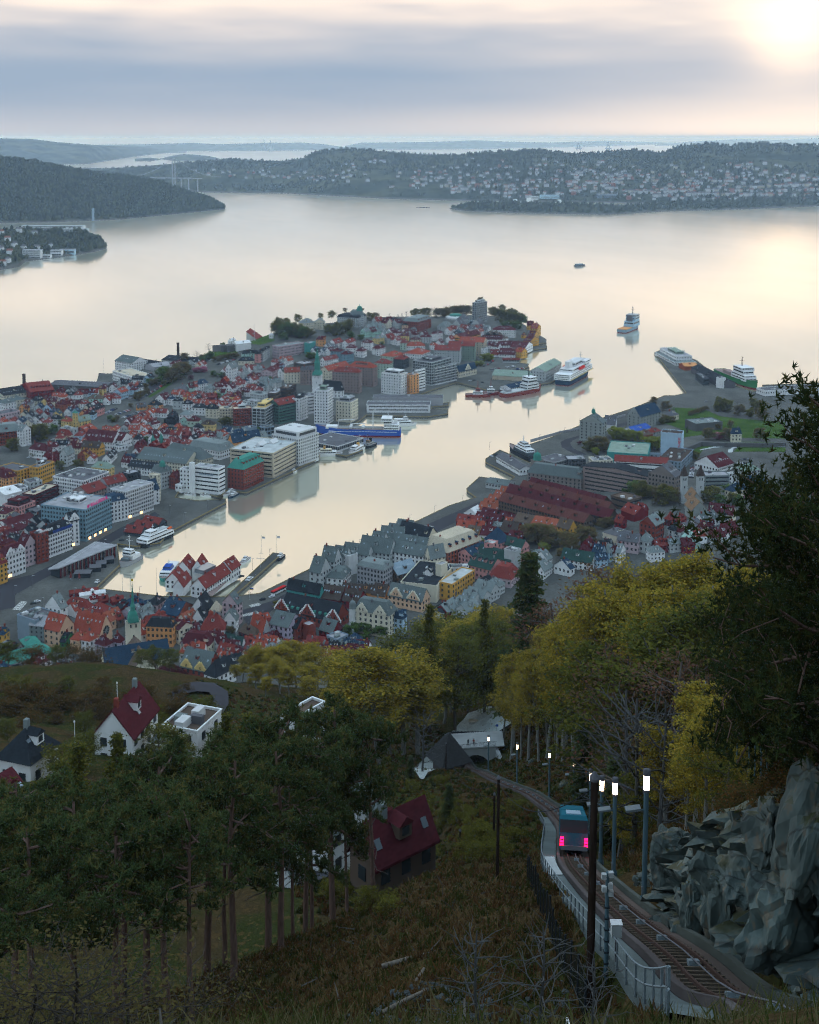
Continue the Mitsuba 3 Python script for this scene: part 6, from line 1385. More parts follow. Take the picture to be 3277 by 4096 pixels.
k_, put, L = ship('supply_ship', 'ship', 'red offshore supply ship with a white bridge block at its bow by the quay shed', (2160, 1562), (2008, 1589), 15, 5, 4, 'red',
     [('house', .56, .88, .92, 5, 12, 'offwhite', 2), ('bridge', .6, .84, .8, 12, 17, 'offwhite', 1), ('wheelhouse', .63, .82, 1.0, 17, 20.5, 'white', 1), ('winch', .1, .2, .5, 4.5, 9, 'grey'), ('cargo_rail', .05, .55, .9, 4.4, 6, 'palegrey')], mast=(.7, 20, 32, 'black', .9), boot=.6)
for i, (bw, st, lab) in enumerate((((1962, 1588), (1862, 1586), 'nearer of two red tugboats with black bow fenders moored by the car park quay'), ((2003, 1579), (1925, 1578), 'farther of two red tugboats, with a white deckhouse'))):
    k_, put, L = ship('tugboat', 'tugboat', lab, bw, st, 10, 3.6, 2.2, 'darkred' if i else 'red', [('house', .3, .7, .62, 3.2, 7, ('white', 'offwhite')[i], 1), ('wheelhouse', .4, .6, .5, 7, 10.5, ('red', 'white')[i], 1, .85)], mast=(.5, 10, 20, 'red', .5), group='red tugboats')
    m = MB(); m.tube([[L * .9, -3, 3.6], [L * 1.01, 0, 4.8], [L * .9, 3, 3.6]], .9, code(C['black'], 3), 8); put('fender', m)
k_, put, L = ship('tanker', 'ship', 'long blue tanker with a white bridge block at its stern, below the white tower', (1272, 1739), (1603, 1744), 15, 8, 3.5, 'blue',
     [('house', .015, .2, .9, 7.6, 13.5, 'white', 2), ('bridge', .1, .2, .75, 13.5, 17, 'white', 1), ('wheelhouse', .1, .23, 1.05, 17, 20.5, 'white', 1), ('forecastle', .76, .9, .7, 8, 10.5, 'white'), ('funnel', .04, .08, .3, 13, 19, 'white')], boot=1.5, mast=(.15, 20, 28, 'white', .4))
m = MB(); m.box(.45 * L, 0, 5.8, L * .82, 15.12, .35, code(C['white'], 3)); put('stripe', m)
m = MB()
for y in (-4, -1.5, 1.5, 4): m.tube([[.22 * L, y, 9], [.75 * L, y, 9]], .35, code(C['palegrey'], 3), 6)
for x in (.45, .6): m.box(x * L, 0, 9.5, 3, 11, 2.2, code(C['offwhite'], 3))
put('pipework', m)
m = MB(); m.tube([[.33 * L, 2, 8], [.33 * L, 2, 26], [.31 * L, 2, 30], [.28 * L, 2, 26]], .6, code(C['white'], 3), 6); m.tube([[.75 * L, -2, 8], [.75 * L, -2, 16], [.55 * L, -2, 17]], .5, code(C['white'], 3), 6); m.tube([[.6 * L, 3, 8], [.6 * L, 3, 13], [.42 * L, 3, 14]], .5, code(C['white'], 3), 6); put('crane', m)
FERRY = [('cabin', .02, .84, .95, 2.6, 5.6, 'white', 1, .95), ('upper_cabin', .2, .74, .75, 5.6, 8, 'white', 1, .88), ('wheelhouse', .52, .7, .5, 8, 10.2, 'offwhite', 1, .8)]
ship('fast_ferry', 'ferry', 'white fast ferry lying behind the blue tanker at the small pontoon', (1664, 1702), (1556, 1704), 9, 2.6, 1, 'white', FERRY, mast=(.6, 10, 14, 'white', .2))
ship('veteran_ferry', 'ferry', 'old white passenger ferry along the quay below the dark terminal, left of two', (1369, 1822), (1262, 1824), 8, 2.8, 1.2, 'white', [('cabin', .08, .8, .9, 2.6, 5, 'white', 1), ('upper_cabin', .18, .62, .7, 5, 7.2, 'cream', 1), ('funnel', .3, .38, .3, 7, 10, 'ochre')], mast=(.7, 5, 15, 'wood', .15))
ship('veteran_ferry', 'ferry', 'old white passenger ship with a tall mast at the quay tip, right of two', (1398, 1825), (1450, 1795), 8, 3, 1.5, 'white', [('cabin', .1, .75, .9, 2.8, 5.3, 'white', 1), ('wheelhouse', .45, .72, .6, 5.3, 7.8, 'white', 1), ('funnel', .3, .38, .3, 5, 9, 'ochre')], mast=(.2, 5, 17, 'white', .15))
ship('old_tug', 'tugboat', 'dark old tugboat lying behind the white passenger ship', (1456, 1797), (1497, 1779), 8, 2.6, 1.6, 'black', [('house', .2, .7, .6, 2.4, 5, 'palegrey', 1), ('wheelhouse', .5, .66, .5, 5, 7.5, 'wood', 1), ('funnel', .3, .4, .3, 5, 9, 'black')], mast=(.62, 7, 15, 'rust', .2))
k_, put, L = ship('catamaran_ferry', 'ferry', 'large white catamaran ferry with a dark hull beside the red market huts', (558, 2194), (677, 2144), 11, 3.4, .8, 'black', [('cabin', .0, .93, 1.02, 3.4, 6.4, 'white', 1, .95), ('upper_cabin', .18, .82, .9, 6.4, 8.6, 'white', 1, .9), ('wheelhouse', .5, .74, .7, 8.6, 11, 'white', 1, .85), ('wing', .1, .5, .5, 8.6, 9.2, 'palegrey')], mast=(.55, 10.5, 15, 'white', .25), taper_len=.12)
m = MB(); m.box(.08 * L, 3, 8, 4, 2, 1, code((.6, .1, .02), 3)); put('life_raft', m)
ship('patrol_ship', 'ship', 'grey and white patrol ship moored along the market square quay', (482, 2272), (556, 2232), 9.5, 3.6, 1.4, 'grey', [('house', .18, .6, .98, 3.4, 6.6, 'white', 0), ('bridge', .42, .66, .85, 6.6, 9.5, 'white', 1, .9), ('wheelhouse', .46, .62, .9, 9.5, 11.2, 'white', 1, .9), ('foredeck_house', .66, .8, .6, 3.6, 5.6, 'steel')], mast=(.5, 11, 22, 'white', .4))
ship('super_yacht', 'yacht', 'large black-hulled yacht with white upper decks between the two wharf piers', (2042, 1800), (2134, 1848), 11, 5, 2, 'black', [('main_deck', .04, .68, .9, 5, 8, 'glass', 0), ('upper_deck', .12, .6, .85, 8, 10.8, 'white', 1), ('bridge_deck', .25, .55, .7, 10.8, 13.6, 'white', 1), ('sun_deck', .3, .5, .5, 13.6, 15.6, 'palegrey', 1)], mast=(.42, 15, 22, 'white', .5))
ship('anchor_ship', 'ship', 'green-hulled offshore ship with a tall white bow superstructure by the cruise terminal pier', (3026, 1560), (2876, 1497), 18, 8, 5, 'green', [('house', .48, .86, .92, 8, 15, 'white', 2, .92), ('bridge', .52, .8, .8, 15, 20, 'white', 1), ('wheelhouse', .55, .78, 1.0, 20, 24, 'white', 1), ('winch', .2, .4, .5, 7.5, 11, 'greybrown')], mast=(.62, 23, 36, 'rust', .8), boot=1.2)
ship('offshore_ship', 'ship', 'dark and orange offshore ship with a pale blue bridge sailing out in the fjord', (2549, 1308), (2486, 1333), 18, 6, 4, 'bluegrey', [('house', .45, .86, .95, 6, 15, 'paleblue', 1, .94), ('bridge', .55, .84, .9, 15, 21, 'paleblue', 1), ('wheelhouse', .58, .82, 1.0, 21, 25, 'palegrey', 1), ('cargo_deck', .04, .4, .9, 5.6, 6.4, 'orange'), ('exhaust', .47, .53, .5, 15, 25, 'darkgrey')], mast=(.7, 25, 38, 'darkgrey', .9), boot=1.2)
ship('fast_boat', 'boat', 'small dark fast ferry far out on the fjord drawing a faint wake', (2340, 1063), (2300, 1066), 9, 2.8, 1, 'darkgrey', [('cabin', .1, .75, .9, 2.8, 6, 'bluegrey', 1)], mast=(.5, 6, 10, 'palegrey', .2))
def yacht(label, bow, stern, B=4.2, dark='white', sail=0, name='motor_yacht'):
    bl = [('cabin', .2, .68, .75, 1.6, 3.0, 'white', 1, .85), ('flybridge', .28, .52, .6, 3.0, 4.2, 'offwhite', 1, .8)] if not sail else [('cabin', .3, .62, .6, 1.2, 2.0, 'white', 1, .8)]
    ship(name, 'boat', label, bow, stern, B, 1.7 if not sail else 1.3, .7, dark, bl, mast=(.45, 2, 2 + sail, 'palegrey', .12) if sail else None)
yacht('white motor yacht nearest on the right side of the quay pier', (1022, 2311), (979, 2345), 5)
yacht('white motor yacht on the left side of the quay pier', (962, 2264), (995, 2236), 4.8)
yacht('dark motor boat at the seaward tip of the quay pier', (1107, 2247), (1133, 2225), 4.6, 'black')
yacht('blue-covered sailing boat with a tall mast on the right side of the quay pier', (1028, 2305), (1057, 2282), 4, 'navy', 15, 'sailing_boat')
yacht('small white cabin boat in the corner of the market square quay', (374, 2351), (401, 2336), 4)
yacht('white motor boat in the little basin, leftmost of four', (738, 1980), (780, 1986), 4.6)
yacht('white motor boat in the little basin, second from left', (802, 1987), (850, 1988), 4.6)
yacht('large white motor yacht moored at the corner of the lettered warehouse, rear one', (894, 1988), (946, 1964), 5)
yacht('large white motor yacht moored at the corner of the lettered warehouse, front one', (914, 1996), (952, 1976), 5, 'navy')
yacht('tiny white boat on the water under the dark-banded warehouse office', (1164, 1896), (1184, 1886), 3.2)
yacht('small sailing boat moored under the striped white waterfront block', (1700, 1566), (1714, 1561), 3.6, 'blue', 11, 'sailing_boat')
yacht('white sailing boat with a tall mast at the far left waterfront', (396, 1503), (430, 1501), 5, 'white', 22, 'sailing_boat')
k_, put, L = ship('catamaran_ferry', 'ferry', 'white and green catamaran ferry hidden behind the restaurant pier building', (652, 2328), (700, 2268), 9, 2.4, .6, 'teal', [('cabin', .02, .85, .95, 2.4, 5.2, 'white', 1, .92), ('wheelhouse', .42, .7, .7, 5.2, 7.8, 'blue', 1, .8)], mast=(.5, 7.6, 11, 'white', .2), taper_len=.2)
ship('tank_barge', 'ship', 'pale green coaster moored at the far island shore', (925, 764), (948, 764), 14, 6, 3, 'mint', [('house', .1, .4, .8, 6, 16, 'white', 0)], mast=(.3, 16, 26, 'palegrey', .8))

# ---------------------------------------------------------------- cars, a bus, vans
def car_mesh(L, W, H, col, van=False):
    m = MB(); c = code(col, 3); g = code(C['glass'], 3)
    m.box(0, 0, .55, L, W, .62, c, taper=.97)
    if van: m.box(-.1 * L, 0, 1.35, L * .78, W * .95, 1.1, c, taper=.95); m.box(.27 * L, 0, 1.35, .25, W * .86, .6, g)
    else: m.box(-.06 * L, 0, 1.1, L * .52, W * .86, .55, g, taper=.8); m.box(-.06 * L, 0, 1.39, L * .40, W * .7, .06, c)
    for sx in (-.32, .32):
        for sy in (-1, 1): m.box(sx * L, sy * W * .46, .32, .64, .22, .64, code(C['black'], 3))
    return m
CARC = [(.55, .56, .57), (.55, .56, .57), (.05, .055, .06), (.02, .022, .025), (.25, .26, .27), (.30, .02, .02), (.03, .05, .12), (.14, .15, .16)]
CARN = ['white', 'white', 'dark grey', 'black', 'silver', 'red', 'dark blue', 'grey']
CARM = {}
ORD1 = 'first second third fourth fifth sixth seventh eighth ninth tenth eleventh twelfth thirteenth fourteenth'.split()
rngc = np.random.default_rng(5)
def car(u, v, ang, ci, label, van=False, group=None, z=None):
    kk = (ci, van)
    if kk not in CARM: CARM[kk] = car_mesh(5.0 if van else 4.4, 1.95 if van else 1.8, 2, CARC[ci], van).ply('city')
    q = at_height(u, v, 0) if z is None else np.array(z)
    key = thing('van' if van else 'parked_car', label, 'van' if van else 'car', group)
    scene[key] = {**CARM[kk], 'to_world': T().translate([float(q[0]), float(q[1]), float(q[2]) + .12]).rotate([0, 0, 1], math.degrees(ang))}
def carrow(t, x0, y0, x1, y1, n, side, where_, turn=False, gap=0):
    a, b = at_height(*tp(t, x0, y0), 0), at_height(*tp(t, x1, y1), 0)
    ang = math.atan2(b[1] - a[1], b[0] - a[0]) + (math.pi / 2 if turn else 0)
    for k in range(n):
        f = (k + .5) / n; q = a * (1 - f) + b * f
        if rngc.random() < gap: continue
        ci = int(rngc.integers(8)); van = rngc.random() < .1
        u, v = uv_of(q)
        car(u, v, ang + rngc.normal(0, .03), ci, f"{CARN[ci]} {'van' if van else 'car'}, {ORD1[k]} from {side} in {where_}" , van, 'cars parked in ' + where_, q)
carrow('a', 1205, 620, 1340, 560, 9, 'left', 'the middle row of the sloping car park', True)
carrow('a', 1330, 635, 1490, 580, 10, 'left', 'the near row of the sloping car park', True)
carrow('a', 1410, 670, 1600, 600, 12, 'left', 'the right row of the sloping car park', True)
carrow('b', 215, 830, 420, 710, 14, 'left', 'the avenue', False)
carrow('b', 450, 690, 540, 650, 6, 'left', 'the upper avenue', False)
carrow('b', 1000, 480, 1280, 395, 12, 'left', 'the street below the fort', False, .15)
carrow('k', 905, 760, 930, 600, 13, 'near end', 'the steep street by the twin-towered church', True)
carrow('k', 1425, 590, 1640, 588, 8, 'left', 'the park car park near row', True, .3)
carrow('k', 1430, 545, 1580, 545, 4, 'left', 'the park car park far row', True, .4)
carrow('f', 1220, 835, 1330, 825, 5, 'left', 'the harbour car park back row', True)
carrow('f', 1340, 860, 1430, 845, 4, 'left', 'the harbour car park right row', True)
carrow('f', 1030, 865, 1150, 845, 4, 'left', 'the harbour car park left row', True, .2)
carrow('f', 960, 830, 1080, 760, 6, 'left', 'the hedge row of the harbour car park', False)
carrow('i', 180, 510, 260, 485, 4, 'left', 'the wharf pier', True)
for t, x, y, a, ci, lab in (('r', 1400, 180, .1, 2, 'dark car alone on the quay beside the red market huts'), ('f', 810, 992, 0, 0, 'white car on the quay in front of the customs house'), ('f', 855, 985, .1, 2, 'dark car right of the white one before the customs house'), ('f', 950, 1010, .1, 2, 'dark grey car on the quay by the red tugs'),
                           ('r', 430, 888, .3, 0, 'white car waiting at the square zebra crossing'), ('r', 385, 908, .3, 2, 'dark car behind the white one at the square crossing'), ('p', 145, 290, .7, 3, 'black car on the inner harbour road'), ('p', 255, 258, .6, 0, 'white and yellow police car on the inner harbour road'),
                           ('s', 1030, 690, .15, 3, 'black van parked behind the cathedral'), ('c', 335, 235, .5, 0, 'white car on the street by the round tree'), ('c', 1690, 905, .5, 4, 'silver car on the quay street'), ('q', 1340, 170, .7, 2, 'dark car on the quay pier by the cafe tables'), ('j', 1078, 738, .3, 4, 'silver car on the road below the stone hall trees'),
                           ('a', 610, 920, .3, 0, 'white car under the big street trees'), ('a', 335, 985, .6, 0, 'white car at the kerb below the brick corner block'), ('a', 1500, 445, .4, 0, 'white car at the top of the sloping street')):
    u, v = tp(t, x, y); car(u, v, a, ci, lab)
bus = thing('city_bus', 'red and white city bus on the inner harbour street', 'bus')
q = at_height(*tp('p', 330, 205), 0); q1 = at_height(*tp('p', 412, 165), 0); a_ = math.atan2(q1[1] - q[1], q1[0] - q[0])
def bput(part, m, bs='city'):
    v, f, c = m.arrays(); R = np.array([[math.cos(a_), math.sin(a_), 0], [-math.sin(a_), math.cos(a_), 0], [0, 0, 1]])
    scene[sub(bus, part)] = mikit.ply((v @ R + q + [0, 0, .1], f), bs, uv=c)
m = MB(); m.box(0, 0, 1.0, 14, 2.5, 1.3, code(C['white'], 3)); bput('lower_body', m)
m = MB(); m.box(0, 0, 2.85, 14, 2.5, .6, code((.45, .02, .02), 3)); bput('roof', m)
m = MB(); m.box(0, 0, 2.1, 13.9, 2.45, 1.0, code(C['glass'], 3)); bput('window_band', m, 'window_glass')
for x in (-4.5, 4.5):
    for y in (-1.15, 1.15): m = MB(); m.box(x, y, .45, .95, .25, .9, code(C['black'], 3)); bput('wheel', m)

for k, (t, x, y) in enumerate([('S', *q) for q in ((60, 2390), (170, 2440), (130, 2350), (250, 2300), (330, 2255), (420, 2200), (500, 2155), (590, 2110), (680, 2060), (770, 2010), (640, 2150), (740, 2090), (830, 2040), (1250, 2300), (1340, 2250), (1440, 2200), (1540, 2150), (1640, 2100), (1740, 2060), (1850, 2020),
        (1960, 1800), (2160, 1770), (2260, 1740), (2320, 1705), (2240, 1755), (2450, 1690), (1880, 1520), (1990, 1530), (2060, 1480), (2120, 1510), (940, 2370), (960, 2330), (1010, 2280), (1080, 2240), (560, 2395), (300, 2400), (760, 2395))]):
    q = at_height(*tp(t, x, y), 0); key = thing('quay_lamp', f"slim grey street lamp {['along the market square', 'along the old wharf and its pier', 'on the car park quay', 'by the inner harbour'][0 if k < 13 else 1 if k < 26 else 2 if k < 30 else 3]}", 'street lamp', 'street lamps of the quays ' + str(0 if k < 13 else 1 if k < 26 else 2 if k < 30 else 3))
    scene[key + '__pole'] = place(unit('darkgrey'), q + [0, 0, 4.2], [.22, 0, 0], [0, .22, 0], [0, 0, 8.6]); scene[key + '__head'] = place(unit('palegrey'), q + [.6, 0, 8.5], [1.7, 0, 0], [0, .4, 0], [0, 0, .2])
# ---------------------------------------------------------------- trees: a few kinds, each made once and copied
def limb(m, rng, p, d, L, r, col, n=5, curve=.25, up=.15, sides=5):
    pts = [np.array(p, float)]; d = np.array(d, float); d /= np.linalg.norm(d)
    for i in range(n):
        d = d + rng.normal(0, curve / n * 1.6, 3) + [0, 0, up / n]; d /= np.linalg.norm(d)
        pts.append(pts[-1] + d * L / n)
    pts = np.array(pts); m.tube(pts, np.linspace(r, r * .3, n + 1), col, sides, False)
    return pts, d
def leaf_cards(m, rng, c, size, cols, flat=.5):
    """Small two-triangle leaf sprays at the points c."""
    n = len(c)
    nn = rng.normal(0, 1, (n, 3)); nn[:, 2] = np.abs(nn[:, 2]) + flat * 2; nn /= np.linalg.norm(nn, axis=1, keepdims=True)
    t = np.cross(nn, rng.normal(0, 1, (n, 3))); t /= np.linalg.norm(t, axis=1, keepdims=True); b = np.cross(nn, t)
    s = size * rng.uniform(.6, 1.25, (n, 1))
    v = np.stack([c - t * s, c + b * s * .55, c + t * s, c - b * s * .55], 1).reshape(-1, 3)
    i = np.arange(n) * 4
    f = np.vstack([np.c_[i, i + 1, i + 2], np.c_[i, i + 2, i + 3]])
    cc = np.array([code(k) for k in cols])[rng.integers(len(cols), size=n)].repeat(4, 0)
    m.v.append(v); m.f.append(f + m.n); m.n += len(v); m.c.append(cc)
def broadleaf(seed, H, R, nleaf, size, cols, trunk=(.10, .09, .075), start=.3, limbs=13, flat=.6, sides=5, layer=.35, lift=0.0):
    rng = np.random.default_rng(seed); w, l = MB(), MB(); tc = code(trunk)
    pts, _ = limb(w, rng, [0, 0, -.6], [0, 0, 1], H * .93, H * .017, tc, 8, .22, .2, 7)
    spots = []
    for k in range(limbs):
        f = start + (1 - start) * (k + rng.uniform(0, .8)) / limbs * .92
        i = min(int(f * 8), 7); p = pts[i] * (1 - (f * 8 - i)) + pts[i + 1] * (f * 8 - i)
        a = k * 2.4 + rng.uniform(-.5, .5)
        prof = math.sin(math.pi * min(1, (.12 + .88 * (f - start) / (1 - start))) ** .8) ** .7
        L = R * max(.3, prof) * rng.uniform(.75, 1.15)
        q, d = limb(w, rng, p, [math.cos(a), math.sin(a), rng.uniform(.25, .75) + lift], L, H * .0065, tc, 4, .5, .1, 4)
        for j in range(3):
            p2 = q[1 + j]; a2 = a + rng.uniform(-1.2, 1.2)
            q2, _ = limb(w, rng, p2, [math.cos(a2), math.sin(a2), rng.uniform(-.1, .5)], L * .55, H * .003, tc, 3, .5, .05, 3)
            spots += [q2[1], q2[2], q2[3]]
        spots += [q[2], q[3], q[4]]
    spots = np.array(spots); sp_ = spots[rng.integers(len(spots), size=nleaf)]
    c = sp_ + rng.normal(0, 1, (nleaf, 3)) * [R * .13, R * .13, R * .13 * layer]
    if nleaf: leaf_cards(l, rng, c, size, cols, flat)
    return w, l
def conifer(seed, H, R, nleaf, size, cols, trunk=(.07, .05, .04), start=.12, droop=-.15, whorls=24):
    rng = np.random.default_rng(seed); w, l = MB(), MB(); tc = code(trunk)
    w.tube([[0, 0, -.6], [0, 0, H * .6], [0, 0, H]], [H * .014, H * .008, .02], tc, 7)
    sp_ = []
    for k in range(whorls):
        f = start + (1 - start) * k / whorls; z = H * f; L = R * (1 - f) ** .75 * rng.uniform(.8, 1.15)
        for j in range(6):
            a = rng.uniform(0, 6.3); d = np.array([math.cos(a), math.sin(a), droop + .5 * f]); L2 = L * rng.uniform(.55, 1.1)
            w.tube([[0, 0, z], d * L2 + [0, 0, z]], [.05, .015], tc, 3, False)
            for t in rng.uniform(.15, 1.0, 5): sp_.append(d * L2 * t + [0, 0, z])
    sp_ = np.array(sp_); c = sp_[rng.integers(len(sp_), size=nleaf)] + rng.normal(0, 1, (nleaf, 3)) * [.3, .3, .16] * (R / 4)
    leaf_cards(l, rng, c, size, cols, .3)
    return w, l
def pine(seed, H, R, clumps, per, size, cols, trunk=(.15, .095, .07), start=.45, limbs=17):
    rng = np.random.default_rng(seed); w, l = MB(), MB(); tc = code(trunk)
    pts, _ = limb(w, rng, [0, 0, -.8], [rng.normal(0, .04), rng.normal(0, .04), 1], H * .96, H * .0145, tc, 10, .18, .25, 8)
    sp_ = []
    for k in range(limbs):
        f = start + (1 - start) * (k + rng.uniform(0, .9)) / limbs * .97; i = min(int(f * 10), 9)
        p = pts[i] * (1 - (f * 10 - i)) + pts[i + 1] * (f * 10 - i); a = k * 2.4 + rng.uniform(-.7, .7)
        L = R * (.45 + .75 * math.sin(math.pi * min(.95, .25 + .7 * (f - start) / (1 - start)))) * rng.uniform(.6, 1.1)
        q, d = limb(w, rng, p, [math.cos(a), math.sin(a), rng.uniform(-.1, .55)], L, H * .006, tc, 5, .7, .25, 4)
        for j in range(4):
            a2 = a + rng.uniform(-1.3, 1.3)
            q2, _ = limb(w, rng, q[1 + j], [math.cos(a2), math.sin(a2), rng.uniform(.0, .7)], L * rng.uniform(.3, .55), H * .0025, tc, 3, .6, .2, 3)
            sp_ += [q2[1], q2[2], q2[3]]
        sp_ += [q[3], q[4], q[5]]
    for k in range(5):     # bare dead branches lower down
        z = H * rng.uniform(start * .5, start); a = rng.uniform(0, 6.3)
        limb(w, rng, [pts[0][0], pts[0][1], z], [math.cos(a), math.sin(a), rng.uniform(-.3, .3)], R * rng.uniform(.3, .6), H * .003, code((.10, .085, .07)), 4, .8, 0, 3)
    sp_ = np.array(sp_); cc = sp_[rng.integers(len(sp_), size=clumps)] + rng.normal(0, 1, (clumps, 3)) * [.28, .28, .2] * (R / 4)
    n = clumps * per; base = cc.repeat(per, 0)
    d = rng.normal(0, 1, (n, 3)) + [0, 0, .7]; d /= np.linalg.norm(d, axis=1, keepdims=True)
    t = np.cross(d, rng.normal(0, 1, (n, 3))); t /= np.linalg.norm(t, axis=1, keepdims=True)
    s = size * rng.uniform(.7, 1.2, (n, 1))
    v = np.stack([base - t * s * .16, base + t * s * .16, base + d * s], 1).reshape(-1, 3)
    f = np.arange(n * 3).reshape(-1, 3)
    col = np.array([code(k) for k in cols])[rng.integers(len(cols), size=clumps)].repeat(per, 0).repeat(3, 0)
    l.v.append(v); l.f.append(f + l.n); l.n += len(v); l.c.append(col)
    return w, l
PROTO = {}
def proto(name, wl, H, crown='crown'):
    w, l = wl; g = {'type': 'shapegroup', 'trunk': w.ply('bark', smooth=True)}
    if not l.empty(): g[crown] = l.ply('foliage')
    scene['kind_' + name] = g; PROTO[name] = H
YG = [(.29, .215, .032), (.21, .17, .026), (.36, .25, .04), (.13, .12, .025)]
OL = [(.11, .115, .03), (.14, .13, .03), (.08, .09, .025), (.17, .145, .035)]
PN = [(.055, .078, .030), (.070, .092, .034), (.042, .062, .026), (.10, .095, .03)]
RB = [(.14, .065, .04), (.11, .065, .04), (.12, .085, .04)]
GR = [(.09, .14, .035), (.12, .165, .038), (.065, .11, .03)]
for i in range(3): proto(f'beech_{i}', broadleaf(11 + i, 20, 4.6, 9000, .2, YG, (.19, .19, .17), .36, 26, .9, 5, .22, .35), 20)
for i in range(2): proto(f'olive_{i}', broadleaf(21 + i, 16, 5.2, 6500, .22, [tuple(x * .75 for x in c) for c in OL], (.10, .09, .08), .24, 20, .8, 5, .4), 16)
proto('bush_0', broadleaf(27, 5, 2.6, 2200, .14, [(.07, .075, .018), (.10, .10, .02), (.14, .12, .025)], (.08, .06, .05), .06, 16), 5)
proto('bush_1', broadleaf(28, 4, 2.4, 2200, .12, [(.085, .055, .02), (.12, .06, .02), (.05, .05, .018)], (.08, .06, .05), .06, 16), 4)
proto('twig_0', broadleaf(29, 3, 1.9, 900, .05, [(.10, .08, .03), (.07, .06, .025)], (.05, .042, .035), .04, 26), 3)
for i in range(2): proto(f'bare_{i}', broadleaf(31 + i, 15, 5, 2200, .18, RB, (.12, .10, .09), .2, 22), 15)
proto('naked_0', broadleaf(35, 14, 5, 0, .22, RB, (.075, .075, .07), .2, 24), 14)
for i in range(3): proto(f'pine_{i}', pine(41 + i, 18, 3.7, 1900, 8, .36, PN, start=.62 - .06 * i, limbs=15), 18)
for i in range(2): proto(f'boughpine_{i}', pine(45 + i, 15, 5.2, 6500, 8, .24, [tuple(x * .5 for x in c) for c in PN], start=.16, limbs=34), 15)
proto('spruce_0', conifer(51, 30, 5.5, 12000, .34, PN), 30)
proto('larch_0', conifer(53, 24, 3.6, 5200, .22, [(.08, .08, .018), (.11, .10, .022), (.06, .065, .018)], start=.2, droop=-.05), 24)
for i in range(2): proto(f'town_{i}', broadleaf(61 + i, 11, 4.9, 1900, .62, GR, (.07, .06, .05), .16, 12, .5, 4, .8), 11)
proto('park_0', broadleaf(63, 16, 6.0, 2600, .66, OL, (.09, .08, .07), .16, 14, .5, 4, .8), 16)
proto('lime_0', broadleaf(65, 11, 4.8, 1900, .6, [(.19, .21, .03), (.24, .235, .035)], (.07, .06, .05), .16, 12, .5, 4, .8), 11)
proto('brown_0', broadleaf(66, 11, 4.8, 1700, .5, [(.15, .12, .05), (.12, .115, .045), (.16, .10, .05)], (.10, .08, .07), .18, 14, .5, 4, .8), 11)
proto('pinkbloom_0', broadleaf(67, 6, 4.0, 1500, .45, [(.46, .17, .25), (.38, .14, .2)], (.07, .05, .05), .2, 12, .5, 4, .8), 6)
proto('redleaf_0', broadleaf(68, 8, 4.0, 1800, .45, [(.13, .03, .035), (.10, .025, .03)], (.07, .05, .05), .2, 12, .5, 4, .8), 8)
NICE = dict(beech='beech_tree', olive='broadleaf_tree', bush='shrub', twig='shrub', bare='budding_tree', naked='bare_tree', pine='pine_tree', boughpine='pine_tree', park='park_tree', spruce='spruce_tree', larch='larch_tree', town='town_tree', lime='town_tree', brown='budding_tree', pinkbloom='blossom_tree', redleaf='red_leaved_tree')
rngt = np.random.default_rng(77)
def tree(kind, p, h, label, group=None, wide=1.0):
    b = kind.split('_')[0]
    if kind not in PROTO: kind = [k for k in PROTO if k.startswith(b + '_')][int(rngt.integers(sum(k.startswith(b + '_') for k in PROTO)))]
    s = h / PROTO[kind]
    key = thing(NICE[b], label, 'shrub' if b in ('bush', 'twig') else 'tree', group)
    scene[key] = {'type': 'instance', 'g': {'type': 'ref', 'id': 'kind_' + kind}, 'to_world': T().translate([float(p[0]), float(p[1]), float(p[2])]).rotate([0, 0, 1], float(rngt.uniform(0, 360))).scale([float(s * wide), float(s * wide), float(s)])}
    return key
def town_trees(t, text, where_, group):
    for it in text.split():
        x, y, k, h = it.split(','); u, v = tp(t, float(x), float(y))
        kind = dict(g='town', l='lime', b='brown', p='pinkbloom', r='redleaf', n='naked', o='park', s='spruce')[k]
        nm = dict(g='leafy green', l='bright lime-green', b='brownish budding', p='pink blossoming', r='dark red-leaved', n='bare leafless', o='olive-green', s='dark spruce')[k]
        tree(kind, at_height(u, v, 0), float(h), f'{nm} town tree {where_}', group + f', {nm}', 1.3)
town_trees('a', '440,930,o,20 380,900,b,15 500,880,o,14 590,850,g,11 700,760,g,9 130,1050,o,15 1310,720,o,6 1280,700,g,7 1350,700,b,7 1340,830,o,8 1580,470,b,8 1640,420,b,8 1690,400,b,8 1180,610,n,8 410,1090,o,9 1500,550,b,6 1495,920,s,8 1530,930,g,6 680,640,g,6', 'between the houses of the left town', 'trees of the left town')
town_trees('b', '420,600,g,14 470,620,g,16 540,660,b,18 580,640,b,20 620,600,b,20 660,570,b,18 700,540,b,14 280,690,g,9 230,740,b,8 310,700,b,9 350,690,b,9 390,670,g,9 440,700,o,8 150,860,b,11 60,940,n,8 730,520,g,8 680,420,b,13 820,420,n,17 970,320,n,16 970,400,g,13 900,430,g,9 880,400,b,8 1040,430,b,9 1080,415,b,8 1110,405,b,8 1150,400,b,8 1190,395,b,9 1225,390,b,9 1255,385,b,9 1280,380,b,8 810,545,p,6 860,545,p,7 910,540,p,7 760,630,r,6 1030,590,g,8 1100,600,g,7 1150,610,b,7 1130,250,g,7 1060,850,g,8 1290,900,l,5 970,920,g,6 1510,740,l,8 1370,800,b,9 1420,790,b,9 1340,820,b,8 1660,640,g,6 1690,60,n,12', 'on the slopes and avenue of the peninsula', 'trees of the peninsula slope')
town_trees('d', '1095,1150,b,5 1110,280,o,9 1140,290,o,9 1190,290,o,10 60,480,s,8 90,480,g,6 250,480,g,6 370,480,g,5 1530,360,g,5', 'beside the red brick flats', 'trees by the brick flats')
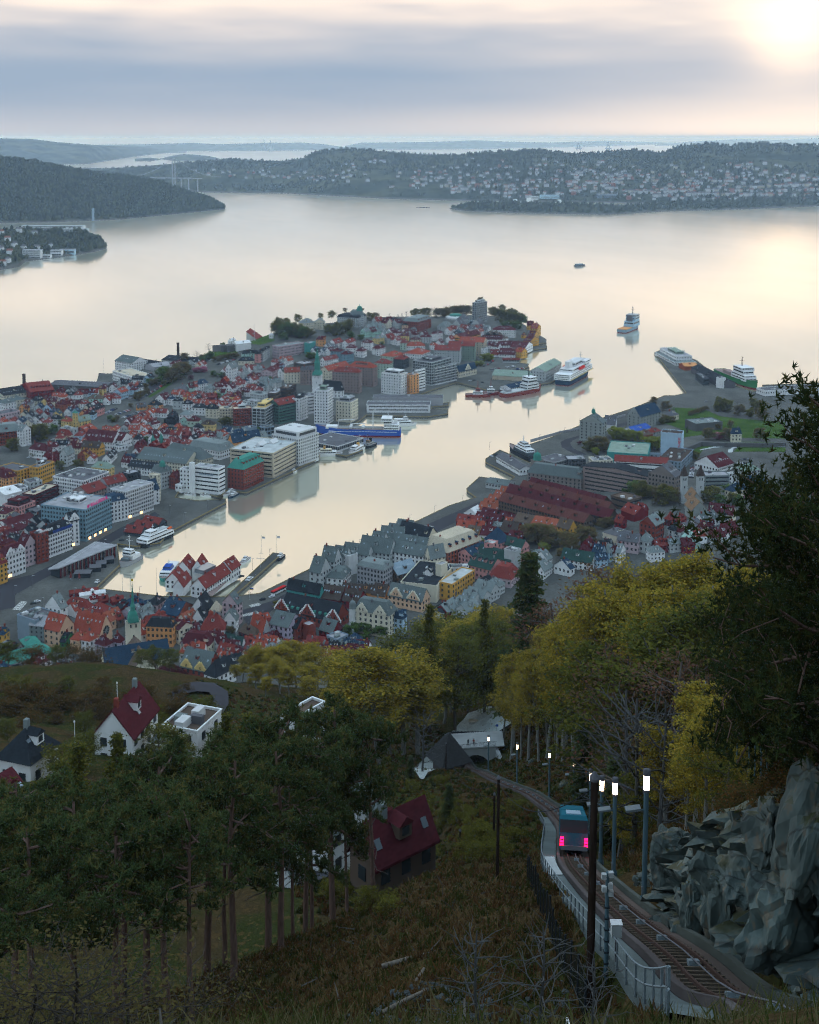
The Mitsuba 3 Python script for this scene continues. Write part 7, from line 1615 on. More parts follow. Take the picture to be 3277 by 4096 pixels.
town_trees('c', '690,370,o,10 880,350,o,9 930,350,b,7 400,230,b,8 480,240,n,7', 'beside the ochre block', 'trees by the ochre block')
town_trees('e', '300,430,o,18 350,450,o,22 420,470,g,22 480,480,o,22 540,480,o,20 600,500,g,18 640,500,o,18 350,370,o,17 430,360,o,14 560,310,o,14 390,520,g,12 250,430,n,13 280,460,n,12 700,480,b,13 760,470,n,12 820,270,o,10 940,270,o,14 1000,260,n,10 900,440,o,14 960,470,o,18 1030,450,o,20 1100,430,o,20 1150,400,b,18 1250,390,n,17 1150,490,g,10 1180,500,g,8 1270,520,g,9 1090,200,b,9 1390,290,o,14 1440,280,b,12 1480,270,n,11 1600,270,n,10 1700,280,n,9 680,740,g,11 720,730,g,9 1120,1100,b,10 1520,580,g,6 1300,180,b,5', 'on the wooded hilltop of the peninsula', 'trees of the peninsula hilltop')
town_trees('f', '20,260,n,9 80,250,n,11 150,240,o,12 200,240,o,14 250,240,o,15 310,240,o,16 360,250,n,18 430,260,b,17 470,260,b,17 510,260,b,17 540,250,b,18 590,240,b,18 630,230,b,18 670,230,b,18 720,230,b,19 750,230,b,19 790,230,b,19 500,310,n,10 930,100,b,14 1050,240,o,18 1090,250,b,18 1130,270,o,18 1180,280,o,19 1230,300,o,19 1280,310,o,20 1330,320,o,18 1380,330,o,18 1420,330,g,15 1350,400,g,16 1290,370,o,13 1240,350,g,9 1170,330,o,9 1200,360,g,7 1400,300,o,16 1330,250,o,14 1260,240,o,15 1180,200,o,15 970,760,l,11 1010,760,l,12 1040,755,l,10 890,820,l,8 930,815,l,8 1110,750,n,9 1120,300,b,8', 'in the park around the tall pale tower', 'trees of the peninsula park')
town_trees('i', '1200,370,r,4 1290,450,o,12 1340,440,b,14 1400,430,b,15 1450,440,b,16 1480,460,b,12 1390,490,l,8 1600,280,l,12 1660,300,l,12 1115,900,g,5 490,905,b,4 975,890,g,3', 'below the square stone tower', 'trees below the stone tower')
town_trees('k', '40,310,l,12 130,310,l,11 200,320,l,12 280,330,l,11 420,420,l,13 490,430,l,14 530,420,l,13 860,240,s,8 960,540,o,9 1110,320,b,14 1220,310,p,7 1280,300,p,6 1320,320,b,14 1200,200,b,8 1360,170,b,8 1060,630,r,8 1110,640,r,9 1160,640,r,8 600,110,b,9 650,120,o,8 690,110,b,7 330,1000,o,16 290,960,g,14 370,980,o,12 140,920,g,4 560,1040,b,16 640,1060,o,17 680,1030,b,14 510,980,b,10 1110,1050,o,14 1160,1000,o,13 1230,1060,g,9 1330,960,g,11 1400,1060,o,11 1450,1070,g,10 1500,1000,p,6 1480,810,b,8 1440,790,n,8 1560,870,b,6 1700,320,b,14 460,1080,n,8 740,1020,n,8 780,1100,n,10', 'around the twin-towered stone church and the park', 'trees around the church and fortress park')
town_trees('j', '575,860,n,16 620,840,b,12 470,760,b,9 1230,850,o,12 1290,850,o,14 1330,840,o,15 1240,780,o,11 1440,840,n,13 1470,900,b,14 1570,920,o,11 1640,860,o,14 1700,860,b,15 1720,960,b,16 1620,780,o,10 900,900,b,6 930,890,b,6 960,880,b,6 990,870,b,6 1020,860,b,6 1050,850,b,6 1080,840,b,6 560,1000,o,8 500,990,b,7', 'along the fortress park towards the pier', 'trees along the fortress park')
town_trees('l', '730,760,b,14 800,780,b,16 870,790,b,17 950,800,b,17 1030,830,b,15 920,870,l,7 960,880,l,7 1200,860,b,15 1250,900,b,14 1130,960,b,8 1400,560,b,9 1450,560,b,10 1380,760,b,13 1450,780,b,13 1600,620,b,9 1680,600,b,9 220,790,l,5', 'between the old wharf houses', 'trees behind the old wharf')
town_trees('p', '1175,690,g,9 1350,680,g,9 1510,700,g,9 1320,735,g,5 310,400,o,7 540,480,o,5 375,420,o,4', 'in front of the cream corner mansion', 'trees before the cream mansion')
town_trees('q', '1210,830,b,6', 'beside the big red hipped roof', 'trees in the old quarter')
town_trees('t', '560,760,r,8 500,760,r,8 620,780,r,8 680,790,r,7 100,800,b,8 200,800,n,9 250,830,n,8 310,850,o,6 40,830,o,8', 'between the cathedral and the ornate brick house', 'trees by the cathedral')
# ---------------------------------------------------------------- the hillside that falls from the camera to the town
TRK = np.array([(24, 7.6), (31, 8.9), (38.5, 9.56), (51, 10.07), (60, 10.6), (71, 11.1), (88, 12.1), (112, 14.7), (128, 16.6), (143, 17.7), (166, 19.0), (192, 19.2), (213, 17.8), (230, 16.6), (260, 15.0), (292, 13.2), (330, 11)])
XT = PchipInterpolator(TRK[:, 0], TRK[:, 1])
_zd = np.array([-40, 0, 6, 13, 20, 30, 38, 45, 60, 80, 100, 130, 165, 210, 260, 290, 330, 400, 480, 560, 640, 700, 760, 900.])
_zl = np.array([332, 318.2, 314.4, 310.3, 305.2, 298.6, 293.5, 290, 282, 271.8, 261.6, 247, 230, 209, 186, 172.5, 163, 140, 98, 62, 28, 8, -2, -6])
# heights come from the rows of the photo at which the ground is seen at these distances
ZC = PchipInterpolator(_zd, [z if d < 1 else PD(1638.5, VH + (EYE - z) / d * FOC, d)[2] for d, z in zip(_zd, _zl)])
TRK[:, 1] *= [cp + sp * (EYE - float(ZC(d))) / d for d in TRK[:, 0]]
XT = PchipInterpolator(TRK[:, 0], TRK[:, 1])
def xs(u, d): return (u - 1638.5) / FOC * (d * cp + (EYE - float(ZC(d))) * sp)
def sst(a, b, x):
    t = np.clip((x - a) / (b - a), 0, 1); return t * t * (3 - 2 * t)
DAMP = []
def hz(x, y, rough=True):
    x, y = np.asarray(x, float), np.asarray(y, float)
    z = ZC(np.clip(y, -40, 900)); dx = x - XT(np.clip(y, 24, 330)); zc = z
    near = sst(20, 30, y); tr = near * (1 - sst(300, 330, y))
    cl = 7.2 * sst(32, 39, y) * (1 - .85 * sst(48, 80, y)) * (1 - sst(80, 110, y))
    z = z + cl * sst(2.6, 4.6, dx)
    rise = np.clip(dx - 4, 0, 60) * (.42 + .1 * sst(60, 110, y)) * near * (1 - sst(330, 520, y))
    z = z + np.where(rise > 22, 22 + (rise - 22) * .3, rise)
    z = z - 1.3 * sst(2.2, 5.5, -dx) * near * (1 - sst(95, 130, y))
    z = z - np.minimum(.5 * np.clip(-x + 1, 0, 60), 11) * sst(34, 56, y) * (1 - sst(105, 150, y))
    z = z + np.clip(-x - 10, 0, 100) * .10 * sst(120, 220, y) * (1 - sst(340, 480, y))
    z = z + 11 * np.exp(-((x + 80) ** 2 + (y - 318) ** 2) / 42 ** 2)
    z = z - 10 * sst(8, 18, -dx) * sst(88, 128, y) * (1 - sst(165, 230, y))
    z = z + 0.55 * np.exp(-((x - 5.6) / 2.2) ** 2 - ((y - 17.5) / 4.5) ** 2)
    if rough:
        p = np.stack(np.broadcast_arrays(x, y, 0 * x), -1)
        off = sst(1.6, 4.0, np.abs(dx)) * tr + (1 - tr)
        for ax, ay, ar in DAMP: off = off * (1 - np.exp(-((x - ax) ** 2 + (y - ay) ** 2) / ar ** 2))
        z = z + off * (2.6 * (meshkit.fbm(p / 13.0, 3, 31) - .5) * sst(14, 40, y) + 0.9 * (meshkit.fbm(p / 3.1, 3, 33) - .5))
    return z
def hill_hit(u, v, h=0.0):
    r = ray(u, v); r = r / r[1]; d = np.r_[np.arange(5, 60, .5), np.arange(60, 300, 1.0), np.arange(300, 720, 2.0)]
    q = r[None] * d[:, None] + [0, 0, EYE]; g = q[:, 2] - hz(q[:, 0], q[:, 1], False) - h
    k = int(np.argmax(g <= 0)) if (g <= 0).any() else len(d) - 1
    return q[k]
for u, v in ((870, 1625), (900, 1602), (928, 1578), (955, 1555), (985, 1530), (1010, 1510), (1050, 1500), (1085, 1508), (380, 1470), (395, 1452), (430, 1446), (465, 1460), (478, 1485), (420, 1470), (740, 1650), (715, 1720), (670, 1790), (640, 1850)):
    q = hill_hit(u * 1.8997, v * 1.8997); DAMP.append((q[0], q[1], 11 if q[1] < 400 else 16))
rows = np.r_[-14, -8, -3, np.arange(0, 40, .7), np.arange(40, 110, 1.3), np.arange(110, 330, 3.0), np.arange(330, 770, 9.0)]
def row_x(d):
    w = 10 + d * .46; a = np.linspace(-1, 1, 150); return np.sign(a) * np.abs(a) ** 1.0 * w + (XT(min(max(d, 24), 330)) * .5 if d > 20 else 3)
g = np.array([np.c_[row_x(d), np.full(150, d)] for d in rows])
z = hz(g[..., 0], g[..., 1])
idx = np.arange(len(rows) * 150).reshape(len(rows), 150)
f = np.stack([idx[:-1, :-1], idx[:-1, 1:], idx[1:, 1:], idx[1:, :-1]], -1).reshape(-1, 4)
scene['hillside'] = mikit.ply((np.concatenate([g, z[..., None]], -1).reshape(-1, 3), f), 'hill_soil', smooth=True)
labels['hillside'] = {'kind': 'structure', 'label': 'steep brown heather and grass hillside falling to the town'}
flatz = lambda x, y: hz(x, y, True)
def hsheet(key, px, lift, bsdf, col, label, step=3.0, h=.3):
    pl = Polygon([hill_hit(u * 1.8997, v * 1.8997, h)[:2] for u, v in px]).buffer(0)
    sheet_poly(key, pl, lift, bsdf, col, label, step, lambda x, y: hz(x, y, True))
def gravel_color(p, n, uv):
    return mikit.mix((0.22, 0.26, 0.26), (0.36, 0.40, 0.39), mikit.fbm(p.x * .8, p.y * .8, 0, 4)) * (.8 + .4 * mikit.noise(p.x * 9, p.y * 9, 1))
scene['gravel'] = {'type': 'twosided', 'b': {'type': 'diffuse', 'reflectance': mikit.proc(gravel_color)}}
hsheet('forest_path', [(858, 1622), (905, 1583), (955, 1542), (985, 1508), (1020, 1492), (1062, 1488), (1100, 1498), (1085, 1522), (1048, 1545), (1035, 1562), (985, 1592), (940, 1612), (888, 1640)], .6, 'gravel', C['grey'], 'pale gravel path curving through the wood to the bridge', 4)
hsheet('hairpin_road', [(362, 1465), (375, 1448), (410, 1440), (450, 1443), (480, 1462), (482, 1490), (470, 1510), (440, 1500), (452, 1480), (440, 1466), (415, 1462), (392, 1470), (388, 1482), (400, 1500), (372, 1500)], .8, 'city', C['asphalt'], 'grey asphalt hairpin bend', 6)
hsheet('lower_street', [(720, 1620), (760, 1650), (760, 1690), (700, 1750), (690, 1850), (640, 1870), (600, 1840), (650, 1760), (690, 1690)], .5, 'city', C['asphalt'], 'asphalt street between the white houses under the pines', 4)

# ---------------------------------------------------------------- the funicular track
def along(d, off, dz=0.0):
    d = np.atleast_1d(np.asarray(d, float)); x = XT(d); t = np.stack([XT(d + .5) - XT(d - .5), np.ones_like(d)], -1); t /= np.linalg.norm(t, axis=1, keepdims=True)
    return np.c_[x + t[:, 1] * off, d - t[:, 0] * off, ZC(d) + dz]
tk = thing('railway_track', 'single funicular track curving down the hillside, with cable rollers between its rails', 'railway track')
ds = np.r_[np.arange(22, 120, 1.0), np.arange(120, 296, 3.0)]
def ribbon(o0, o1, z0, z1, col, k=2):
    a, b, c_, e = along(ds, o0, z1), along(ds, o1, z1), along(ds, o1, z0), along(ds, o0, z0); n = len(ds); i = np.arange(n - 1); m = MB()
    for p, q in ((a, b), (b, c_), (e, a)): m.add(np.vstack([p, q]), np.c_[i, i + 1, i + 1 + n, i + n], code(C[col] if isinstance(col, str) else col, k))
    return m
ribbon(-1.15, 1.35, -.6, .10, (.075, .06, .05)).put(tk + '__track_bed')
for o in (-.53, .53): ribbon(o - .045, o + .045, .1, .34, 'rust', 3).put(sub(tk, 'rail'))
ribbon(-1.45, -1.2, -.8, .42, (.065, .06, .055)).put(sub(tk, 'kerb_wall')); ribbon(1.4, 1.7, -.8, .5, (.06, .062, .06)).put(sub(tk, 'kerb_wall'))
SLP = unit((.07, .055, .045), 0); ROL = unit('steel', 3)
for k, d in enumerate(np.arange(26, 130, .72)):
    p, q = along(d, 0, .13)[0], along(d + .3, 0, .13)[0]; t = (q - p) / np.linalg.norm(q - p); r_ = np.array([t[1], -t[0], 0]); r_ /= np.linalg.norm(r_)
    scene[sub(tk, 'sleeper')] = place(SLP, p, r_ * 1.7, t * .22, np.cross(r_, t) * .12)
for d in np.arange(30, 230, 6.5):
    p, q = along(d, .12, .26)[0], along(d + .3, .12, .26)[0]; t = (q - p) / np.linalg.norm(q - p); r_ = np.array([t[1], -t[0], 0]); r_ /= np.linalg.norm(r_)
    scene[sub(tk, 'cable_roller')] = place(ROL, p, r_ * .4, t * .5, np.cross(r_, t) * .22)
m = MB(); m.tube(along(np.arange(24, 292, 3.0), .12, .42), .035, code(C['darkgrey'], 3), 4); m.put(tk + '__cable')
wk = thing('walkway', 'narrow concrete service walkway with a steel railing along the left side of the track', 'walkway')
ds_all = ds; ds = np.arange(24, 150, 1.0)
ribbon(-2.7, -1.5, -.5, .05, (.085, .1, .1)).put(wk + '__slab')
for hh in (.55, 1.1):
    m = MB(); m.tube(along(ds, -2.75, hh), .035, code(C['steel'], 3), 4); m.put(sub(wk, 'handrail'))
PST = unit('steel', 3)
for d in np.arange(26, 150, 2.4): scene[sub(wk, 'post')] = place(PST, along(d, -2.75, .5)[0], [.07, 0, 0], [0, .07, 0], [0, 0, 1.2])
ds = ds_all
# stepped ladder-like grating beside the walkway
for d in np.arange(82, 97, .75): scene[sub(wk, 'step')] = place(unit('palegrey'), along(d, -2.1, .16)[0], [.95, 0, 0], [0, .2, 0], [0, 0, .1])
fe = thing('mesh_fence', 'dark mesh safety fence standing left of the track', 'fence')
scene['fence_mesh'] = {'type': 'blendbsdf', 'weight': 0.62, 'a': {'type': 'null'}, 'b': {'type': 'twosided', 'b': {'type': 'diffuse', 'reflectance': {'type': 'rgb', 'value': [.012, .016, .016]}}}}
dd = np.arange(41, 86, 2.5)
for a, b in zip(dd[:-1], dd[1:]):
    p, q = along(a, -4.1)[0], along(b, -4.1)[0]; p[2], q[2] = float(hz(p[0], p[1])), float(hz(q[0], q[1])); m = MB()
    m.add([p, q, q + [0, 0, 1.9], p + [0, 0, 1.9]], [[0, 1, 2, 3]], code(C['black'])); m.put(sub(fe, 'panel'), 'fence_mesh')
    scene[sub(fe, 'post')] = place(unit('black'), p + [0, 0, .95], [.08, 0, 0], [0, .08, 0], [0, 0, 2.1])

# the carriage, at rest on the rails
cr = thing('funicular_car', 'dark teal funicular carriage with glowing magenta tail lamps on the curving track', 'funicular car')
CAR0, CAR1 = 99.0, 116.0
p0, p1 = along(CAR0, 0, .35)[0], along(CAR1, 0, .35)[0]; t = p1 - p0; CL = np.linalg.norm(t); t /= CL; r_ = np.array([t[1], -t[0], 0]); r_ /= np.linalg.norm(r_); up = np.cross(r_, t)
def cput(part, x, y, z, lx, ly, lz, col, bs='city', taper=1.0, more=None):
    m = MB(); m.box(x, y, z, lx, ly, lz, code(C[col] if isinstance(col, str) else col, 3), taper=taper); v, f, c = m.arrays()
    v = p0 + v[:, :1] * t + v[:, 1:2] * r_ + v[:, 2:3] * up
    scene[sub(cr, part)] = mikit.ply((v, f), bs, uv=c, **(more or {}))
TEAL = (.012, .085, .115)
for s_ in (0, 1):
    x = CL * (.25 + .5 * s_)
    cput('body', x, 0, 1.0, CL * .47, 2.4, 1.3, TEAL); cput('window_band', x, 0, 2.15, CL * .465, 2.34, 1.05, 'glass', 'window_glass'); cput('roof', x, 0, 2.85, CL * .47, 2.4, .35, TEAL, taper=.9)
    cput('bogie', x, 0, .2, CL * .3, 1.5, .45, 'black')
    for k in range(5):
        for sg in (-1, 1): cput('window_pillar', x - CL * .2 + CL * .1 * k, sg * 1.18, 2.15, .16, .06, 1.05, TEAL)
cput('bellows', CL * .5, 0, 1.6, CL * .06, 2.0, 2.2, 'black'); cput('bumper', -.15, 0, .5, .3, 2.2, .35, 'darkgrey'); cput('skylight', CL * .25, 0, 3.06, CL * .3, 1.3, .08, 'bluegrey')
lamp_red = {'emitter': {'type': 'area', 'radiance': {'type': 'rgb', 'value': [4.0, .004, .085]}}}
for sg in (-1, 1):
    m = MB()
    for k in range(3): m.box(-.12, sg * 1.02, .72 + .26 * k, .14, .32, .17, code(C['magenta'], 3))
    v, f, c = m.arrays(); v = p0 + v[:, :1] * t + v[:, 1:2] * r_ + v[:, 2:3] * up
    scene[sub(cr, 'tail_lamp')] = mikit.ply((v, f[:, ::-1]), 'city', uv=c, **lamp_red)

# lamp posts along the track, lit
lamp_lit = {'emitter': {'type': 'area', 'radiance': {'type': 'rgb', 'value': [2.4, 1.7, 1.1]}}}
for i, d in enumerate((66, 82, 93, 122, 152, 186, 220, 262)):
    off = 1.95 if i else 1.75
    p = along(d, off)[0]; lab = ['nearest', 'second', 'third', 'fourth', 'fifth', 'sixth', 'seventh', 'farthest'][i]
    key = thing('street_lamp', f'{lab} teal lamp post with a lit cylindrical head beside the funicular track', 'street lamp', 'lamp posts beside the funicular track')
    H = [6.9, 6.2, 6.3, 6.2, 6.9, 6.9, 7, 7.2][i]
    for part, prof, col in (('pole', [(.19, -.5), (.19, .1), (.15, .3), (.14, H)], 'pole'), ('base', [(.26, -.4), (.26, .45), (.19, .6)], 'pole'), ('cap', [(.20, H + .95), (.21, H + 1.0), (.21, H + 1.3), (.02, H + 1.34)], 'darkgrey'), ('collar', [(.2, H - .05), (.2, H + .1)], 'darkgrey')):
        m = MB(); m.tube_rings(prof, p[0], p[1], code(C[col], 3), 12); v, f, c = m.arrays(); scene[key + '__' + part] = mikit.ply((v + [0, 0, p[2]], f), 'city', smooth=True, uv=c)
    m = MB(); m.tube_rings([(.17, H + .1), (.17, H + .95)], p[0], p[1], code(C['cream'], 3), 12); v, f, c = m.arrays(); scene[key + '__lamp_glass'] = mikit.ply((v + [0, 0, p[2]], f[:, ::1]), 'city', uv=c, **lamp_lit)
    scene[key + '__floodlight'] = place(unit('steel'), p + [-.72, .1, H - 1.1], [.85, 0, .12], [0, .5, 0], [-.02, 0, .13])
    scene[key + '__arm'] = place(unit('pole'), p + [-.25, .05, H - 1.15], [.5, 0, 0], [0, .07, 0], [0, 0, .07])
    scene[key + '__access_door'] = place(unit('steel'), p + [-.12, -.1, 1.0], [.12, 0, 0], [0, .1, 0], [0, 0, .5])
# timber poles and the signal mast
def pole(u, v0, d, h, r, label, name='timber_pole', col=(.028, .022, .018), cat='pole'):
    x = xs(u, d); zb = float(hz(x, d)); key = thing(name, label, cat); m = MB()
    m.tube([[x, d, zb - .5], [x + .05, d, zb + h]], [r, r * .82], code(col, 0), 10); m.put(key + '__shaft', 'bark', True)
    m = MB(); m.tube_rings([(r * 1.2, 0), (r * 1.25, .1), (.02, .35)], x + .05, d, code(C['darkgrey'], 3), 10); v, f, c = m.arrays(); scene[key + '__cap'] = mikit.ply((v + [0, 0, zb + h - .03], f), 'city', uv=c)
    return key, np.array([x + .05, d, zb + h])
def top_h(v, d, x):   # height that brings the top to photo row v
    return PD(1638.5, v, d)[2] - float(hz(x, d))
wires = []
for u, v, d, r, lab in ((2360, 3118, 42, .155, 'thick dark timber pole with a cap standing just left of the track in the foreground'), (1990, 3115, 92, .14, 'tall dark timber pole alone on the heather slope'), (1975, 3180, 118, .12, 'shorter timber pole just behind the tall one on the slope'),
                        (1784, 2975, 262, .16, 'timber pole beside the little dark pyramid roof by the bridge'), (1840, 3325, 150, .13, 'short timber pole among the bushes left of the track')):
    k_, tp_ = pole(u, v, d, top_h(v, d, xs(u, d)), r, lab); wires.append(tp_)
w_ = thing('overhead_wire', 'thin sagging wires between the timber poles', 'wire', kind='stuff'); m = MB()
for a, b, s_ in ((wires[0], wires[1], 1.6), (wires[1], wires[3], 4), (wires[2], wires[3], 3)):
    f_ = np.linspace(0, 1, 14)[:, None]; q = a * (1 - f_) + b * f_ - np.c_[0 * f_, 0 * f_, 4 * s_ * f_ * (1 - f_)] - [0, 0, .3]; m.tube(q, .022, code(C['black'], 3), 4)
m.put(w_)
d, u = 43.5, 2424; x = xs(u, d); zb = float(hz(x, d)); H = top_h(3490, d, x); sm = thing('signal_mast', 'slim grey signal mast with small boxes at its top beside the thick timber pole', 'signal mast'); m = MB()
m.tube([[x, d, zb - .4], [x, d, zb + H]], [.085, .07], code(C['pole'], 3), 8); m.put(sm + '__shaft')
for dz, dx in ((-.05, .12), (-.12, -.14), (-.5, .1), (-.62, -.12), (-.8, .13)): scene[sub(sm, 'signal_box')] = place(unit('palegrey'), [x + dx, d - .05, zb + H + dz], [.18, 0, 0], [0, .16, 0], [0, 0, .2])
for dz in np.arange(.4, H - 1, .45): scene[sub(sm, 'strap')] = place(unit('black'), [x, d, zb + dz], [.19, 0, 0], [0, .19, 0], [0, 0, .05])
cb = thing('cabinet', 'pale grey equipment cabinet on a stand beside the signal mast', 'cabinet'); x2 = xs(2468, 44)
scene[cb + '__box'] = place(unit('palegrey'), [x2 - .05, 44, zb + 1.85], [.38, 0, 0], [0, .3, 0], [0, 0, .5]); scene[cb + '__stand'] = place(unit('darkgrey'), [x2 - .05, 44, zb + .8], [.07, 0, 0], [0, .07, 0], [0, 0, 1.7]); scene[cb + '__lid'] = place(unit('white'), [x2 - .05, 44, zb + 2.13], [.44, 0, 0], [0, .36, 0], [0, 0, .04])
gt = thing('gate_rail', 'white metal rail standing at the lower end of the foreground fence', 'railing'); q = np.array([xs(2270, 37), 37, 0]); q[2] = float(hz(q[0], 37))
m = MB(); m.tube([q, q + [0, 0, 1.5], q + [.25, -3, 1.9], q + [.25, -3, .3]], .045, code(C['white'], 3), 6); m.put(gt)

# ---------------------------------------------------------------- bridge over the track, pyramid-roofed hut, two walkers
br = thing('footbridge', 'concrete bridge with an arched tunnel mouth and a dark railing over the track', 'bridge')
yb = 290.0; zt = float(PD(1905, 2990, 290.0)[2]); xl, xr = xs(1815, yb), xs(1985, yb); xc = xs(1905, yb); CON = (.30, .33, .325)
m = MB(); arch = [(xc + 3.6 * math.cos(a), zt - 5.6 + 3.6 * math.sin(a)) for a in np.linspace(math.pi, 0, 13)]
outline = [(xl, zt - 9), (xl, zt - 1.0), (xc - 1, zt - .3), (xr, zt + .3), (xr + .5, zt - 9)]
front = Polygon(outline).difference(Polygon([(xc - 3.6, zt - 10)] + arch + [(xc + 3.6, zt - 10)]).buffer(0))
for gg in getattr(front, 'geoms', [front]):
    e = trimesh.creation.extrude_polygon(gg, 7.0, engine='earcut'); v = np.array(e.vertices)
    m.add(np.c_[v[:, 0], yb + v[:, 2], v[:, 1]], e.faces, code(CON, 0))
m.put(br + '__arch'); scene[br + '__deck'] = place(unit(CON, 2), [(xl + xr) / 2, yb + 3.5, zt + .05], [xr - xl + 4, 0, .9], [0, 7.6, 0], [0, 0, .3])
scene[br + '__tunnel_back'] = place(unit('black'), [xc, yb + 9, zt - 5], [12, 0, 0], [0, .5, 0], [0, 0, 9])
scene[br + '__wing_wall'] = place(unit(CON, 0), [xr + 1, yb - 5, zt - 5], [.8, 0, 0], [2.2, -14, 0], [0, 0, 9])
for z_ in (1.1, .15): m = MB(); m.tube([[xl, yb + .1, zt - 1 + z_ + .2], [xc, yb + .1, zt + z_ - .1], [xr, yb + .1, zt + .4 + z_]], .05, code(C['black'], 3), 4); m.put(sub(br, 'handrail'))
for k in range(36):
    f = (k + .5) / 36; x = xl + (xr - xl) * f; scene[sub(br, 'baluster')] = place(unit('black'), [x, yb + .1, zt - .35 + .9 * f * .8 + .45], [.04, 0, 0], [0, .04, 0], [0, 0, 1.15])
def cone_tube(m, a, b, r0, r1, c, s=8): m.tube([a, b], [r0, r1], c, s)
import manifold3d as m3
def body(joints, bones):
    """One continuous figure: hulls of the spheres at both ends of every bone, joined and smoothed."""
    tot = None
    for a, b in bones:
        sp_ = []
        for j in (a, b):
            (x, y, z), r = joints[j]; sp_.append(m3.Manifold.sphere(r, 12).translate([x, y, z]))
        hll = m3.Manifold.batch_hull(sp_); tot = hll if tot is None else tot + hll
    mm = tot.refine_to_length(.05).to_mesh(); tm = trimesh.Trimesh(mm.vert_properties[:, :3], mm.tri_verts); trimesh.smoothing.filter_taubin(tm, iterations=8); return tm
def person(x, y, z, label, coat, face):
    J = dict(hd=((0, .02, 1.62), .105), hd2=((0, .0, 1.55), .09), nk=((0, 0, 1.45), .055), ch=((0, 0, 1.28), .15), sl=((-.17, 0, 1.36), .065), sr=((.17, 0, 1.36), .065), wa=((0, 0, 1.05), .135), hp=((0, 0, .92), .145), hl=((-.09, 0, .88), .09), hr=((.09, 0, .88), .09),
             kl=((-.10, .03, .48), .06), kr=((.10, -.02, .48), .06), al=((-.10, -.03, .09), .045), ar=((.11, .04, .09), .045), fl=((-.11, .12, .04), .04), fr=((.12, .18, .04), .04), el=((-.26, .03, 1.1), .045), er=((.26, .03, 1.1), .045), wl=((-.24, .14, .87), .033), wr=((.24, .14, .87), .033), gl=((-.23, .18, .79), .03), gr=((.23, .18, .79), .03))
    B = [('hd', 'hd2'), ('hd2', 'nk'), ('nk', 'ch'), ('sl', 'sr'), ('ch', 'sl'), ('ch', 'sr'), ('ch', 'wa'), ('wa', 'hp'), ('hl', 'hr'), ('hp', 'hl'), ('hp', 'hr'), ('hl', 'kl'), ('hr', 'kr'), ('kl', 'al'), ('kr', 'ar'), ('al', 'fl'), ('ar', 'fr'), ('sl', 'el'), ('sr', 'er'), ('el', 'wl'), ('er', 'wr'), ('wl', 'gl'), ('wr', 'gr')]
    tm = body(J, B); v = np.array(tm.vertices); zz = v[:, 2]; ax = np.abs(v[:, 0])
    col = np.where((zz > .98)[:, None] & (zz < 1.47)[:, None] | ((ax > .17) & (zz > .86))[:, None], code(coat, 3), code((.015, .017, .022), 3)); col[(zz >= 1.47)] = code((.32, .2, .15), 3); col[(ax > .18) & (zz < .86)] = code((.32, .2, .15), 3)
    ca, sa = math.cos(face), math.sin(face); R = np.array([[ca, sa, 0], [-sa, ca, 0], [0, 0, 1]])
    key = thing('person', label, 'person'); scene[key + '__body'] = mikit.ply((v @ R + [x, y, z], np.array(tm.faces)), 'city', uv=col)
    m = MB(); m.tube_rings([(.118, 1.60), (.122, 1.66), (.10, 1.72), (.02, 1.745)], 0, -.01, code((.03, .022, .018), 3), 10); v, f, c = m.arrays(); scene[key + '__hair'] = mikit.ply((v @ R + [x, y, z], f), 'city', uv=c)
    return key
person(xs(1873, yb + 1.0), yb + 1.0, zt - .05, 'person in dark clothes standing at the bridge railing, left of two', (.014, .016, .02), .3)
pk = person(xs(1895, yb + .8), yb + .8, zt + .1, 'person with a red jacket at the bridge railing, right of two', (.25, .03, .03), -.4)
for i, (tt_, x_, y_, lab) in enumerate((('q', 1085, 368, 'person walking on the quay pier, left of a pair'), ('q', 1102, 372, 'person walking on the quay pier, right of a pair'), ('q', 1425, 365, 'person by the water at the inner harbour, left of two'), ('q', 1448, 372, 'person by the water at the inner harbour, right of two'), ('s', 1040, 772, 'person in the street behind the cathedral, left of two'), ('s', 1062, 768, 'person in the street behind the cathedral, right of two'))):
    q = at_height(*tp(tt_, x_, y_), 0) + [0, 0, .15]; k2 = thing('person', lab, 'person'); dlt = q - [xs(1895, yb + .8), yb + .8, zt + .1]
    for part in ('__body', '__hair'): scene[k2 + part] = {**scene[pk + part], 'to_world': T().translate(dlt.tolist())}
hut = thing('hut', 'small hut with a steep dark tiled pyramid roof beside the bridge', 'hut'); hx, hy = xs(1795, 276), 276.0; hzv = float(hz(hx, hy, False))
m = MB(); m.box(0, 0, hzv + 1.2, 5.4, 5.4, 4.2, code((.09, .085, .08), 0), .5, [hx, hy, 0]); m.put(hut + '__wall')
m = MB(); m.box(0, 0, hzv + 6.2, 8.4, 8.4, 6.4, code((.04, .045, .045), 1), .5, [hx, hy, 0], .04); m.put(hut + '__roof')
scene[hut + '__terrace'] = place(unit('greyslate', 2), [hx + 5.6, hy - 3.6, hzv - .2], [5, 1, 0], [-.5, 3, 0], [0, 0, .8])
bn = thing('bench', 'pale wooden bench on the gravel path above the bridge', 'bench'); q = hill_hit(1895, 2905); bz = float(hz(q[0], q[1])) + .6
for i, (dy, dz, sz) in enumerate(((0, .45, .12), (.28, .8, .5))): scene[bn + '__' + ('seat', 'backrest')[i]] = place(unit('tan', 0), q * [1, 1, 0] + [0, dy, bz + dz], [2.6, -.5, 0], [0, .45 if not i else .08, 0], [0, 0, sz])
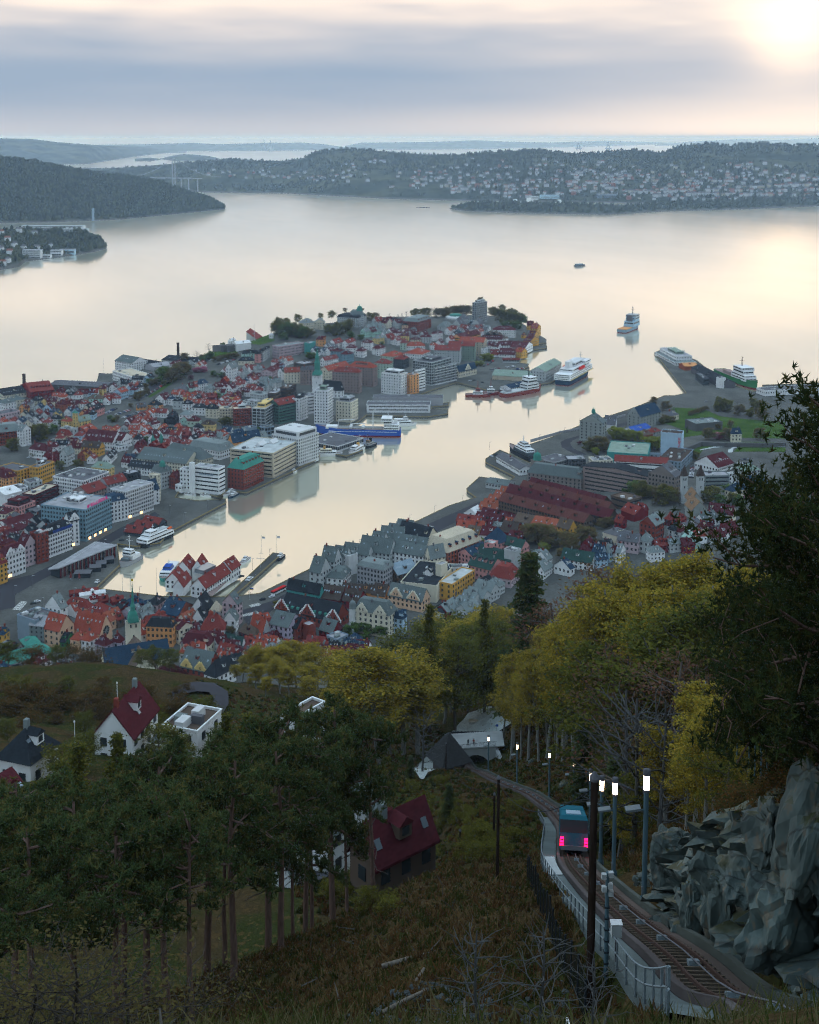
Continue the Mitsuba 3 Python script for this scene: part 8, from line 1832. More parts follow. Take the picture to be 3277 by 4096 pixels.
for sx in (-1, 1): scene[sub(bn, 'leg')] = place(unit('darkstone', 0), q * [1, 1, 0] + [sx, -.15 * sx, bz + .2], [.15, 0, 0], [0, .45, 0], [0, 0, .5])
for u, v, lab in ((1815, 2855, 'small blue round road sign at the path edge, left one'), (1988, 2922, 'small blue round road sign behind the bridge end, right one')):
    q = hill_hit(u, v + 20); z0 = float(hz(q[0], q[1])) + .2; key = thing('road_sign', lab, 'sign'); m = MB(); m.tube([[q[0], q[1], z0], [q[0], q[1], z0 + 2.3]], .045, code(C['steel'], 3), 6); m.put(key + '__post')
    m = MB(); a_ = np.linspace(0, 6.283, 15)[:-1]; m.prism(np.c_[.36 * np.cos(a_), .36 * np.sin(a_)], 0, .05, code(C['blue'], 3), True, True); vv, f, c = m.arrays(); scene[key + '__disc'] = mikit.ply((np.c_[vv[:, 0] + q[0], q[1] - .08 - vv[:, 2], vv[:, 1] + z0 + 2.3], f), 'city', uv=c)

# ---------------------------------------------------------------- rock face right of the track, boulders
def fractured(p, seed, amp):
    """Blocks with flat tilted faces: every point takes the plane of its nearest seed, in a space stretched upright."""
    rg = np.random.default_rng(seed); out = 0
    for size, k in ((3.8, 1.0), (1.5, .36)):
        q = p / np.array([size, size * 1.1, size * 2.1]); q = np.c_[q[:, 0] * .35, q[:, 1], q[:, 2] + q[:, 1] * .25]
        lo, hi = q.min(0) - 1, q.max(0) + 1; n = int(np.prod(hi - lo) * 1.3) + 4; sdd = rg.uniform(lo, hi, (n, 3)); t_ = cKDTree(sdd); dd, ii = t_.query(q)
        out = out + k * (rg.uniform(-.5, .5, n)[ii] + ((q - sdd[ii]) * rg.normal(0, 1.1, (n, 3))[ii]).sum(1) * .9)
    return out * amp
sd = np.arange(31, 76, .34); tt = np.linspace(0, 1, 27); cl = thing('rock_face', 'tall jagged grey-green rock face right of the track', 'rock face')
hgt = 7.0 * sst(31, 38, sd) * (1 - .8 * sst(46, 74, sd)) + 1.3 * (meshkit.fbm(np.c_[sd / 4, sd * 0, sd * 0], 3, 3) - .5) * 2
G_ = []
for t_ in tt:
    b = along(sd, 2.25 + .5 * np.sin(sd / 5.0)); q = b + np.c_[hgt * t_ * .22 + 1.6 * max(0, t_ - .85) / .15 * 1.6, 0 * sd, -.6 + (hgt + .6) * np.minimum(t_ / .9, 1)]
    q += np.random.default_rng(int(t_ * 999)).normal(0, .09, q.shape) * (0 < t_ < 1); q[:, 0] += fractured(q, 5, .9) * min(1, t_ * 5 + .2) * np.clip(hgt / 5, .1, 1) ** 1.6; q[:, 2] += (meshkit.noise(q * .9, 9) - .5) * .7 * (t_ > .05); G_.append(q)
G_ = np.array(G_); a_, b_ = G_.shape[:2]; idx = np.arange(a_ * b_).reshape(a_, b_); f = np.stack([idx[:-1, :-1], idx[1:, :-1], idx[1:, 1:], idx[:-1, 1:]], -1).reshape(-1, 4)
scene[cl] = mikit.ply((G_.reshape(-1, 3), f), 'rock', smooth=False)
def boulder(u, v, d, sx, sy, sz, label, seed, rot=0.0, tilt=0.0, n=3):
    ic = trimesh.creation.icosphere(n, 1.0); p = np.array(ic.vertices); p = np.sign(p) * np.abs(p) ** .7; p *= 1 + .34 * (meshkit.noise(p * 1.5 + seed, seed) - .5)[:, None] * 2 + (np.floor(meshkit.noise(p * [3.2, 3.2, 1.6], seed + 3) * 6) / 6 - .4)[:, None] * .5 + .12 * (meshkit.noise(p * 7, seed + 5) - .5)[:, None]
    p = p * [sx, sy, sz]; nr = np.array(ic.vertices); p = p + nr * fractured(p + seed * 7.3, seed, .16)[:, None]; ct, st = math.cos(tilt), math.sin(tilt); p = p @ np.array([[ct, 0, -st], [0, 1, 0], [st, 0, ct]]); cr_, sr_ = math.cos(rot), math.sin(rot); p = p @ np.array([[cr_, sr_, 0], [-sr_, cr_, 0], [0, 0, 1]])
    key = thing('boulder', label, 'rock'); scene[key] = mikit.ply((p + PD(u, v, d), np.array(ic.faces)), 'rock', smooth=False); return key
for i, (u, v, d, sx, sy, sz, tl, lab) in enumerate((
    (3250, 3330, 37, .8, 1.2, 2.3, .22, 'huge leaning grey slab at the right edge above the rock face'), (3075, 3330, 40, .55, .8, 1.2, .05, 'rounded grey boulder left of the huge leaning slab'), (3130, 3700, 38, 1.2, .8, 1.3, .3, 'broad dark slanting slab at the foot of the rock face, lower right'),
    (2870, 3600, 46, .6, .8, 1.6, -.15, 'tall pale rock rib in the middle of the rock face'), (2690, 3440, 62, .6, .9, 1.5, .1, 'pointed rock at the left end of the rock face'), (2960, 3520, 43, 1.0, .6, .35, -.35, 'flat tilted rock plate under the rounded boulder'), (2780, 3640, 52, .5, .6, 1.5, .1, 'narrow upright rock beside the nearest lamp post'))):
    boulder(u, v, d, sx, sy, sz, lab, 40 + i, .3 * i, tl)
for i, (u, v, s_, lab) in enumerate(((2260, 3145, .9, 'pale tree stump-like rock by the fifth lamp'), (2285, 3165, .6, 'small pale rock below it by the fifth lamp'), (1862, 2828, 1.1, 'grey boulder beside the upper gravel path'), (2130, 3050, .7, 'grey rock under the beeches by the track fence'))):
    q = hill_hit(u, v); uu, vv = uv_of(q); boulder(float(uu), float(vv), q[1], s_, s_, s_ * .8, lab, 60 + i, n=3)
tall = thing('post_fence', 'row of slim steel posts with mesh on the upper right rock slope', 'fence')
for k in range(11):
    u, v, d = 2950 + 24 * k, 2965 + 15 * k, 58 - k * 1.2; q = PD(u, v, d); scene[sub(tall, 'post')] = place(unit('pole'), q, [.06, 0, 0], [0, .06, 0], [0, 0, 2.4])
# ---------------------------------------------------------------- houses on the slope
def slope_house(kind, pts, ze_d, h, roof, wall, rcol, win, label, extra=(), seed=0):
    ze = PD(*pts[1], ze_d)[2]
    Lp, c, R = [P(u, v, ze) for u, v in pts]
    return building(kind, (c, R, Lp), ze - h - 3, ze, roof, wall, rcol, win, label, extra=extra, seed=seed)
Z2 = lambda *a: [(x * .9275, 2600 + y * .9275) for x, y in a]
slope_house('villa', Z2((415, 345), (570, 370), (660, 240)), 230, 6, 'G5', 'white', 'maroon', 'w', 'white gabled villa with a dark red roof on the slope above the cathedral', ('chim=2', 'sky=0'), 901)
slope_house('villa', Z2((-20, 470), (130, 492), (262, 405)), 205, 5, 'H4.5', 'white', 'black', 'w', 'white villa with a black hipped roof at the left edge of the slope', ('dorm=1', 'sky=2', 'chim=1'), 902)
slope_house('villa', Z2((-200, 650), (20, 715), (165, 645)), 170, 4, 'G3.5', 'palegrey', 'maroon', 'w', 'house with a red tiled roof cut by the left edge below the black-roofed villa', ('chim=0',), 903)
slope_house('villa', Z2((690, 335), (850, 352), (975, 262)), 250, 7, 'F', 'white', 'brown', 'w3.4', 'white flat-roofed modern villa with a brown roof behind the pines', ('plant=4',), 904)
slope_house('villa', Z2((600, 400), (760, 425), (800, 380)), 235, 5, 'F', 'white', 'greyslate', 'g', 'lower white terrace wing in front of the flat-roofed villa', (), 905)
slope_house('villa', Z2((1192, 296), (1262, 300), (1425, 236)), 255, 8, 'F', 'white', 'brown', 'w', 'second white flat-roofed villa half hidden by pines, right of the first', (), 906)
slope_house('villa', Z2((1225, 765), (1400, 800), (1550, 735)), 165, 7, 'G4', 'white', 'greyslate', 'w', 'white house with a pale slate roof seen between the pine trunks', ('sky=1',), 907)
slope_house('villa', Z2((1440, 650), (1580, 695), (1625, 640)), 190, 7, 'G4', 'offwhite', 'greyslate', 'w', 'smaller white house behind the pale-roofed one by the street', (), 908)
slope_house('villa', Z2((1180, 950), (1260, 975), (1300, 900)), 150, 5, 'G3', 'white', 'greyslate', 'w', 'white garage-like house under the pines by the street', (), 909)
slope_house('villa', [(1395, 3385), (1500, 3452), (1748, 3335)], 140, 4, 'G4', 'brown', 'maroon', 'w', 'low house with a brown-red tiled roof above the heather slope', ('sky=3', 'chim=1'), 910)
for u, v, d, h, lab in ((478, 2735, 250, 14, 'white flagpole beside the red-roofed villa on the slope'), (305, 2890, 225, 9, 'thin white pole in the garden by the black-roofed villa')):
    x = xs(u, d); mast('flagpole', lab, 'flagpole', np.array([x, d, float(hz(x, d))]), top_h(v, d, x), .09)
# ---------------------------------------------------------------- the woods on the hillside
def htree(kind, u, vtop, d, label, group=None, wide=1.0, lim=(3, 44)):
    u, vtop = u * 1.8997, vtop * 1.8997
    x = xs(u, d); zb = float(hz(x, d)); top = PD(u, vtop, d)[2]
    return tree(kind, (x, d, zb), float(np.clip(top - zb, *lim)), label, group, wide)
BW = 'yellow-green spring beech right of the funicular track'
for u, v, d in ((1075, 1360, 275), (1112, 1345, 255), (1150, 1310, 243), (1185, 1255, 224), (1225, 1225, 206), (1262, 1190, 190), (1300, 1190, 178), (1060, 1390, 300), (1130, 1330, 280), (1170, 1290, 262), (1210, 1250, 242), (1330, 1150, 190), (1370, 1165, 175),
                (1410, 1150, 185), (1450, 1135, 178), (1495, 1125, 172), (1530, 1135, 160), (1290, 1180, 220), (1240, 1230, 230), (1345, 1200, 160), (1390, 1220, 150), (1430, 1200, 150), (1280, 1240, 175), (1480, 1200, 148)):
    htree('beech', u, v, d, BW, 'beeches right of the track', .78)
    htree('beech', u + 22, v + 28, d * .96, BW, 'beeches right of the track', .72)
for u, v, d in ((1020, 1350, 330), (985, 1330, 340), (960, 1330, 320), (1000, 1300, 350), (1040, 1320, 330), (1345, 1290, 132), (1480, 1230, 128), (1520, 1250, 118), (1390, 1310, 122), (1240, 1330, 186), (1290, 1320, 165)):
    htree('olive', u, v, d, 'olive-green broadleaf among the beeches of the hillside wood', 'broadleaf trees of the wood')
for u, v, d in ((1440, 1150, 220), (1390, 1170, 230), (1270, 1200, 260), (1310, 1160, 250), (1230, 1190, 270), (1500, 1150, 210), (1350, 1180, 260), (1180, 1230, 290), (1340, 1350, 122), (1400, 1360, 112), (1450, 1330, 118)):
    htree('bare', u, v, d, 'reddish-brown budding tree at the back of the hillside wood', 'budding trees of the wood')
for u, v, d in ((900, 1300, 470), (930, 1280, 490), (960, 1262, 500), (990, 1245, 520), (1015, 1230, 540), (1045, 1225, 540), (1075, 1218, 560), (1110, 1200, 580), (945, 1300, 430), (985, 1275, 440), (1025, 1262, 450), (1065, 1250, 450), (1150, 1190, 560), (1185, 1180, 560), (860, 1320, 480), (1040, 1290, 400), (1000, 1310, 390)):
    htree('beech' if u % 20 else 'olive', u, v, d, 'spring tree in the strip of wood just below the slate-roofed houses', 'trees below the slate roofs', 1.3, (6, 44))
for u, v, d, lab in ((1335, 1420, 92, 'bare pale-limbed tree left of the rocks on the right slope'), (1385, 1440, 88, 'second bare pale-limbed tree left of the rocks on the right slope'), (1310, 1400, 105, 'bare grey tree behind the lit lamp posts'), (890, 1480, 250, 'bare tree beside the upper path')):
    htree('naked', u, v, d, lab)
for u, v, d in ((760, 1365, 300), (800, 1340, 285), (850, 1360, 300), (735, 1420, 310), (880, 1370, 300), (820, 1400, 300), (880, 1420, 320), (500, 1395, 380), (545, 1355, 390), (590, 1345, 370), (640, 1365, 380), (690, 1370, 365), (610, 1400, 350), (510, 1375, 400), (570, 1350, 400), (625, 1340, 395), (670, 1350, 390), (720, 1355, 380), (540, 1390, 360), (590, 1380, 355), (650, 1385, 350), (700, 1400, 345), (560, 1420, 340), (660, 1420, 340), (710, 1440, 320), (525, 1430, 360), (935, 1380, 330), (950, 1400, 345)):
    htree('beech', u, v, d, 'yellow-green beech between the old town and the pine slope', 'beeches above the old town', 1.45)
for u, v, d in ((905, 1270, 320), (1020, 1260, 330)):
    htree('larch', u, v, d, 'slender dark green larch rising above the beeches near the wood edge', 'larches at the wood edge')
htree('spruce', 1112, 1160, 300, 'tall dark spruce standing out above the wood in the middle', None, 1.25, (3, 60))
htree('spruce', 1290, 1590, 108, 'small dark spruce behind the lit lamp posts', None, 1.5)
htree('spruce', 1225, 1500, 150, 'dark spruce among the beeches behind the lamp posts', None, 1.2)
htree('spruce', 945, 1650, 190, 'low dark conifer on the lawn left of the track', None, 1.6)
htree('spruce', 865, 1590, 230, 'dark pointed conifer beside the path at the hut', None, 1.5)
for u, v, d in ((1480, 1460, 72), (1530, 1500, 66), (1440, 1540, 80), (1400, 1500, 90), (1460, 1400, 85), (1500, 1420, 76), (1330, 1620, 92), (1300, 1680, 96), (1560, 1540, 56)):
    htree('olive' if u % 20 else 'beech', u, v, d, 'small golden-green tree on the rocky slope above the lamp posts', 'small trees on the rocky slope', .9, (2.5, 12))
PL = 'tall pine with a bare dark trunk on the left slope'
for u, v, d, s_ in ((700, 1450, 118, 1.0), (640, 1490, 108, .9), (790, 1490, 112, .9), (590, 1540, 86, 1.15), (490, 1560, 80, 1.2), (430, 1530, 92, 1.2), (560, 1500, 100, 1.1), (350, 1650, 70, 1.25), (300, 1580, 88, 1.2), (230, 1690, 66, 1.2), (150, 1640, 80, 1.2), (60, 1700, 72, 1.2), (-20, 1660, 78, 1.2), 
                (400, 1700, 64, 1.1), (250, 1620, 96, 1.2), (470, 1640, 90, 1.1), (615, 1640, 92, .95), (655, 1570, 104, .9), (20, 1600, 100, 1.2), (-30, 1720, 60, 1.2), (730, 1560, 124, .8)):
    htree('pine', u, v, d, PL, 'pines on the left slope', s_ * .92, (7, 34))
for u, v, d in ((90, 1660, 130), (170, 1560, 140), (250, 1540, 150), (130, 1600, 150), (525, 1500, 180), (480, 1500, 190)):
    htree('larch', u, v, d, 'thin drooping larch behind the pines of the left slope', 'larches of the left slope', 1.3)
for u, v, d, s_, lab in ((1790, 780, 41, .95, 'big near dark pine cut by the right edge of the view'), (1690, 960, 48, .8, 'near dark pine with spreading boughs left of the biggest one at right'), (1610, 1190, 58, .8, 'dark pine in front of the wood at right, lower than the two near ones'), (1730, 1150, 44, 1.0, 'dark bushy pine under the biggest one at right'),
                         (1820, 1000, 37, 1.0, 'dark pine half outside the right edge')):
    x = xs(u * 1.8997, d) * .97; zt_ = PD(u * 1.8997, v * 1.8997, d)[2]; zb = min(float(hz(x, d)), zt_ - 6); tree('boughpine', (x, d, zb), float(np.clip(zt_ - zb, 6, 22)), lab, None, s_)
rw_ = np.random.default_rng(8)
BUSHL = ['brown heathery bush on the foreground slope', 'green-yellow bush on the slope beside the track']
def scatter(n, ulo, uhi, vlo, vhi, hlo, hhi, kind, label, group):
    for _ in range(n):
        q = hill_hit(rw_.uniform(ulo, uhi) * 1.8997, rw_.uniform(vlo, vhi) * 1.8997)
        if abs(q[0] - float(XT(min(max(q[1], 24), 330)))) < 3.2 and q[1] < 330: continue
        tree(kind, (q[0], q[1], float(hz(q[0], q[1]))), rw_.uniform(hlo, hhi), label, group, 1.2)
scatter(40, 900, 1100, 1690, 1820, 1.2, 2.6, 'bush_0', 'yellow-green bush left of the funicular track below the bridge', 'bushes left of the track')
scatter(22, 1230, 1420, 1640, 1800, 1.2, 2.6, 'bush_1', 'orange-brown bush on the bank right of the track', 'bushes right of the track')
scatter(60, 1450, 1725, 1540, 1760, 1.0, 2.2, 'bush_1', 'rusty heather bush on top of the rock face', 'bushes on the rock face')
scatter(60, 0, 400, 1455, 1540, 2.5, 5, 'bush_1', 'brown and green bush on the garden hummock at left', 'bushes on the hummock')
scatter(16, 640, 900, 1800, 1950, 1.2, 3, 'bush_0', 'dark green bush along the crest of the heather slope', 'bushes along the crest')
scatter(14, 700, 940, 1620, 1760, 2, 4, 'bush_0', 'garden bush between the houses and the track', 'garden bushes')
for u, v, d, h in ((60, 2000, 24, 2.6), (160, 2060, 22, 2.4), (270, 2040, 26, 2.6), (380, 2060, 30, 2.2), (30, 1880, 30, 3.2), (120, 1960, 28, 2.5)):
    x = xs(u * 1.9, d); tree('twig_0', (x, d, float(hz(x, d))), h * 1.1, 'twiggy budding shrub in the lower left corner', 'shrubs in the lower left corner', 1.4)
for u, d, h, lab in ((1130, 17, 2.0, 'bare forked sapling in the bottom foreground, middle'), (1010, 20, 2.3, 'bare forked sapling in the bottom foreground, left'), (1240, 19, 1.8, 'bare forked sapling in the bottom foreground, right')):
    x = xs(u * 1.9, d); tree('naked_0', (x, d, float(hz(x, d))), h * 1.1, lab)
# ground cover: grass and heather tufts, fallen branches, stones
def tufts(key, n, region, hgt, cols, label, seed, w=.05):
    rg = np.random.default_rng(seed); pts = []
    while len(pts) < n:
        d = rg.uniform(*region[0], n) if region[2] is None else region[2](rg, n); x = XT(np.clip(d, 24, 330)) * (d > 24) + rg.uniform(region[1][0], region[1][1], n) * (d * .36 + 3)
        dx = np.abs(x - XT(np.clip(d, 24, 330))); ok = (dx > 2.9) | (d < 22); pts += list(np.c_[x, d][ok])
    p = np.array(pts[:n]); z = hz(p[:, 0], p[:, 1]); b = np.c_[p, z - .05]; blades = 7
    base = b.repeat(blades, 0) + np.c_[rg.normal(0, .16, (n * blades, 2)), np.zeros(n * blades)]
    a = rg.uniform(0, 6.28, n * blades); t = np.c_[np.cos(a), np.sin(a), 0 * a]; lean = rg.normal(0, .45, (n * blades, 2)); hh = (hgt * rg.uniform(.5, 1.3, n)).repeat(blades)[:, None]; ws = w * (1 + .02 * base[:, 1:2])
    v = np.stack([base - t * ws, base + t * ws, base + np.c_[lean * hh, hh]], 1).reshape(-1, 3); f = np.arange(len(v)).reshape(-1, 3)
    c = np.array([code(k) for k in cols])[rg.integers(len(cols), size=n)].repeat(blades, 0).repeat(3, 0)
    scene[key] = mikit.ply((v, f), 'foliage', uv=c); labels[key] = {'kind': 'stuff', 'label': label, 'category': 'grass'}
tufts('dry_grass', 5200, ((6, 30), (-1.2, 1.2), lambda rg, n: 6 + 24 * rg.random(n) ** 1.4), .30, [(.10, .095, .04), (.07, .078, .024), (.12, .11, .06), (.045, .055, .018)], 'dry grass on the brow in the bottom foreground', 3, .012)
tufts('heather', 15000, ((26, 110), (-1.15, .9), None), .42, [(.07, .045, .02), (.05, .05, .018), (.10, .06, .025), (.035, .04, .014), (.13, .09, .04)], 'brown heather and grass covering the slope', 4, .035)
tufts('forest_floor', 9000, ((110, 330), (-.6, .7), None), .6, [(.09, .05, .02), (.05, .055, .018), (.11, .07, .025), (.04, .05, .016)], 'leaf litter and low plants of the wood floor', 5, .07)
m = MB(); rg = np.random.default_rng(12)
for _ in range(90):
    d = rg.uniform(18, 95); x = rg.uniform(-.30, .12) * d + (6 if d > 24 else 0) * .3
    if abs(x - float(XT(max(d, 24)))) < 4: continue
    z0 = float(hz(x, d)); a = rg.uniform(0, 3.14); L = rg.uniform(.5, 2.2); q = np.array([math.cos(a) * L / 2, math.sin(a) * L / 2, rg.normal(0, .12)])
    m.tube([[x, d, z0 + .15] - q, [x, d, z0 + .2], [x, d, z0 + .15] + q + [0, 0, rg.uniform(0, .3)]], [.05, .04, .015], code((.09, .08, .07) if rg.random() < .4 else (.05, .04, .035)), 4)
m.put('fallen_branches', 'bark'); labels['fallen_branches'] = {'kind': 'stuff', 'label': 'fallen branches and twigs on the heather slope', 'category': 'branches'}
for u, v, L, a, lab in ((1620, 3990, 2.6, .5, 'pale broken log lying in the bottom foreground'), (1670, 3920, 1.6, 1.1, 'short pale log standing on end in the bottom foreground'), (1640, 3830, 3.0, .25, 'grey fallen trunk on the heather slope'), (1500, 3490, 3.2, .1, 'dark fallen trunk along the crest')):
    q = hill_hit(u, v); z0 = float(hz(q[0], q[1])); key = thing('log', lab, 'log'); m = MB(); e = np.array([math.cos(a) * L / 2, math.sin(a) * L / 2, .15]); L *= q[1] / 60; e *= q[1] / 60; m.tube([[q[0], q[1], z0 + .15] - e, [q[0], q[1], z0 + .2], [q[0], q[1], z0 + .2] + e], [.09 * q[1] / 40, .08 * q[1] / 40, .05 * q[1] / 40], code((.14, .12, .10)), 8); m.put(key, 'bark', True)
st_ = trimesh.creation.icosphere(1, 1.0); sv, sf = np.array(st_.vertices), np.array(st_.faces); m = MB()
for _ in range(900):
    d = rg.uniform(20, 48); x = .02 * d + rg.normal(0, .055) * d - .5 + (d - 20) * .03
    s_ = rg.uniform(.05, .2); m.add(sv * [s_, s_ * rg.uniform(.6, 1), s_ * .5] * (1 + .3 * rg.normal(0, 1, (len(sv), 1)) * .5) + [x, d, float(hz(x, d)) + .03], sf, code((.06, .065, .066)))
m.put('scree', 'city'); labels['scree'] = {'kind': 'stuff', 'label': 'patch of grey broken stones on the foreground slope', 'category': 'stones'}

for u, v, d, h in ((20, 1455, 350, 9), (70, 1450, 360, 8), (120, 1452, 350, 7), (160, 1448, 362, 8), (205, 1452, 355, 7), (330, 1440, 365, 9), (360, 1452, 350, 8), (300, 1470, 330, 6), (40, 1500, 300, 6), (100, 1505, 290, 6), (150, 1500, 300, 5), (330, 1530, 268, 9), (180, 1540, 262, 7), (20, 1560, 240, 6), (130, 1600, 205, 8), (180, 1590, 215, 8), (340, 1580, 235, 9),
                   (380, 1600, 215, 9), (470, 1560, 250, 9), (440, 1520, 290, 10), (520, 1540, 262, 10), (560, 1530, 270, 10), (690, 1520, 262, 9), (720, 1500, 280, 10)):
    x = xs(u * 1.8997, d); tree(('olive', 'bush', 'bare')[int(u) % 3] if u % 3 < 2 else 'olive', (x, d, float(hz(x, d))), h, 'garden tree on the slope between the villas at left', 'garden trees of the slope', 1.2)
# ---------------------------------------------------------------- things far across the fjord
FT = {n: (cKDTree(np.c_[uv_of(g.reshape(-1, 3))]), g.reshape(-1, 3)) for n, g in FARZ}
def far_hit(u, v, names, tol=16):
    best = None
    for n in names:
        d, k = FT[n][0].query([u, v], k=3)
        q = FT[n][1][k][np.asarray(d) < tol]
        for p in q:
            if best is None or p[1] < best[1]: best = p
    return best
rgf = np.random.default_rng(21)
# woods: clumps of crowns over the hills, one object each
def wood(key, name, n, hgt, cols, label, seed, vlim=None, keep=None, sides=6):
    rg = np.random.default_rng(seed); g = dict(FARZ)[name]; a, b = g.shape[:2]; m = MB()
    i = rg.uniform(.4, a - 4, n); j = rg.uniform(0, b - 1.01, n); i0, j0 = i.astype(int), j.astype(int); fi, fj = (i - i0)[:, None], (j - j0)[:, None]
    p = (g[i0, j0] * (1 - fi) + g[i0 + 1, j0] * fi) * (1 - fj) + (g[i0, j0 + 1] * (1 - fi) + g[i0 + 1, j0 + 1] * fi) * fj
    ok = p[:, 2] > 3
    if keep is not None: ok &= keep(p, rg)
    p = p[ok]; n = len(p); h = hgt * rg.uniform(.5, 1.35, n); r = h * rg.uniform(.28, .5, n)
    ang = np.arange(sides) * 2 * np.pi / sides
    ring0 = np.stack([p[:, None, 0] + r[:, None] * np.cos(ang), p[:, None, 1] + r[:, None] * np.sin(ang), np.broadcast_to((p[:, 2] + h * .1)[:, None], (n, sides))], -1)
    ring1 = np.stack([p[:, None, 0] + .75 * r[:, None] * np.cos(ang + .4), p[:, None, 1] + .75 * r[:, None] * np.sin(ang + .4), np.broadcast_to((p[:, 2] + h * .62)[:, None], (n, sides))], -1)
    v = np.concatenate([ring0, ring1, (p + np.c_[0 * h, 0 * h, h])[:, None]], 1); k = np.arange(sides); k2 = (k + 1) % sides
    f1 = np.vstack([np.c_[k, k2, k2 + sides], np.c_[k, k2 + sides, k + sides], np.c_[k + sides, k2 + sides, np.full(sides, 2 * sides)]])
    f = (f1[None] + (np.arange(n) * (2 * sides + 1))[:, None, None]).reshape(-1, 3)
    c = np.array([code(x) for x in cols])[rg.integers(len(cols), size=n)].repeat(2 * sides + 1, 0)
    scene[key] = mikit.ply((v.reshape(-1, 3), f), 'city', uv=c); labels[key] = {'kind': 'stuff', 'label': label, 'category': 'woods'}
FC = [(.020, .030, .014), (.028, .036, .015), (.045, .048, .018), (.014, .022, .012)]
wood('hill_wood', 'wooded_hill', 11000, 15, FC, 'dense dark wood covering the hill on the left shore', 1)
wood('headland_wood', 'low_headland', 1500, 11, FC + [(.06, .06, .02)], 'trees on the low headland at left', 2, keep=lambda p, rg: rg.random(len(p)) < .8)
wood('island_wood', 'far_island', 12000, 16, FC, 'woods on the hills of the far island', 3, keep=lambda p, rg: rg.random(len(p)) < np.clip(.25 + (meshkit.fbm(p / 500., 2, 4) - .45) * 3 + (p[:, 2] > 110) * .5, .08, 1))
wood('shore_wood', 'island_shore', 2500, 12, FC, 'trees along the low shore of the far island', 4)
# houses of the far island, each a thing; the smaller rest as one
HW, HR = [(.5, .51, .5), (.42, .38, .3), (.45, .45, .45), (.28, .1, .07), (.4, .42, .42)], [(.09, .09, .1), (.2, .07, .05), (.13, .12, .12)]
def far_house_mesh(p, w, l, h, a, wc, rc, mw, mr):
    ca, sa = math.cos(a), math.sin(a); fr = lambda s, t, z: (p[0] + ca * s - sa * t, p[1] + sa * s + ca * t, p[2] + z)
    mw.prism([fr(-l / 2, -w / 2, 0)[:2], fr(l / 2, -w / 2, 0)[:2], fr(l / 2, w / 2, 0)[:2], fr(-l / 2, w / 2, 0)[:2]], p[2] - 3, p[2] + h, code(wc), top=False)
    v = [fr(-l / 2, -w / 2 - .5, h), fr(l / 2, -w / 2 - .5, h), fr(l / 2, w / 2 + .5, h), fr(-l / 2, w / 2 + .5, h), fr(-l / 2, 0, h + w * .42), fr(l / 2, 0, h + w * .42)]
    mr.add(v, [[0, 1, 5], [0, 5, 4], [2, 3, 4], [2, 4, 5], [0, 4, 3], [1, 2, 5]], code(rc, 1))
cl_u = [(1950, 700, 150, 70), (2250, 690, 220, 60), (2450, 720, 150, 50), (2800, 730, 180, 45), (3100, 720, 160, 50), (1700, 720, 120, 40), (1350, 700, 90, 30), (1150, 700, 120, 25), (1000, 690, 90, 25), (830, 690, 90, 20), (2050, 760, 200, 25), (2900, 780, 220, 22), (1480, 650, 60, 8), (2600, 770, 120, 20), (3000, 660, 60, 15), (3200, 760, 90, 30)]
wts = np.array([6, 9, 5, 5, 5, 4, 3, 3, 2, 2, 4, 5, 1, 3, 1, 3.]); wts /= wts.sum()
cnt = 0; mw_s, mr_s = MB(), MB(); allh = []
for t_ in range(1500):
    c_ = cl_u[rgf.choice(len(cl_u), p=wts)]; u, v = rgf.normal(c_[0], c_[2] * .7), rgf.normal(c_[1], c_[3] * .6)
    q = far_hit(u, v, ('far_island',), 9)
    if q is None or q[2] < 4: continue
    q = q + [rgf.normal(0, 14), rgf.normal(0, 25), 1.0]; allh.append((q, rgf.uniform(.85, 1.5)))
allh.sort(key=lambda h: -h[1] / h[0][1])
for i, (q, s_) in enumerate(allh[:720]):
    wc, rc = HW[rgf.choice(5, p=[.5, .12, .2, .08, .1])], HR[rgf.integers(3)]; a = rgf.uniform(-.6, .6) + (1.57 if rgf.random() < .35 else 0)
    if i < 220:
        u, v = uv_of(q); part = 'left part' if u < 1300 else 'middle' if u < 2350 else 'right part'
        key = thing('island_house', f'small pale house on the far island hillside, in its {part}', 'house', f'houses on the {part} of the far island')
        mw, mr = MB(), MB(); far_house_mesh(q, 10 * s_, 15 * s_, 8 * s_, a, wc, rc, mw, mr); mw.put(key + '__wall'); mr.put(key + '__roof')
    else: far_house_mesh(q, 9 * s_, 13 * s_, 7 * s_, a, wc, rc, mw_s, mr_s)
v1, f1, c1 = mw_s.arrays(); v2, f2, c2 = mr_s.arrays()
scene['far_village'] = mikit.ply((np.vstack([v1, v2]), np.vstack([f1, f2 + len(v1)])), 'city', uv=np.vstack([c1, c2])); labels['far_village'] = {'kind': 'stuff', 'label': 'scattered small houses on the far island slopes', 'category': 'houses'}
def far_box(name, cat, label, names, u, v, w, dpt, h, wall, roof, win=0, group=None):
    q = far_hit(u, v, names, 30)
    if q is None: q = P(u, v, 6)
    q = np.array(P(u, v, max(q[2], 2))); key = thing(name, label, cat, group)
    scene[key + '__wall'] = place(unit(wall, 0), q + [0, dpt / 2, h / 2 - 1], [w, 0, 0], [0, dpt, 0], [0, 0, h + 2]); scene[key + '__roof'] = place(unit(roof, 2), q + [0, dpt / 2, h + .3], [w + 1, 0, 0], [0, dpt + 1, 0], [0, 0, .8])
    for k in range(win): scene[sub(key, 'window_band')] = place(UNITW, q + [0, -.05, h * (k + .55) / win], [w * .94, 0, 0], [0, .3, 0], [0, 0, h / win * .35])
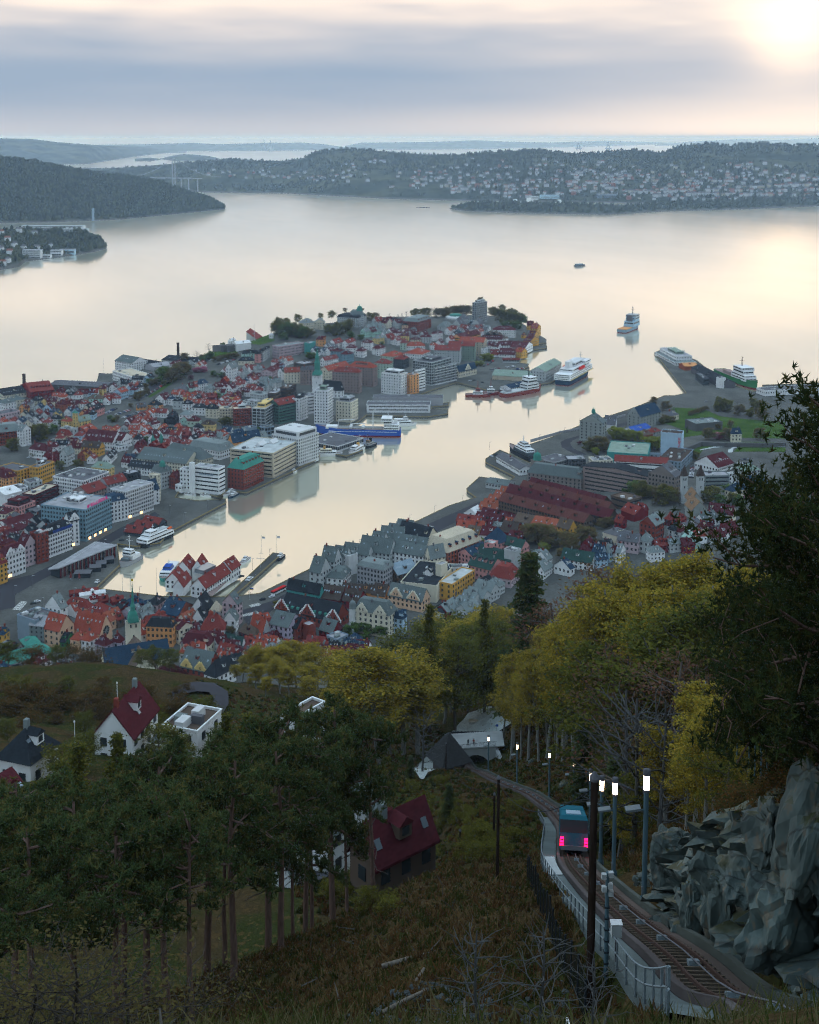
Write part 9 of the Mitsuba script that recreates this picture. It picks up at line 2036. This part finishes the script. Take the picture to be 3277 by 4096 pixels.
for args in (('warehouse', 'warehouse', 'long white dockside shed on the far island shore', ('far_island',), 1020, 764, 60, 25, 13, 'white', 'palegrey', 2), ('office_building', 'building', 'white block above the shore in the middle distance of the far island', ('far_island',), 1074, 718, 30, 20, 22, 'white', 'grey', 3),
             ('office_building', 'building', 'wide pale blue industrial building on the far island point', ('island_shore',), 2200, 793, 90, 40, 14, 'paleblue', 'paleblue', 2), ('office_building', 'building', 'low white and blue hall beside the pale blue industrial building', ('island_shore',), 2140, 797, 34, 25, 12, 'white', 'white', 1), ('office_building', 'building', 'dark glass school-like block right of the tanks on the far island', ('far_island',), 2430, 795, 95, 40, 22, 'bluegrey', 'grey', 3)):
    far_box(*args)
for u, v, r, h, lab in ((2120, 806, 17, 15, 'largest white storage tank on the far island point'), (2061, 806, 10, 10, 'small white tank left of the largest one'), (2015, 792, 11, 6, 'white tank top second from the left on the point'), (1973, 793, 11, 5, 'white tank top at the left of the point'), (2238, 810, 10, 12, 'white square-looking tank right of the largest one')):
    q = P(u, v, 8); key = thing('storage_tank', lab, 'tank')
    for pn, prof in (('shell', [(r, -6), (r, h)]), ('roof', [(r * 1.02, h), (r * .1, h + 2.5)])):
        m = MB(); m.tube_rings(prof, q[0], q[1], code(C['white'], 3), 16); vv, f, c = m.arrays(); scene[key + '__' + pn] = mikit.ply((vv + [0, 0, q[2]], f), 'city', uv=c)
# suspension bridge beyond the wooded hill
bk = thing('suspension_bridge', 'suspension bridge with a tall twin-legged tower behind the wooded hill', 'bridge'); db = 6800.0
tb = PD(694, 632, db); xt0 = tb[0]; zt0 = tb[2]; zd = PD(694, 712, db)[2]
for dx, dy in ((-6, -7), (6, 7)): scene[sub(bk, 'tower_leg')] = place(unit('grey'), [xt0 + dx * .9, db + dy, zt0 / 2 - 5], [5, 0, 0], [0, 5, 0], [0, 0, zt0 + 10])
for f in (.98, .45): scene[sub(bk, 'crossbeam')] = place(unit('palegrey'), [xt0, db, zt0 * f], [15, 0, 0], [0, 12, 0], [0, 0, 6])
scene[bk + '__deck'] = place(unit('grey'), [xt0 - 10, db, zd], [330, 0, -6], [0, 14, 0], [0, 0, 4])
for sg in (-1, 1):
    m = MB(); f = np.linspace(0, 1, 12); m.tube(np.c_[xt0 + sg * 260 * f, db + 0 * f, zt0 + (zd + 6 - zt0) * (1 - (1 - f) ** 2)], .9, code(C['grey'], 3), 4); m.put(sub(bk, 'cable'))
for dx in (40, 80, 130): scene[sub(bk, 'pier')] = place(unit('grey'), [xt0 + dx, db, zd / 2], [4, 0, 0], [0, 8, 0], [0, 0, zd])
# far docks and rigs
for u, v0, v1, d, w, lab in ((2315, 600, 574, 19000, 26, 'faint drilling rig tower beyond the far island, left one'), (2433, 602, 570, 19000, 26, 'faint drilling rig tower beyond the far island, right one'), (1082, 604, 563, 26500, 22, 'distant rig derrick in the docks under the horizon')):
    a, b = PD(u, v0, d), PD(u, v1, d); key = thing('drilling_rig', lab, 'rig'); h = b[2] - a[2]
    for sx in (-1, 1):
        for sy in (-1, 1): m = MB(); m.tube([a + [sx * w, sy * w, -5], b + [sx * w * .3, sy * w * .3, 0]], [4, 3], code(C['steel'], 3), 4); m.put(sub(key, 'derrick_leg'))
    scene[key + '__platform'] = place(unit('grey'), a + [0, 0, h * .25], [w * 3.4, 0, 0], [0, w * 3, 0], [0, 0, h * .18]); scene[key + '__crown'] = place(unit('rust'), b, [w * .9, 0, 0], [0, w * .9, 0], [0, 0, 8])
a = PD(1060, 604, 26500); key = thing('dock_crane', 'distant dock crane with a long slanting jib beside the rig derrick', 'crane'); m = MB(); m.tube([a, a + [0, 0, 90]], 6, code(C['steel'], 3), 4); m.put(key + '__mast'); m = MB(); b = PD(1055, 553, 26500); m.tube([a + [0, 0, 60], b], [5, 3], code(C['steel'], 3), 4); m.put(key + '__jib')
# headland buildings on the left
for args in (('office_building', 'building', 'long white school building on top of the low headland at left', ('low_headland',), 210, 918, 190, 22, 11, 'white', 'palegrey', 2), ('office_building', 'building', 'white lower wing at the right end of the headland school', ('low_headland',), 300, 925, 75, 18, 7, 'white', 'palegrey', 1),
             ('warehouse', 'warehouse', 'pale four-storey waterside warehouse on the headland', ('low_headland',), 126, 1034, 48, 20, 22, 'offwhite', 'grey', 4), ('warehouse', 'warehouse', 'white waterside boathouse right of the pale warehouse on the headland', ('low_headland',), 224, 1024, 30, 18, 15, 'white', 'grey', 2),
             ('warehouse', 'warehouse', 'pale blue waterside hall at the right of the headland sheds', ('low_headland',), 268, 1018, 40, 18, 13, 'paleblue', 'grey', 1), ('warehouse', 'warehouse', 'low white shed between the waterside buildings of the headland', ('low_headland',), 175, 1031, 36, 14, 7, 'white', 'palegrey', 1)):
    far_box(*args)
for i, (u, v) in enumerate(((200, 985), (30, 960), (80, 925), (135, 935), (40, 1010), (10, 1000), (35, 1045), (15, 1055), (75, 925), (60, 985), (5, 930), (150, 995), (95, 990))):
    q = far_hit(u, v, ('low_headland',), 40)
    if q is None: continue
    key = thing('headland_house', 'small white house among the trees of the low headland at left', 'house', 'houses on the headland'); mw, mr = MB(), MB()
    far_house_mesh(q + [0, 0, 1], 11, 15, 8, rgf.uniform(-.5, .5) + (1.5 if i % 3 == 0 else 0), (.62, .63, .62), HR[i % 3], mw, mr); mw.put(key + '__wall'); mr.put(key + '__roof')
key = thing('hill_chimney', 'slim grey stack at the foot of the wooded hill', 'chimney'); q = P(373, 882, 6)
scene[key] = place(unit('bluegrey'), q + [0, 0, 22], [7, 0, 0], [0, 7, 0], [0, 0, 48])
# ---------------------------------------------------------------- labels of the buildings: look, then the nearest landmark and the side of it
MARKS = []
def mark(name, u, v): MARKS.append((name, u, v))
for nm, u, v in [('the white church tower with a tall green spire', 1268, 1560), ('the stepped white gables of the brick market hall', 1260, 2440), ('the cathedral with the green-capped tower', 530, 2560),
                 ('the white boathouse-like restaurant pier', 780, 2310), ('the twin-towered stone church', 2770, 1930), ('the yellow chapel', 315, 1690), ('the sloping car park', 480, 1660), ('the tall brick chimney', 712, 1430),
                 ('the red and pink hostel slab', 1150, 1400), ('the domed museum on the hilltop', 1440, 1260), ('the tall pale office tower', 1925, 1240), ('the customs house', 1975, 1470), ('the white hotel tower block', 1560, 1530),
                 ('the tall white office tower', 1310, 1590), ('the beige waterfront office', 1080, 1790), ('the red brick harbour warehouse', 985, 1880), ('the lettered white warehouse', 830, 1900), ('the turquoise store', 330, 2050),
                 ('the angular glass market building', 350, 2230), ('the long maroon hotel roofs', 2250, 2010), ('the terracotta museum', 1800, 2160), ('the large grey office', 1520, 2270), ('the ochre mosaic office', 1850, 2330),
                 ('the square stone tower', 2370, 1710), ('the pale blue hotel wall', 2690, 1760), ('the stone hall', 2570, 1650), ('the cream cruise terminal pier', 2690, 1400), ('the red brick and white tenement', 2590, 2100),
                 ('the hairpin road', 790, 2790), ('the rose window hall', 380, 2510), ('the green copper roof', 110, 2640), ('the ornate brick house', 780, 2640), ('the orange corner house', 650, 2520), ('the big ochre block', 160, 1880),
                 ('the white tent hall', 970, 1370), ('the big maroon-roofed house with dormers', 420, 1740), ('the peach round-gabled building', 1650, 2390), ('the cream corner mansion', 1480, 2480), ('the brown stone building', 2220, 1900),
                 ('the green scaffold netting', 1220, 2370), ('the aquarium with a round roof', 1820, 1265), ('the ferry terminal', 2180, 1490), ('the ochre boathouses at the point', 2130, 1330), ('the mural gable', 920, 2410),
                 ('the grassy fort', 900, 1380), ('the pink wooden gables', 390, 1630), ('the leafy park with long lawns', 2900, 1770)]:
    mark(nm, u, v)
def where(du, dv):
    if abs(du) > 1.6 * abs(dv): return 'right of' if du > 0 else 'left of'
    if abs(dv) > 1.6 * abs(du): return 'below' if dv > 0 else 'above'
    return ('below right of' if du > 0 else 'below left of') if dv > 0 else ('above right of' if du > 0 else 'above left of')
KINDW = dict(house='house', town_house='house', wooden_house='wooden house', apartment_building='town building', office_building='office building', warehouse='warehouse', shed='shed', tent='tent', boathouse='boathouse', shop_building='shop', hall='hall', hotel='hotel wing', public_building='public building', tower_block='tower', market_stall='stall', villa='villa')
ORD = ['', 'second ', 'third ', 'fourth ', 'fifth ', 'sixth ', 'seventh ', 'eighth ', 'ninth ', 'tenth ']
used = {}
for b in BUILT:
    if b['label']: used[b['label']] = b
pend = [b for b in BUILT if not b['label']]
cand = []
for b in pend:
    u, v = b['px']
    ms = sorted(MARKS, key=lambda q: math.hypot(u - q[1], v - q[2]))[:4]
    look = f"{NAMES[b['wall']]} {KINDW[b['kind']]} with a {NAMES[b['rcol']]} {ROOFW[b['letter']]} roof"
    b['opts'] = [(f"{where(u - q[1], v - q[2])} {q[0]}", math.hypot(u - q[1], v - q[2])) for q in ms]
    b['look'] = look
keep = {}
for b in pend:
    done = False
    for w, dd in b['opts'][:3]:
        lab = f"{b['look']}, {w}"
        if lab not in used and len(lab.split()) <= 16:
            used[lab] = b; b['label'] = lab; done = True
            break
    if not done:
        for o in ORD[1:]:
            for w, dd in b['opts'][:3]:
                lab = f"{o}{b['look']}, {w}"
                if lab not in used:
                    used[lab] = b; b['label'] = lab; done = True
                    break
            if done: break
for b in BUILT:
    words = (b['label'] or b['look']).split()
    labels[b['key']]['label'] = ' '.join(words[:16])
    if b['kind'].endswith('house') and b['kind'] != 'boathouse': labels[b['key']]['group'] = 'houses of the old town'

# trees that share a look are told apart by their order from the left
same = {}
for k, v in scene.items():
    if isinstance(v, dict) and v.get('type') == 'instance': same.setdefault(labels[k]['label'], []).append((float(uv_of(np.array(v['to_world'].matrix)[:3, 3])[0]), k))
for k in list(labels):
    b = k.rstrip('0123456789').rstrip('_')
    if b in ('island_house', 'headland_house'): p = meshkit.WRITTEN[scene[k + '__wall']['filename']][0].mean(0)
    elif b == 'quay_lamp': p = np.array(scene[k + '__pole']['to_world'].matrix)[:3, 3]
    else: continue
    same.setdefault(labels[k]['label'], []).append((float(uv_of(p)[0]), k))
for lab, ks in same.items():
    if len(ks) > 1:
        for i, (u, k) in enumerate(sorted(ks)):
            n = i + 1; suf = 'th' if 10 < n % 100 < 14 else {1: 'st', 2: 'nd', 3: 'rd'}.get(n % 10, 'th')
            labels[k]['label'] = f'{lab}, {n}{suf} from the left'
